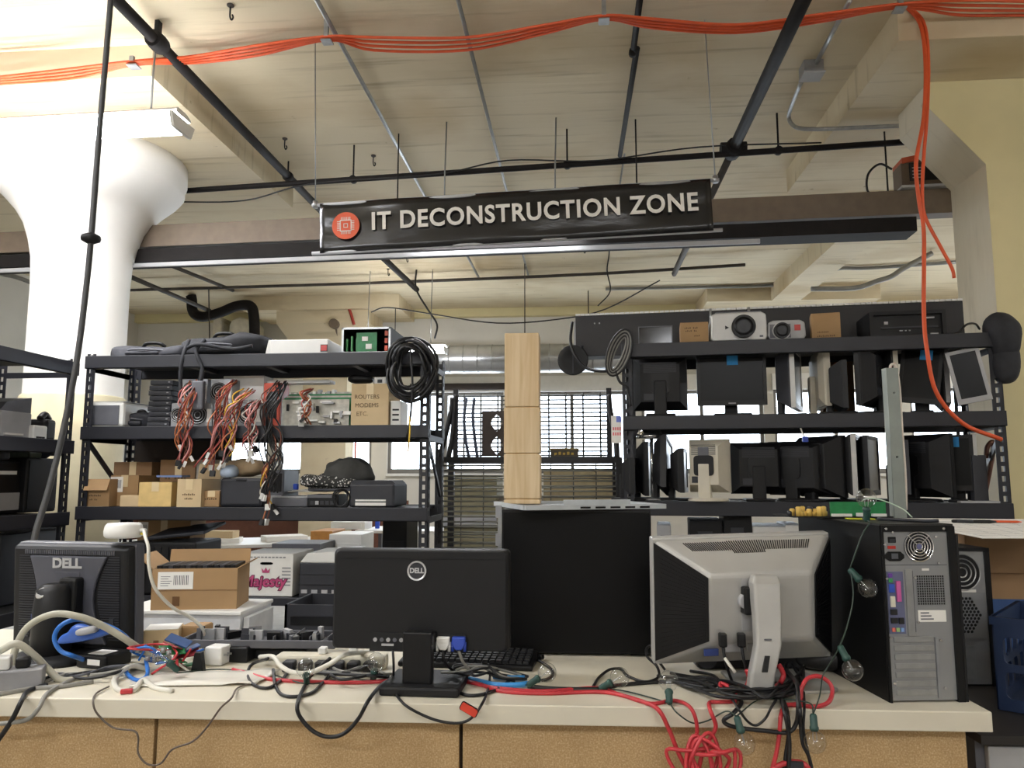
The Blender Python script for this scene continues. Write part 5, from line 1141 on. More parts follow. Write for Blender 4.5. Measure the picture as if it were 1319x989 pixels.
# ================================================================ left square monitor, back toward us
Yl = 2.12; c = A(100, 768, Yl); w, h = .39, .30
t = thing('square_monitor', 'square dark grey monitor at the left seen from behind', 'monitor', (c.x - .005, Yl, DZ), R_(-7))
zc = c.z - DZ; T = Matrix.Translation((0, 0, zc)) @ Matrix.Rotation(R_(4), 4, 'X')
def lput(m, n, mt, bev=0, lab=None):
    o = m.build(n, mt, t, bev, label=lab); o.matrix_local = T; return o
dg = M('dark_grey_shell', '#4b4c54', .38, var=.06)
lput(MB().box(-w / 2, 0, -h / 2, w / 2, .035, h / 2), 'front_frame', dg, .005)
lput(MB().box(-w / 2 + .01, .0355, -h / 2 + .015, w / 2 - .01, .0365, h / 2 - .012), 'screen', screen_m)
r_ = lambda s, q, y: [(-w / 2 * s, y, -h / 2 * q), (w / 2 * s, y, -h / 2 * q), (w / 2 * s, y, h / 2 * q), (-w / 2 * s, y, h / 2 * q)]
lput(MB().loft([r_(.99, .99, 0), r_(.96, .95, -.02), r_(.94, .9, -.026)]), 'rear_shell', blk2, .006)
hg = [(-.125, .118)] + [(-.125 + .026 * math.sin(PI * i / 10), .118 - .24 * i / 10) for i in range(1, 10)] + [(-.125, -.122), (.125, -.122)] + [(.125 - .042 * math.sin(PI * i / 10), -.122 + .24 * i / 10) for i in range(1, 10)] + [(.125, .118)]
lput(MB().prism(hg, -.034, -.024), 'rear_plate', dg, .003)
vb = MB()
for i in range(34):
    zz = -.11 + .225 * i / 33
    vb.box(-.163, -.0285, zz, -.130, -.0255, zz + .0028).box(.130, -.0285, zz, .163, -.0255, zz + .0028)
    ww = .024 * math.sin(PI * (i / 33)); vb.box(-.130, -.0285, zz, -.130 + ww, -.0255, zz + .0028).box(.130 - ww * 1.5, -.0285, zz, .130, -.0255, zz + .0028)
lput(vb, 'vent_ribs', gry)['kind'] = 'stuff'
tv = MB()
for i in range(46): tv.box(-.145 + i * .0064, -.0285, .122, -.142 + i * .0064, -.0255, .134)
lput(tv, 'top_vent_slots', gry2)['kind'] = 'stuff'
tx = text('DELL', .037, dell_sil, t, (0, 0, 0), bold=.0016, sx=1.15); tx.matrix_local = T @ Matrix.Translation((.0, -.0355, .098)) @ Matrix.Rotation(PI / 2, 4, 'X') @ Matrix.Diagonal((1.15, 1, 1, 1))
lput(MB().box(-.038, -.0352, .0, .042, -.034, .075), 'mount_plate', dg, .002)
lput(MB().box(.132, -.0295, -.075, .147, -.0265, -.05), 'lock_slot', gry)
lput(MB().box(-.115, -.0355, -.062, -.085, -.034, -.045), 'blue_sticker', M('navy_label', '#3a4a86', .5)); lput(MB().box(-.12, -.0355, -.078, -.085, -.034, -.068), 'rating_label', paper)
MB().loft([[(cx_ + r1 * math.cos(a), y_ + r2 * math.sin(a), zz) for a in [i * 2 * PI / 20 for i in range(20)]] for cx_, y_, r1, r2, zz in ((.0, -.08, .05, .05, .01), (.0, -.08, .05, .05, zc - .03), (.0, -.08, .045, .045, zc + .03), (.0, -.075, .032, .03, zc + .045))], True, True).build('stand_neck', blk2, t)
MB().box(.0, -.07, zc - .06, .055, -.03, zc + .06).build('hinge_block', blk, t, .008)
MB().lathe([(.0, -.004), (.014, -.003), (.017, .0)], 20, (0, 0, 0), 'y').build('round_button', sil, t, loc=(-.005, -.118, zc + .026), rot=(R_(-35), 0, 0))
MB().lathe([(.12, 0), (.12, .008), (.10, .02), (.05, .028)], 36, (-.005, -.05, 0)).build('stand_base', blk2, t)
# white puck on it
pt = A(156, 693.5, 2.09)
t2 = thing('white_puck', 'round white wireless puck sitting on the square monitor', 'router', (pt.x, 2.10, pt.z + .002))
pr = [(.0, 0), (.044, 0), (.050, .006), (.051, .018), (.048, .034), (.042, .04), (0, .041)]
MB().lathe(pr, 36).build('body', wht, t2); MB().lathe([(.006, .045), (.006, .065)], 10, (.0, 0, .02), 'x').build('plug', wht, t2)
MB().box(.052, -.004, .008, .062, .004, .014).build('yellow_tag', M('yellow_tag', '#d8c23a', .5), t2)
MB().tube(sp([Vector(q) - t2.location for q in [(pt.x + .06, 2.10, pt.z + .022), A(187, 691, 2.06), A(191, 705, 2.03), A(192, 730, 2.02), A(200, 758, 2.03), A(222, 782, 2.08), A(245, 795, 2.12), A(262, 812, 2.14), Zp(262, 838, DZ + .004)]], 6), .0045, 8).build('lead', whtc, t2)
# ================================================================ black tower lying side-on, panel and wooden box on it
pa, pb2 = Zp(645, 846, DZ), Zp(841, 843, DZ); zt = A(742, 656, 2.24).z
w = pb2.x - pa.x
t = thing('computer_tower', 'black computer tower seen flat from its side behind the monitors', 'computer', ((pa.x + pb2.x) / 2, 2.235, DZ), R_(1))
hT = zt - DZ
MB().box(-w / 2, 0, .006, w / 2, .18, hT).build('case', blk, t, .003, label='black case')
MB().box(-w / 2 + .004, -.003, .01, w / 2 - .004, 0, hT - .008).build('side_panel', M('satin_black', '#09090a', .42, var=.05, spec=.18), t, .0015)
MB().box(-w / 2 - .014, .02, .16, -w / 2, .05, hT - .01).build('rear_flange', stl, t)
for zz in (.2, .3, .38): MB().box(-w / 2 - .02, .018, zz, -w / 2 - .002, .024, zz + .035).build('slot_tab', stlp, t)
for sx in (-1, 1): MB().box(sx * w * .4 - .02, .02, 0, sx * w * .4 + .02, .16, .006).build('foot', blk2, t)
# sheet metal side panel
zp = zt + .002
NC = A(676, 660, 2.13)
t = thing('side_cover', 'bent grey sheet metal cover lying on the black tower', 'metal panel', (NC.x + .21 * math.cos(R_(20)) - .17 * math.sin(R_(20)), 2.13 + .21 * math.sin(R_(20)) + .17 * math.cos(R_(20)), zp), R_(20))
MB().box(-.21, -.17, 0, .21, .17, .004).build('sheet', M('brushed_grey', '#9fa2a4', .45, .4), t)
MB().box(-.21, -.175, 0, .21, -.17, .013).box(-.21, .17, 0, .21, .175, .013).box(-.215, -.17, 0, -.21, .17, .013).box(.21, -.17, 0, .215, .17, .013).build('flange', M('pale_steel', '#c3c8cb', .4, .3), t)
for i in range(5): MB().box(-.05 + i * .045, -.1765, .003, -.02 + i * .045, -.175, .008).build('slot', blk, t)
MB().box(-.02, .05, .004, .2, .06, .02).build('ridge', M('pale_steel', '#c3c8cb', .4, .3), t)
x, w, h = fit(650, 694, 428, 2.44, zp + .005)
t = thing('wooden_post', 'tall narrow pale wooden box standing on the metal cover', 'wooden box', (x, 2.44, zp + .0046))
for i, (f0, f1) in enumerate(((0, .06 / 2), (.03, .29), (.29, .56), (.56, 1.0))): MB().box(-w / 2 - (.002 if i < 3 else 0), 0, h * f0 + .0015, w / 2 + (.002 if i < 3 else 0), .10, h * f1 - .0015).build('drawer_front' if i else 'plinth', pine, t, .002)
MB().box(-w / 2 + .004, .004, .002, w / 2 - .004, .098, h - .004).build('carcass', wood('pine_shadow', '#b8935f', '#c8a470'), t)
# ================================================================ tower showing its rear
tw, th_, td = .158, .388, .44
o_ = Zp(1147, 905, DZ)
t = thing('computer_tower', 'black computer tower showing its silver rear with fan and ports', 'computer', (o_.x, o_.y, DZ), R_(8))
U = lambda px: (px - 1141) * tw / 96.
V = lambda py: (905 - py) * th_ / 230.
MB().box(0, .004, .004, tw, td, th_).build('case', blk, t, .002)
MB().box(-.003, 0, .0, 0, td, th_).build('side_panel', M('satin_black', '#09090a', .42, var=.05, spec=.18), t, .001)
MB().box(-.002, .0, th_, tw + .012, td, th_ + .003).build('top_panel', M('dusty_black', '#2b2a28', .5, var=.15, scale=10), t)
MB().box(.002, 0, .004, tw - .004, .004, th_ - .006).build('rear_plate', M('rear_plate_steel', '#9a9c9e', .4, .45, var=.05), t, label='silver rear plate')
MB().box(-.001, -.004, 0, .004, .0, th_).box(tw - .004, -.006, 0, tw + .012, .02, th_ - .002).box(-.001, -.005, th_ - .014, tw + .01, 0, th_).build('edge_frame', blk, t)
MB().box(tw + .014, -.004, .0, tw + .02, td * .9, th_ - .02).build('side_panel', blk2, t)
def ring(m, r0, r1, x, zz, y0, y1, n=28): m.lathe([(r1, y0), (r1, y1), (r0, y1), (r0, y0), (r1, y0)], n, (x, 0, zz), 'y', True, False)
fx, fz, fr_0 = U(1193), V(703), .034
MB().lathe([(fr_0, -.0006), (fr_0, 0)], 32, (fx, 0, fz), 'y').build('fan_opening', M('fan_black', '#0d0d0f', .6), t)
fb = MB()
for k in range(7):
    a = k * 2 * PI / 7; fb.add([(fx + .008 * math.cos(a), -.001, fz + .008 * math.sin(a)), (fx + .031 * math.cos(a + .2), -.0012, fz + .031 * math.sin(a + .2)), (fx + .031 * math.cos(a + .75), -.001, fz + .031 * math.sin(a + .75)), (fx + .009 * math.cos(a + .7), -.001, fz + .009 * math.sin(a + .7))], [(0, 1, 2, 3)])
fb.build('fan_blades', gry, t)
for k in range(5):
    m = MB(); ring(m, .006 + .0065 * k, .0085 + .0065 * k, fx, fz, -.0045, -.0025); m.build('grille_ring', chrome, t)
m = MB()
for a in (R_(45), R_(135)): m.bar((fx - .036 * math.cos(a), -.003, fz - .036 * math.sin(a)), (fx + .036 * math.cos(a), -.003, fz + .036 * math.sin(a)), .002, .0025, (0, 1, 0))
m.build('grille_spoke', chrome, t)
MB().lathe([(.006, -.005), (.006, -.003)], 16, (fx, 0, fz), 'y').build('fan_hub', M('hub_blue', '#6a6c92', .4), t)
MB().box(U(1150), -.003, V(698), U(1161), 0, V(690)).build('power_switch', blk, t, .001); MB().box(U(1152), -.005, V(697), U(1159), -.003, V(693)).build('rocker', gry, t)
MB().box(U(1149), -.0025, V(706), U(1160), 0, V(702)).build('voltage_selector', M('red_plastic', '#b8332b', .4), t)
MB().prism([(U(1144), V(714)), (U(1149), V(709.5)), (U(1166), V(709.5)), (U(1171), V(714)), (U(1171), V(718)), (U(1165), V(722)), (U(1150), V(722)), (U(1144), V(718))], -.004, 0).build('power_inlet', blk, t)
MB().box(U(1153), -.005, V(719), U(1162), -.004, V(712)).build('inlet_pins', gry2, t)
m = MB().box(U(1142), -.001, V(728), U(1232), 0, V(727)).box(U(1142), -.001, V(728), U(1142) + .001, 0, V(680)); m.build('seam', gry2, t)
# square vent: a real grid
gv0, gv1, gw0, gw1 = U(1187), U(1226), V(780), V(741)
MB().box(gv0, -.0008, gw0, gv1, 0, gw1).build('vent_opening', M('fan_black', '#0d0d0f', .6), t)
m = MB()
for i in range(13):
    f = i / 12; m.box(gv0 + (gv1 - gv0) * f - .0006, -.0022, gw0, gv0 + (gv1 - gv0) * f + .0006, -.0008, gw1); m.box(gv0, -.0022, gw0 + (gw1 - gw0) * f - .0006, gv1, -.0008, gw0 + (gw1 - gw0) * f + .0006)
m.build('vent_grid', stlp, t)
MB().box(U(1187), -.0012, V(802), U(1226), 0, V(787)).build('serial_label', paper, t)
for i in range(3): MB().box(U(1190), -.0018, V(799 - i * 4), U(1208 - i * 3), -.0012, V(797.5 - i * 4)).build('print_line', gry2, t)
MB().box(U(1196), -.0012, V(735), U(1206), 0, V(732)).build('small_label', paper, t)
MB().box(U(1145), -.002, V(817), U(1168), 0, V(736)).build('port_shield', M('shield_blue_grey', '#6d7190', .4, .4), t)
ports = [((1147, 738, 1152, 743), '#6a3fa0'), ((1147, 745, 1152, 750), '#3c9a58'), ((1147, 752, 1154, 763), '#2f50b0'), ((1157, 748, 1163, 775), '#c05a9a'), ((1148, 768, 1154, 782), '#d8d4c0'), ((1147, 785, 1156, 792), '#1a1a1c'), ((1147, 796, 1156, 803), '#1a1a1c'), ((1158, 796, 1165, 804), '#17171a'), ((1148, 809, 1152, 814), '#c9685a'), ((1154, 809, 1158, 814), '#9fc07c'), ((1160, 809, 1164, 814), '#7f9fd0')]
for i, (q, c_) in enumerate(ports): MB().box(U(q[0]), -.0065, V(q[3]), U(q[2]), -.002, V(q[1])).build('port', M('port_' + c_[1:], c_, .45), t, .0006)
MB().box(U(1171), -.0035, V(820), U(1181), 0, V(733)).build('bracket_strip', stl, t, .001); MB().box(U(1181), -.0015, V(815), U(1182.5), 0, V(735)).build('seam', gry2, t)
for i in range(7): MB().box(U(1150), -.003 if i % 2 else -.0035, V(829.3 + i * 11.3) + .002, U(1206), 0, V(820.5 + i * 11.3)).build('slot_cover', stl, t, .0015)
MB().box(U(1207.5), -.004, V(900), U(1212), 0, V(822)).build('bracket_strip', stlp, t)
for px, py in ((1143, 700), (1143, 745), (1144, 822), (1146, 880), (1214, 826), (1216, 887), (1216, 690), (1218, 725), (1183, 744), (1184, 802), (1155, 684)): MB().lathe([(.0028, -.004), (.0028, 0)], 10, (U(px) + .002, -.002, V(py)), 'y').build('screw', chrome, t)
for px in (1146, 1228): MB().lathe([(.0028, -.004), (.0028, 0)], 10, (U(px), -.005, th_ - .007), 'y').build('screw', chrome, t)
# things on the tower top
TT = DZ + th_ + .0035
def Tl(x, y, z=0): return Vector((o_.x + x * math.cos(R_(8)) - y * math.sin(R_(8)), o_.y + x * math.sin(R_(8)) + y * math.cos(R_(8)), TT + z))
t = thing('loose_motherboard', 'green circuit board with yellow capacitors on the rear-facing tower', 'circuit board', Tl(.02, .30), R_(6))
MB().box(-.12, -.07, .002, .14, .08, .005).build('board', blk2, t)
MB().box(-.02, -.062, .006, .125, -.058, .042).build('green_card', pcb, t, label='upright bright green card')
MB().box(-.02, -.075, .005, .03, -.064, .012).box(.045, -.075, .005, .07, -.064, .014).box(.085, -.075, .005, .12, -.064, .012).build('connector', wht, t)
rnd = random.Random(2)
ym = M('yellow_capacitor', '#d8b45a', .5)
for i in range(16): MB().lathe([(.007, .005), (.007, .016 + .006 * (i % 3)), (.004, .018 + .006 * (i % 3))], 10, (-.115 + .0062 * i, -.06 + .03 * rnd.random(), 0)).build('capacitor', ym if i % 4 else gry, t)
cable('loose_lead', 'thin pale lead looping over the loose motherboard', 'cord', [Tl(.08, .24, .01), Tl(.09, .25, .045), Tl(.105, .2, .05), Tl(.12, .12, .03), Tl(.11, .06, .012)], .0015, M('pale_green_wire', '#a9bfa8', .5))
tag(MB().box(-.03, -.02, 0, .03, .02, .002).build('yellow_note', M('yellow_tag2', '#d6d83a', .6), None, loc=Tl(.045, .18, .001)), 'yellow green note under the loose motherboard edge', 'note')
tag(MB().tube(sp([Tl(.07, .14, .004), Tl(.1, .09, .004), Tl(.13, .04, .004), Tl(.15, .02, .006)], 5), .004, 6).build('dark_clip', gry), 'dark plastic strip lying on the rear-facing tower', 'strip')
# grey metal channel
x, w, h = fit(1133, 1149, 477, 2.14, TT)
t = thing('metal_channel', 'upright grey metal channel with white cord standing on the tower', 'metal channel', (x, 2.1, TT + .001), R_(8))
cutout(rect(-w / 2, 0, w / 2, h), [circ(.002, h * .83, .0035, 10), circ(0, h * .4, .0035, 10)], .003, 'web', M('grey_green_steel', '#8d948f', .5, .2), t)
MB().box(-w / 2, 0, 0, -w / 2 + .003, .022, h).box(w / 2 - .003, 0, 0, w / 2, .022, h).build('flange', M('grey_green_steel', '#8d948f', .5, .2), t)
MB().tube(sp([(w * .0, .012, h - .02), (w * .1, .01, h + .008), (w * .5, .01, h + .006), (w * .68, .008, h - .05), (w * .66, .006, h * .6), (w * .7, .006, h * .3), (w * .68, .01, .02)], 8), .0035, 7).build('cord', M('cream_cord', '#d6ccc0', .5), t)
MB().tube(sp([(w * .0, .012, h - .004), (w * .2, .01, h + .011), (w * .45, .01, h + .012)], 6), .003, 6).build('orange_lead', orange_m, t)
# ================================================================ second tower, cabinet, crate, box at the right
SZ_ = .83
t = thing('metal_cabinet', 'grey slatted metal cabinet right of the work bench', 'cabinet', (.915, 1.95, 0), DA)
MB().box(0, .02, 0, 1.5, .95, SZ_ - .02).build('carcass', gry2, t); MB().box(-.005, -.02, SZ_ - .02, 1.5, .96, SZ_).build('top', M('dark_top', '#2b2826', .5), t)
for i in range(14): MB().box(.02 + i * .1, 0, .05, .105 + i * .1, .02, SZ_ - .03).build('slat', lgry, t, .004)
for i in range(6): MB().lathe([(.006, -.004), (.006, 0)], 8, (.1 + i * .1 - .03, 0, SZ_ - .09), 'y').build('bolt', blk, t)
Y2 = 2.36; xr = A(1279, 780, Y2).x; w2 = .175; h2 = A(1260, 706, Y2).z - SZ_
t = thing('computer_tower', 'second computer tower with honeycomb rear vent behind the first', 'computer', (xr - w2, Y2, SZ_ + .001), R_(3))
MB().box(0, .004, 0, w2, .4, h2).build('case', blk, t, .002); MB().box(.004, 0, .004, w2 - .008, .004, h2 - .01).build('rear_plate', M('rear_plate_steel', '#9a9c9e', .4, .45), t)
MB().box(w2 - .012, -.006, 0, w2 + .002, .0, h2).box(0, -.006, h2 - .01, w2, 0, h2).build('edge_frame', blk, t)
fx, fz = .098, h2 - .07
MB().lathe([(.05, -.0008), (.05, 0)], 30, (fx, 0, fz), 'y').build('fan_opening', M('fan_black', '#0d0d0f', .6), t)
for k in range(4):
    m = MB(); ring(m, .012 + .0125 * k, .015 + .0125 * k, fx, fz, -.004, -.002); m.build('grille_ring', stl, t)
hexes = []
for r in range(11):
    for c_ in range(12):
        hx, hz_ = .02 + c_ * .0105 + (r % 2) * .00525, h2 - .235 + r * .0092
        if (hx - .085) ** 2 + (hz_ - (h2 - .19)) ** 2 < .056 ** 2: hexes.append([(hx + .0047 * math.cos(a * PI / 3 + PI / 6), hz_ + .0047 * math.sin(a * PI / 3 + PI / 6)) for a in range(6)])
cutout(rect(.018, h2 - .252, .15, h2 - .128), hexes, .002, 'honeycomb_vent', stlp, t, (0, -.0035, 0))
MB().box(.018, -.002, h2 - .252, .15, -.0005, h2 - .128).build('vent_opening', M('fan_black', '#0d0d0f', .6), t)
MB().box(.09, -.0012, h2 - .126, .135, 0, h2 - .118).build('small_label', paper, t)
MB().box(.01, -.004, .03, .06, 0, .12).build('port_shield', stl, t); MB().box(.07, -.004, .02, .12, 0, .11).build('bracket_strip', stl, t, .001)
for i in range(5): MB().box(.02, -.007, .04 + i * .015, .05, -.004, .05 + i * .015).build('port', blk, t)
# blue crate
cm_ = M('blue_crate', '#1c2f52', .45, var=.08)
cp = A(1283, 790, 2.12)
t = thing('milk_crate', 'blue plastic lattice crate right of the towers', 'crate', (cp.x + .002, 2.14, SZ_ + .001), R_(-38))
cw_, ch_ = .33, cp.z - SZ_ + .02
holes = [rrect(.018 + i * .079, .03 + j * .085, .018 + i * .079 + .06, .03 + j * .085 + .066, .014) for i in range(4) for j in range(int((ch_ - .04) / .085))]
ch_ = .03 + int((ch_ - .04) / .085) * .085 + .03
for k in range(4):
    a = k * PI / 2; px0, py0 = [(0, 0), (cw_, 0), (cw_, cw_), (0, cw_)][k]
    cutout(rect(0, 0, cw_, ch_), holes, .008, 'side_wall', cm_, t, (px0, py0, 0), (0, 0, a))
MB().box(0, 0, 0, cw_, cw_, .006).build('bottom', cm_, t)
MB().box(-.008, -.008, ch_ - .02, cw_ + .008, 0, ch_).box(-.008, cw_, ch_ - .02, cw_ + .008, cw_ + .008, ch_).box(-.008, 0, ch_ - .02, 0, cw_, ch_).box(cw_, 0, ch_ - .02, cw_ + .008, cw_, ch_).build('rim', cm_, t)
x, w = (A(1243, 700, 2.80).x + A(1400, 700, 2.8).x) / 2, A(1400, 700, 2.8).x - A(1243, 700, 2.80).x
h = .42
t = thing('cardboard_box', 'large tan cardboard box under the papers at the right', 'box', (x, 2.80, SZ_ + .001), 0)
MB().box(-w / 2, 0, 0, w / 2, .4, h - .004).build('body', M('tan_carton', '#a98661', .8, var=.08, scale=5), t, .003); MB().box(-w / 2, 0, h - .004, w / 2, .2, h - .001).box(-w / 2, .201, h - .004, w / 2, .4, h - .001).build('flap', card, t)
MB().box(-w / 2, -.002, h * .62, w / 2, 0, h * .625).build('crease', card3, t); MB().box(-w * .5, -.003, 0, w * .5, 0, h * .42).build('blue_band', M('blue_print', '#3d5d92', .7), t)
zq = SZ_ + h + .0025
for i, (pxc, yc, r, lab) in enumerate(((1246, 2.66, 6, 'printed white form lying across second tower and tan box'), (1330, 2.70, -5, 'white ruled sheet at the right picture edge on the tan box'))):
    xx = A(pxc, 680, yc).x
    q = thing('paper_form', lab, 'paper', (xx, yc, zq + .003 + .002 * i), rot=(R_(2.5), 0, R_(r)))
    MB().box(-.14, -.3, 0, .14, .22, .0012).build('sheet', paper, q)
    for k in range(14): MB().box(-.11, -.27 + k * .033, .0012, .11, -.268 + k * .033, .0016).build('ruled_line', lgry, q)
    for k in range(4): MB().box(-.11 + k * .073, -.27, .0012, -.109 + k * .073, .16, .0016).build('ruled_line', lgry, q)
zq += .006; x -= .08
q = thing('pen', 'dark marker lying on the papers', 'pen', (x - .1, 2.77, zq + .009), R_(80)); MB().lathe([(.003, -.07), (.006, -.05), (.006, .06), (.004, .065)], 10, (0, 0, 0), 'y').build('barrel', blk, q); MB().lathe([(.0065, .0), (.0065, .05)], 10, (0, 0, 0), 'y').build('cap', gry, q)
q = thing('pen', 'orange pencil lying on the papers', 'pen', (x - .02, 2.79, zq + .008), R_(75)); MB().lathe([(.001, -.08), (.004, -.065), (.004, .07)], 8, (0, 0, 0), 'y').build('barrel', orange_m, q); MB().lathe([(.0042, .07), (.0042, .08)], 8, (0, 0, 0), 'y').build('eraser', gry, q)
# ================================================================ small things on the desk
def Dk(px, py, dz=.004): return Zp(px, py, DZ + dz)
def FY(px): return 1.692 + .079 * px / 1278.0
def Fr(px, py, d=0.0): return A(px, py, FY(px) - d)          # just in front of the bench edge
def lead(t, pts, r, mat): return MB().tube([p - Vector(t.location) for p in sp(pts, 6)], r, 7).build('lead', mat, t)
def keyboard(label, loc, rz, w=.42, d=.14, rows=6, cols=19, km=None):
    t = thing('keyboard', label, 'keyboard', loc, rz)
    MB().loft([[(-w / 2, -d / 2, 0), (w / 2, -d / 2, 0), (w / 2, d / 2, 0), (-w / 2, d / 2, 0)], [(-w / 2, -d / 2, .012), (w / 2, -d / 2, .012), (w / 2, d / 2, .026), (-w / 2, d / 2, .026)]]).build('base', blk, t, .004)
    kw, kd = (w - .02) / cols, (d - .02) / rows
    km_ = MB().loft([[(-kw * .46, -kd * .46, 0), (kw * .46, -kd * .46, 0), (kw * .46, kd * .46, 0), (-kw * .46, kd * .46, 0)], [(-kw * .36, -kd * .36, .008), (kw * .36, -kd * .36, .008), (kw * .36, kd * .36, .008), (-kw * .36, kd * .36, .008)]]).mesh('key', km or blk2)
    for r in range(rows):
        for c_ in range(cols):
            y = -d / 2 + .01 + (r + .5) * kd
            link(km_, 'key', t, loc=(-w / 2 + .01 + (c_ + .5) * kw, y, .012 + .014 * (y + d / 2) / d))
    return t
k0 = Dk(612, 856); keyboard('black keyboard lying right of the wide monitor stand', (k0.x - .02, k0.y + .03, DZ + .001), R_(-4), .36, .13)
k1 = Dk(985, 852, 0)
t = thing('sound_bar', 'long black speaker bar lying behind the silver monitor foot', 'speaker', (k1.x + .03, 2.16, DZ + .001), R_(4))
MB().box(-.23, -.04, 0, .21, .04, .055).build('body', blk, t, .012); MB().lathe([(.026, -.05), (.026, -.038)], 20, (-.205, 0, .03), 'y').build('knob', gry, t); MB().box(-.16, -.043, .008, .19, -.04, .045).build('grille', blk2, t)
tag(MB().blob((0, 0, .02), (.2, .12, .06), .7, 31, .3).build('black_cloth', blkc, None, loc=(Dk(1065, 855).x, 2.14, DZ + .012)), 'black cable pouch lying between silver monitor and tower', 'pouch')
# grey upturned keyboard tray with bits
p0, p1 = A(252, 820, 2.16), A(432, 812, 2.16); w = p1.x - p0.x + .03
t = thing('parts_tray', 'grey open tray of loose parts propped behind the wide monitor', 'tray', ((p0.x + p1.x) / 2, 2.16, A(340, 832, 2.12).z), R_(3), None)
trm = M('tray_grey', '#55555a', .5, var=.08)
MB().box(-w / 2, -.07, 0, w / 2, .07, .006).box(-w / 2, -.072, 0, w / 2, -.066, .022).box(-w / 2, .066, 0, w / 2, .072, .022).box(-w / 2, -.07, .006, -w / 2 + .006, .07, .02).box(w / 2 - .006, -.07, .006, w / 2, .07, .02).build('tray', trm, t, .002)
rnd = random.Random(9)
for i in range(22):
    x, y = rnd.uniform(-.47, .45) * w, rnd.uniform(-.05, .05); a = rnd.uniform(0, PI)
    sz = rnd.choice(((.035, .01, .03), (.02, .02, .022), (.05, .006, .018), (.012, .012, .034)))
    MB().box(-sz[0] / 2, -sz[1] / 2, 0, sz[0] / 2, sz[1] / 2, sz[2]).build('loose_part', rnd.choice((blk, gry, lgry, gry2, blk2, stl)), t, loc=(x, y, .007), rot=(rnd.uniform(-.2, .2), 0, a if i % 3 else 0))
for i in range(4): MB().box(w * .1 + i * .05, -.062, .006, w * .1 + i * .05 + .003, .06, .03).build('rib', trm, t)
tag(MB().box(-.08, 0, 0, .08, .1, .026).build('dark_block', blk2, None, .003, loc=(Dk(370, 840).x, 2.12, DZ + .001)), 'black block holding up the parts tray right side', 'block')
for lab, px, pyt, dp, mt, nm in (('white power adapter block at the left of the tray', (263, 286), 834, .05, wht, 'power_adapter'), ('black power adapter block beside the white one', (293, 319), 834, .05, blk, 'power_adapter')):
    b = Dk((px[0] + px[1]) / 2, 858 if mt is wht else 854, 0)
    x, w, h = fit(px[0], px[1], pyt, b.y, DZ)
    t = thing(nm, lab, 'adapter', (x, b.y, DZ + .001), R_(-4)); MB().box(-w / 2, 0, 0, w / 2, dp, h).build('body', mt, t, .004)
    for s in (-1, 1): MB().box(-w / 2 - .012 if mt is blk else w / 2, .02 + s * .008, h * .5, -w / 2 if mt is blk else w / 2 + .012, .024 + s * .008, h * .6).build('prong', stl, t)
for lab, px, pyt, pyb, mt, rz in (('small brown cube carton with white top beside square monitor', (187, 228), 812, 838, card2, 20), ('flat brown carton behind the small cube carton', (232, 262), 808, 832, card, 4)):
    b = Dk(sum(px) / 2, pyb, 0); x, w, h = fit(px[0], px[1], pyt, b.y, DZ)
    t = thing('small_carton', lab, 'box', (x, b.y, DZ + .001), R_(rz)); MB().box(-w / 2, 0, 0, w / 2, w, h).build('body', mt, t, .002); MB().box(-w / 2 + .003, .003, h, w / 2 - .003, w - .003, h + .002).build('top_sheet', paper if rz == 20 else card, t)
    MB().box(-w * .2, -.001, h * .1, -w * .05, 0, h * .5).build('arrow_print', card3, t)
# power strip with plugs
b0 = Dk(360, 868, 0)
t = thing('power_strip', 'cream power strip crowded with black plugs on the bench', 'power strip', (Dk(415, 862).x, Dk(415, 862).y + .035, DZ + .001), R_(2))
MB().box(-.13, -.025, 0, .16, .025, .035).build('body', M('cream_plastic', '#d6d0bd', .45), t, .007)
for i in range(6): MB().box(-.10 + i * .042, -.06, .0, -.07 + i * .042, -.026, .026).build('plug', blk if i % 3 else gry, t, .004)
MB().box(.06, -.01, .035, .08, .012, .05).build('switch', wht, t, .002); MB().box(-.02, -.012, .035, .0, .012, .052).build('adapter', wht, t, .003)
t = thing('power_strip', 'grey metal power strip at the bench left edge', 'power strip', Dk(12, 886, 0.001), R_(28))
MB().box(-.09, -.03, 0, .07, .03, .045).build('body', M('strip_grey', '#8b8b8e', .5), t, .004); MB().box(-.04, -.02, .045, -.0, .02, .075).build('adapter', wht, t, .004); MB().box(.01, -.014, .045, .04, .014, .07).build('plug', blk, t, .005)
t = thing('adapter_brick', 'black power brick with white label in front of square monitor', 'power brick', Dk(128, 858, 0.001), R_(-12)); MB().box(-.05, -.03, 0, .05, .06, .035).build('body', blk, t, .006); MB().box(-.01, -.0312, .01, .03, -.03, .024).build('rating_label', paper, t); MB().box(-.02, -.02, .035, .03, .03, .036).build('rating_label', paper, t)
t = thing('bubble_pouch', 'blue plastic tie and grey pouch draped behind the black brick', 'pouch', A(110, 815, 1.98), rot=(0, R_(-12), 0)); MB().blob((0, 0, 0), (.15, .03, .04), .8, 41, .9, fr=20).build('pouch', M('blue_film', '#3a63b8', .35), t); MB().blob((.02, -.02, .006), (.06, .03, .02), .7, 42, .3).build('grey_tab', lgry, t)
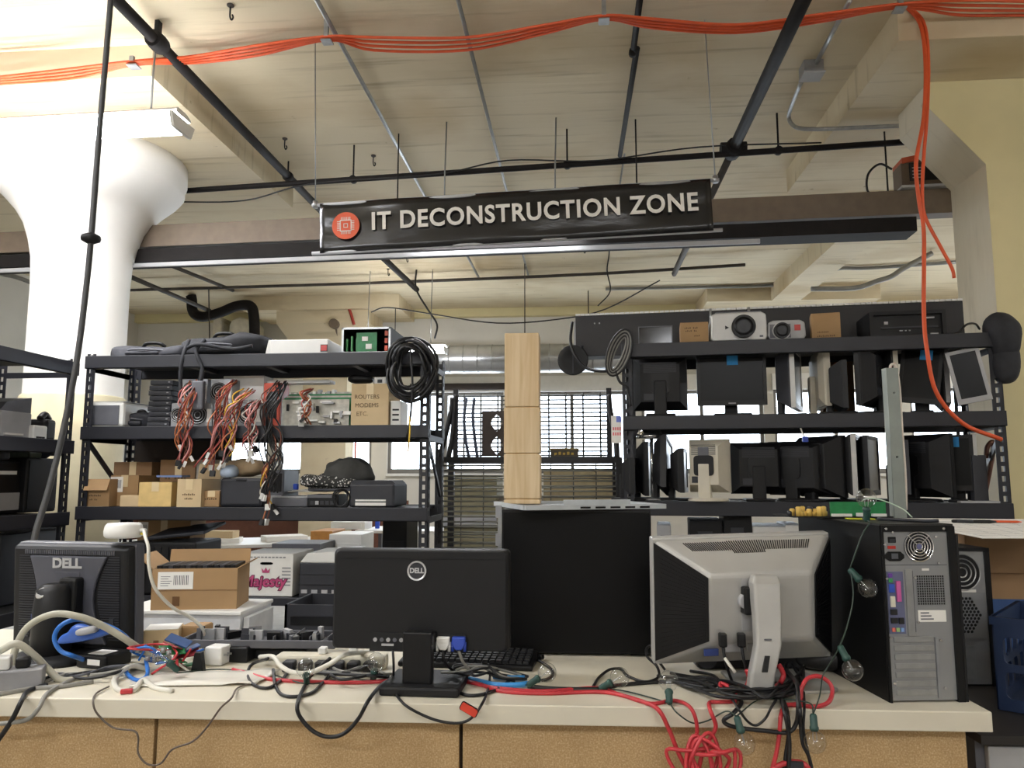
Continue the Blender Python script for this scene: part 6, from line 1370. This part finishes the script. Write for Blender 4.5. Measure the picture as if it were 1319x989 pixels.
# clear film on the bench
m = MB(); g = []
for j in range(8):
    for i in range(16):
        u, v = i / 15, j / 7; g.append((u * .3 - .15 + .03 * v, v * .12 - .06, .004 + .012 * max(0, noise.noise(Vector((u * 4, v * 3, 2)))) + .004 * v))
m.add(g, [(j * 16 + i, j * 16 + i + 1, (j + 1) * 16 + i + 1, (j + 1) * 16 + i) for j in range(7) for i in range(15)], True)
o = m.build('plastic_sleeve', M('milky_film', '#dcd8cc', .25, var=.04), None, 0, loc=Dk(258, 876, 0), rot=(0, 0, R_(8))); tag(o, 'creased milky plastic sleeve lying on the bench', 'sleeve'); s_ = o.modifiers.new('th', 'SOLIDIFY'); s_.thickness = .001
# pile of boards and bulbs
t = thing('parts_pile', 'small heap of circuit boards and coloured leads on the bench', 'electronics', Dk(205, 866, 0.001), R_(5))
rnd = random.Random(6)
for i in range(9): MB().box(-.03, -.02, 0, .03, .02, .003).build('board', (pcb, M('red_board', '#8a2f34', .5), M('blue_board', '#2a4a7c', .5))[i % 3], t, loc=(rnd.uniform(-.06, .08), rnd.uniform(-.02, .06), .006 + .008 * i), rot=(rnd.uniform(-.4, .4), rnd.uniform(-.4, .4), rnd.uniform(0, 3)))
for i in range(7): MB().lathe([(.006, 0), (.006, .012)], 10, (rnd.uniform(-.07, .08), rnd.uniform(-.03, .03), .05 * rnd.random() + .01)).build('capacitor', stl, t)
for k, mt in enumerate((bluec, red_m, bluec, whtc, red_m)): MB().tube(sp([(rnd.uniform(-.08, .1), rnd.uniform(-.05, .05), rnd.uniform(.005, .07)) for _ in range(5)], 6), .003, 6).build('lead', mt, t)
MB().prism([(-.016, 0), (.016, 0), (.008, .05), (-.008, .05)], -.01, .01).build('black_clip', blk, t, loc=(.1, .0, 0))
cable('white_loop', 'white cable loop beside the parts heap', 'cable', [Dk(192, 862), A(168, 858, 1.93), A(148, 874, 1.86), Dk(152, 888), Dk(172, 889), A(184, 876, 1.85), Dk(200, 886), Dk(222, 890)], .0065, whtc)
cable('blue_loop', 'short bright blue cable curl under the parts heap', 'cable', [A(160, 862, 1.93), Dk(168, 872), Dk(180, 876), A(190, 868, 1.9), A(188, 850, 1.95)], .005, bluec)
tag(MB().box(-.013, -.006, 0, .013, .006, .01).build('red_connector', red_m, None, .002, loc=Dk(163, 893, .001), rot=(0, 0, .4)), 'red connector block at the bench front left', 'connector')
# left cords
cable('thick_cable', 'thick pale cord arching in front of square monitor', 'cord', [Dk(14, 880), A(18, 842, 1.85), A(35, 808, 1.86), A(68, 791, 1.88), A(105, 795, 1.9), A(140, 810, 1.93), A(178, 834, 1.97), Dk(196, 846)], .0085, M('stone_cord', '#aaa797', .5))
cable('thick_cable', 'thick pale cord looping at the bench left edge', 'cord', [A(-30, 850, 1.78), A(0, 838, 1.78), A(22, 829, 1.79), A(45, 845, 1.82), A(62, 862, 1.85), Dk(80, 876), Dk(112, 872)], .0085, M('stone_cord2', '#b8b5a6', .5))
cable('blue_cable', 'bright blue network cable arching over the black brick', 'cable', [Dk(178, 842), A(160, 818, 1.97), A(130, 803, 1.95), A(98, 798, 1.92), A(78, 806, 1.9), A(70, 822, 1.9), A(78, 838, 1.9), A(95, 845, 1.9), Dk(114, 852)], .0055, bluec)
cable('grey_cable', 'grey cord lying along the bench front and over the edge', 'cord', [Dk(135, 870), Dk(98, 874), Dk(72, 886), Dk(58, 896), Fr(50, 912, .006), Fr(36, 926, .006), Fr(10, 931, .004), Fr(-40, 935, .004)], .005, gryc)
cable('grey_cable', 'grey cord lying flat at the bench far left', 'cord', [Dk(120, 878), Dk(80, 884), Dk(40, 887), Dk(0, 894), Dk(-60, 902)], .006, gryc)
cable('black_cable', 'short black cord hanging over the bench far left edge', 'cord', [Dk(60, 882), Dk(36, 890), Fr(27, 904, .006), Fr(16, 926, .006), Fr(0, 950, .004), Fr(-30, 990, .004)], .0055, blkc)
tg = thing('cable_tangle', 'tangle of dark leads lying under the square monitor', 'cables', Dk(110, 872))
for k in range(4): lead(tg, [Dk(45 + 12 * k, 880 - 2 * k), Dk(75 + 12 * k, 868, .012), Dk(110 + 10 * k, 874 - 5 * k, .008), Dk(150 + 6 * k, 866 - 3 * k, .02), Dk(170 + k * 5, 856)], .004, (blkc, gryc, blkc, gry2)[k])
cable('thin_lead', 'thin brown lead sagging over the bench edge in a wavy loop', 'cord', [Dk(140, 884), Dk(124, 893), Fr(120, 905, .004), Fr(126, 920, .004), Fr(146, 937, .0), Fr(172, 941, 0), Fr(178, 950, 0), Fr(178, 970, 0), Fr(190, 984, 0), Fr(207, 983, 0), Fr(222, 965, 0), Fr(248, 955, 0), Fr(266, 937, 0), Fr(284, 912, .004), Fr(298, 899, .004), Dk(306, 886), Dk(326, 880)], .0022, M('brown_lead', '#5d5147', .5))
# middle cords
cable('white_cable', 'white cable drooping in front of the cream power strip', 'cable', [Dk(335, 846, .02), A(352, 846, 1.95), A(362, 858, 1.9), A(378, 866, 1.88), A(400, 866, 1.88), A(425, 855, 1.9), A(448, 842, 1.93), Dk(480, 840, .02)], .006, whtc)
cable('black_loop', 'black cord loop left of the cream power strip', 'cord', [A(345, 848, 1.95), Dk(324, 856), Dk(319, 870), Dk(327, 882), Dk(345, 886), Dk(362, 876), Dk(372, 864)], .004, blkc)
cable('black_loop', 'black cord curl in front of the cream power strip', 'cord', [A(352, 862, 1.93), Dk(354, 880), Dk(362, 894), Dk(380, 897), Dk(402, 892), Dk(415, 880), Dk(428, 866)], .004, blkc)
cable('black_cable', 'black cord hanging in a deep loop left of wide monitor stand', 'cord', [A(425, 848, 1.93), Dk(402, 868), Dk(390, 888), Fr(383, 908, .006), Fr(387, 924, .004), Fr(404, 942, .002), Fr(424, 949, .002), Fr(444, 944, .002), Fr(462, 925, .004), Fr(474, 903, .006), Dk(488, 885), Dk(500, 876)], .0045, blkc)
cable('black_cable', 'black cord from the wide monitor ports drooping past red tag', 'cord', [A(506, 838, 1.862), A(507, 856, 1.85), Dk(507, 878), Dk(510, 893), Fr(522, 908, .006), Fr(545, 921, .004), Fr(568, 929, .003), Fr(592, 931, .003), Fr(608, 924, .003), Fr(620, 908, .005), Dk(627, 892), Dk(631, 872), A(630, 858, 1.93)], .003, blkc)
cable('black_cable', 'black cord curving on the bench right of wide monitor stand', 'cord', [Dk(578, 870), Dk(586, 886), Dk(600, 895), Dk(622, 894), Dk(644, 886), Dk(656, 876)], .004, blkc)
t = thing('red_tag', 'small red tag with black outline hanging on the bench edge', 'tag', Fr(604, 914, .012), rot=(0, R_(28), 0)); MB().prism(rrect(-.019, -.008, .019, .008, .004), -.002, .002).build('plate', M('tag_red', '#d8432c', .45), t); MB().prism(rrect(-.021, -.010, .021, .010, .005), .0021, .004).build('outline', blk, t)
cable('red_cable', 'red cable running along the bench then over its edge', 'cable', [Dk(300, 862), Dk(322, 868), Dk(350, 875), Dk(400, 878), Dk(460, 879), Dk(520, 876), Dk(585, 876), Dk(615, 880), Dk(645, 890), Dk(700, 893), Dk(760, 891), Dk(790, 893), Dk(826, 903), Fr(848, 914, .008), Fr(862, 940, .006), Fr(874, 970, .006), Fr(890, 1000, .006)], .0048, red_m)
cable('red_cable', 'second red cable beside the first by the glass bulbs', 'cable', [Dk(560, 872), Dk(600, 878), Dk(640, 886), Dk(700, 890), Dk(768, 886), Dk(800, 895), Dk(838, 906), Dk(868, 902), Fr(890, 912, .01), Fr(898, 940, .008), Fr(890, 965, .01), Fr(880, 1000, .012)], .0043, M('red_cable_b', '#b52f37', .4))
for k, pts in enumerate(([(588, 871), (612, 876), (640, 882), (668, 882), (680, 880)], [(636, 871), (655, 873), (676, 873)])):
    t = cable('blue_lead', ['long bright blue cable end lying behind the red cable', 'short bright blue cable end lying near the keyboard'][k], 'cable', [Dk(a, b, .008) for a, b in pts], .0065, M('sky_blue_cable', '#3a8ed0', .45))
cable('black_lead', 'black plug lead curling beside keyboard and bulb', 'cord', [Dk(690, 849, .008), Dk(698, 853, .01), Dk(708, 860), Dk(712, 868), Dk(706, 874), Dk(698, 876)], .004, blkc)
tag(MB().box(-.018, -.008, 0, .018, .008, .014).build('black_plug', blk, None, .003, loc=Dk(693, 850, .002), rot=(0, -.2, R_(-25))), 'black plug end lying right of the keyboard', 'plug')
cable('grey_black_cable', 'black and white cable lying along behind the red cable', 'cable', [Dk(680, 884), Dk(720, 887), Dk(770, 887), Dk(800, 882), Dk(860, 878), Dk(920, 882), Dk(960, 890)], .005, blkc)
cable('black_cable', 'black cord looping beside the black tower corner', 'cord', [Dk(764, 884), Dk(772, 872), Dk(786, 862, .01), Dk(800, 862), Dk(808, 870), Dk(830, 878), Dk(848, 872), A(846, 858, 2.0), A(834, 846, 2.05), A(833, 835, 2.08), A(840, 832, 2.08), A(845, 846, 2.05), Dk(856, 862)], .0035, blkc)
tg = thing('cable_tangle', 'tangle of dark leads piled on the keyboard right of the stand', 'cables', Dk(610, 868))
for k in range(7):
    rnd = random.Random(20 + k)
    lead(tg, [Dk(575 + rnd.uniform(-10, 10), 866, .03), Dk(590 + rnd.uniform(-5, 15), 862 + rnd.uniform(-6, 8), .04), Dk(615 + rnd.uniform(-5, 15), 864 + rnd.uniform(-8, 8), .035), Dk(640 + rnd.uniform(-8, 14), 868 + rnd.uniform(-6, 6), .02), Dk(662 + rnd.uniform(-8, 20), 872 + rnd.uniform(-3, 6), .01)], .0032, (blkc, gryc, blkc)[k % 3])
tg = thing('cable_tangle', 'tangle of dark leads left of the wide monitor stand', 'cables', Dk(460, 868))
for k in range(6):
    rnd = random.Random(40 + k)
    lead(tg, [Dk(430 + rnd.uniform(-30, 10), 862 + rnd.uniform(-4, 8), .01), Dk(450 + rnd.uniform(-15, 10), 870 + rnd.uniform(-8, 6), .02), Dk(478 + rnd.uniform(-8, 8), 866 + rnd.uniform(-8, 8), .02), Dk(500 + rnd.uniform(-8, 8), 872 + rnd.uniform(-5, 5), .008)], .0038, (blkc, blkc, gryc)[k % 3])
# right tangle around the silver monitor foot
tg = thing('cable_tangle', 'tangle of black cables around the silver monitor foot', 'cables', Dk(950, 885))
for k in range(9):
    rnd = random.Random(60 + k)
    lead(tg, [Dk(868 + rnd.uniform(-25, 25), 868 + rnd.uniform(-8, 16)), Dk(905 + rnd.uniform(-16, 16), 878 + rnd.uniform(-14, 14), .012), Dk(945 + rnd.uniform(-14, 14), 888 + rnd.uniform(-16, 10), .012 + .002 * k), Dk(985 + rnd.uniform(-14, 14), 894 + rnd.uniform(-10, 6), .012 + .002 * k), Dk(1018 + rnd.uniform(-14, 16), 884 + rnd.uniform(-14, 12), .02), Dk(1022 + rnd.uniform(-14, 14), 866 + rnd.uniform(-12, 8), .03)], .0038, blkc)
cable('black_cable', 'long black cord hanging in a flat loop below the silver monitor', 'cord', [Dk(880, 880), Dk(920, 888), Dk(948, 898), Dk(955, 905), Fr(945, 918, .012), Fr(932, 928, .012), Fr(945, 936, .012), Fr(985, 941, .012), Fr(1015, 943, .012), Fr(1026, 930, .012), Fr(1028, 905, .02), A(1026, 880, 1.8), Dk(1012, 862, .03)], .0045, blkc)
cable('black_cable', 'black cord sagging between the two hanging bulbs', 'cord', [Dk(938, 892), Fr(948, 908, .01), Fr(962, 928, .01), Fr(974, 934, .01), Fr(986, 925, .01), Fr(994, 910, .01), Dk(1004, 895)], .0028, blkc)
for lab, pts, r in (('black cord falling straight down left under silver monitor', [Dk(1000, 880, .01), Dk(1008, 900), Fr(1014, 918, .012), Fr(1016, 945, .01), Fr(1012, 975, .01), Fr(1008, 1010, .01)], .0048), ('black cord falling straight down beside the red one', [Dk(1005, 893, .01), Fr(1010, 914, .016), Fr(1015, 940, .018), Fr(1017, 965, .018), Fr(1014, 1010, .018)], .0045), ('black cord falling down right under silver monitor', [Dk(1022, 878, .01), Fr(1030, 908, .012), Fr(1031, 935, .01), Fr(1034, 958, .01), Fr(1042, 975, .01), Fr(1050, 1010, .01)], .004), ('thin black cord falling beside the right hanging bulb', [Dk(1035, 890), Fr(1036, 912, .008), Fr(1035, 940, .008), Fr(1040, 965, .008), Fr(1048, 1005, .008)], .003)):
    cable('black_cable', lab, 'cord', pts, r, blkc)
cable('red_cable', 'red cable loop standing at the silver monitor foot left', 'cable', [Dk(946, 905), Dk(948, 895, .012), Dk(938, 884, .02), Dk(928, 880, .02), Dk(930, 888, .015), Dk(942, 897, .01), Dk(944, 903), Dk(925, 904), Dk(914, 905), Fr(915, 915, .01), Fr(922, 935, .008), Fr(914, 952, .008), Fr(905, 970, .01), Fr(898, 1000, .01)], .0046, M('red_cable_c', '#b93239', .4))
cable('red_cable', 'red cable piece behind the silver monitor arm left', 'cable', [A(962, 862, 1.9), A(965, 872, 1.9), A(963, 882, 1.9), Dk(958, 892)], .006, red_m)
cable('red_cable', 'red cable piece curving right of the silver monitor arm', 'cable', [A(1003, 856, 1.9), A(1009, 868, 1.9), A(1006, 878, 1.9), Dk(1000, 884)], .006, red_m)
cable('red_cable', 'red cable ring standing left of the rear-facing tower', 'cable', [Dk(1010, 908), Dk(1030, 905), A(1032, 888, 1.82), A(1040, 874, 1.83), A(1055, 871, 1.84), A(1069, 880, 1.84), A(1072, 893, 1.83), A(1066, 905, 1.8), Dk(1050, 910), Dk(1028, 908), Dk(1012, 909), Fr(1006, 922, .01), Fr(1004, 945, .01), Fr(1000, 970, .01), Fr(992, 1000, .012)], .0048, M('red_cable_d', '#bd343b', .4))
t = thing('red_cable_coil', 'tangled hank of red cable hanging below the bench edge', 'cable coil', Fr(908, 975, .03))
rnd = random.Random(8)
for k in range(6):
    ph = rnd.uniform(0, 6); rx, rz_ = rnd.uniform(.025, .055), rnd.uniform(.03, .06)
    MB().tube([((k - 2) * .012 + math.cos(a) * rx, .008 * math.sin(a * 2 + ph) - .004 * k + .01, math.sin(a) * rz_ - .01 + .012 * math.sin(a * 2 + ph)) for a in [i * 2 * PI / 26 for i in range(26)]], .0042, 7, True).build('loop', red_m, t)
t = thing('red_cable_coil', 'short red cable bend below the bench with grey clip', 'cable coil', Fr(1025, 985, .014)); MB().tube(sp([(-.06, 0, -.02), (-.03, 0, .0), (.0, .005, .004), (.02, 0, .0), (.03, 0, -.02)], 6), .006, 8).build('bend', red_m, t); MB().box(-.012, -.008, -.005, .014, .008, .008).build('clip', gry, t)
cable('white_strip', 'short white cable tie sticking out under silver monitor', 'cable tie', [A(934, 848, 1.9), A(941, 858, 1.88), A(947, 866, 1.88)], .004, whtc)
for lab, px, ln in (('black power plug pushed into the silver monitor', 931, .05), ('black video plug pushed into the silver monitor', 955, .045)):
    p = A(px, 822, 1.925); t = thing('monitor_plug', lab, 'plug', p); MB().box(-.009, -.008, -.02, .009, .012, .012).build('shell', blk, t, .003); MB().tube(sp([(0, 0, -.02), (.003, -.005, -.05), (.012, 0, -.08), (.02, .01, -.1)], 5), .0035, 6).build('lead', blkc, t)
# ================================================================ string lights
t = thing('string_light', 'dark green string light with clear round bulbs trailing over tower and bench', 'string light', Tl(.02, .05))
o0 = Vector(t.location)
def bulb(pos, d, lab=None):
    pos = Vector(pos) - o0; d = Vector(d).normalized(); q = d.to_track_quat('Z', 'Y').to_euler()
    s = MB().lathe([(.005, -.012), (.0075, -.008), (.008, .012), (.0095, .014), (.0095, .018), (.007, .022)], 12).build('socket', M('socket_green', '#24463f', .5), t, loc=pos, rot=q)
    pr = [(.007, .022)] + [(.0225 * math.sin(a), .043 - .0225 * math.cos(a)) for a in [PI * (i / 12) for i in range(2, 13)]]
    MB().lathe(pr, 20).build('bulb', bulb_g, s, label='clear glass globe bulb')
    MB().tube(sp([(-.003, 0, .022), (-.004, 0, .036), (0, 0, .044), (.004, 0, .036), (.003, 0, .022)], 4), .0007, 5).build('filament', stl, s)
def wire(pts): MB().tube([p - o0 for p in sp(pts, 6)], .0016, 6).build('cord', grnc, t)
b1 = Tl(.0, .06, .014); bulb(b1, (0, -.1, 1))
b2 = A(1099, 738, 1.86); bulb(b2, (.5, -.2, -.6))
b3 = A(1085, 838, 1.8); bulb(b3, (.35, -.2, -.8))
b4 = Fr(1048, 927, .03); bulb(b4, (0, -.1, -1))
b5 = Fr(951, 930, .03); bulb(b5, (.25, -.1, -1))
b6 = Dk(862, 900, .012); bulb(b6, (.05, .6, .6))
b7 = Dk(778, 884, .014); bulb(b7, (.8, -.1, .5))
b8 = Dk(685, 879, .014); bulb(b8, (.8, .1, .5))
b9 = Dk(481, 872, .014); bulb(b9, (.2, -.3, .8))
b10 = Dk(225, 860, .03); bulb(b10, (-.5, -.3, .6)); b11 = Dk(395, 876, .014); bulb(b11, (.1, -.5, .7))
wire([Tl(.02, .12, .006), b1 + Vector((-.0, 0, -.01)), Tl(-.01, .03, .0), A(1110, 690, 1.86), b2 + Vector((-.006, 0, .012))])
wire([b2 + Vector((-.006, 0, .012)), A(1099, 770, 1.84), A(1090, 810, 1.82), b3 + Vector((-.004, 0, .012))])
wire([b3 + Vector((-.004, 0, .012)), A(1072, 850, 1.82), A(1060, 870, 1.82), A(1056, 895, 1.76), b4 + Vector((0, 0, .012))])
wire([b4 + Vector((0, 0, .012)), A(1042, 905, 1.74), Dk(1000, 900, .01), Dk(975, 902, .008), b5 + Vector((-.003, 0, .012))])
wire([b5 + Vector((-.003, 0, .012)), Fr(935, 916, .01), Fr(912, 928, .008), Fr(892, 931, .008), Fr(872, 918, .008), b6 + Vector((0, -.007, -.007))])
wire([b6 + Vector((0, -.007, -.007)), Dk(830, 896), Dk(800, 889), b7 + Vector((-.01, 0, -.006))])
wire([b7 + Vector((-.01, 0, -.006)), Dk(740, 888), Dk(710, 886), b8 + Vector((-.01, 0, -.006))])
wire([b8 + Vector((-.01, 0, -.006)), Dk(650, 880), Dk(580, 874), Dk(520, 872), b9 + Vector((0, 0, -.008))])
wire([b9 + Vector((0, 0, -.008)), Dk(440, 874), b11 + Vector((0, 0, -.008)), Dk(340, 866), Dk(280, 862), b10 + Vector((.006, 0, -.012))])
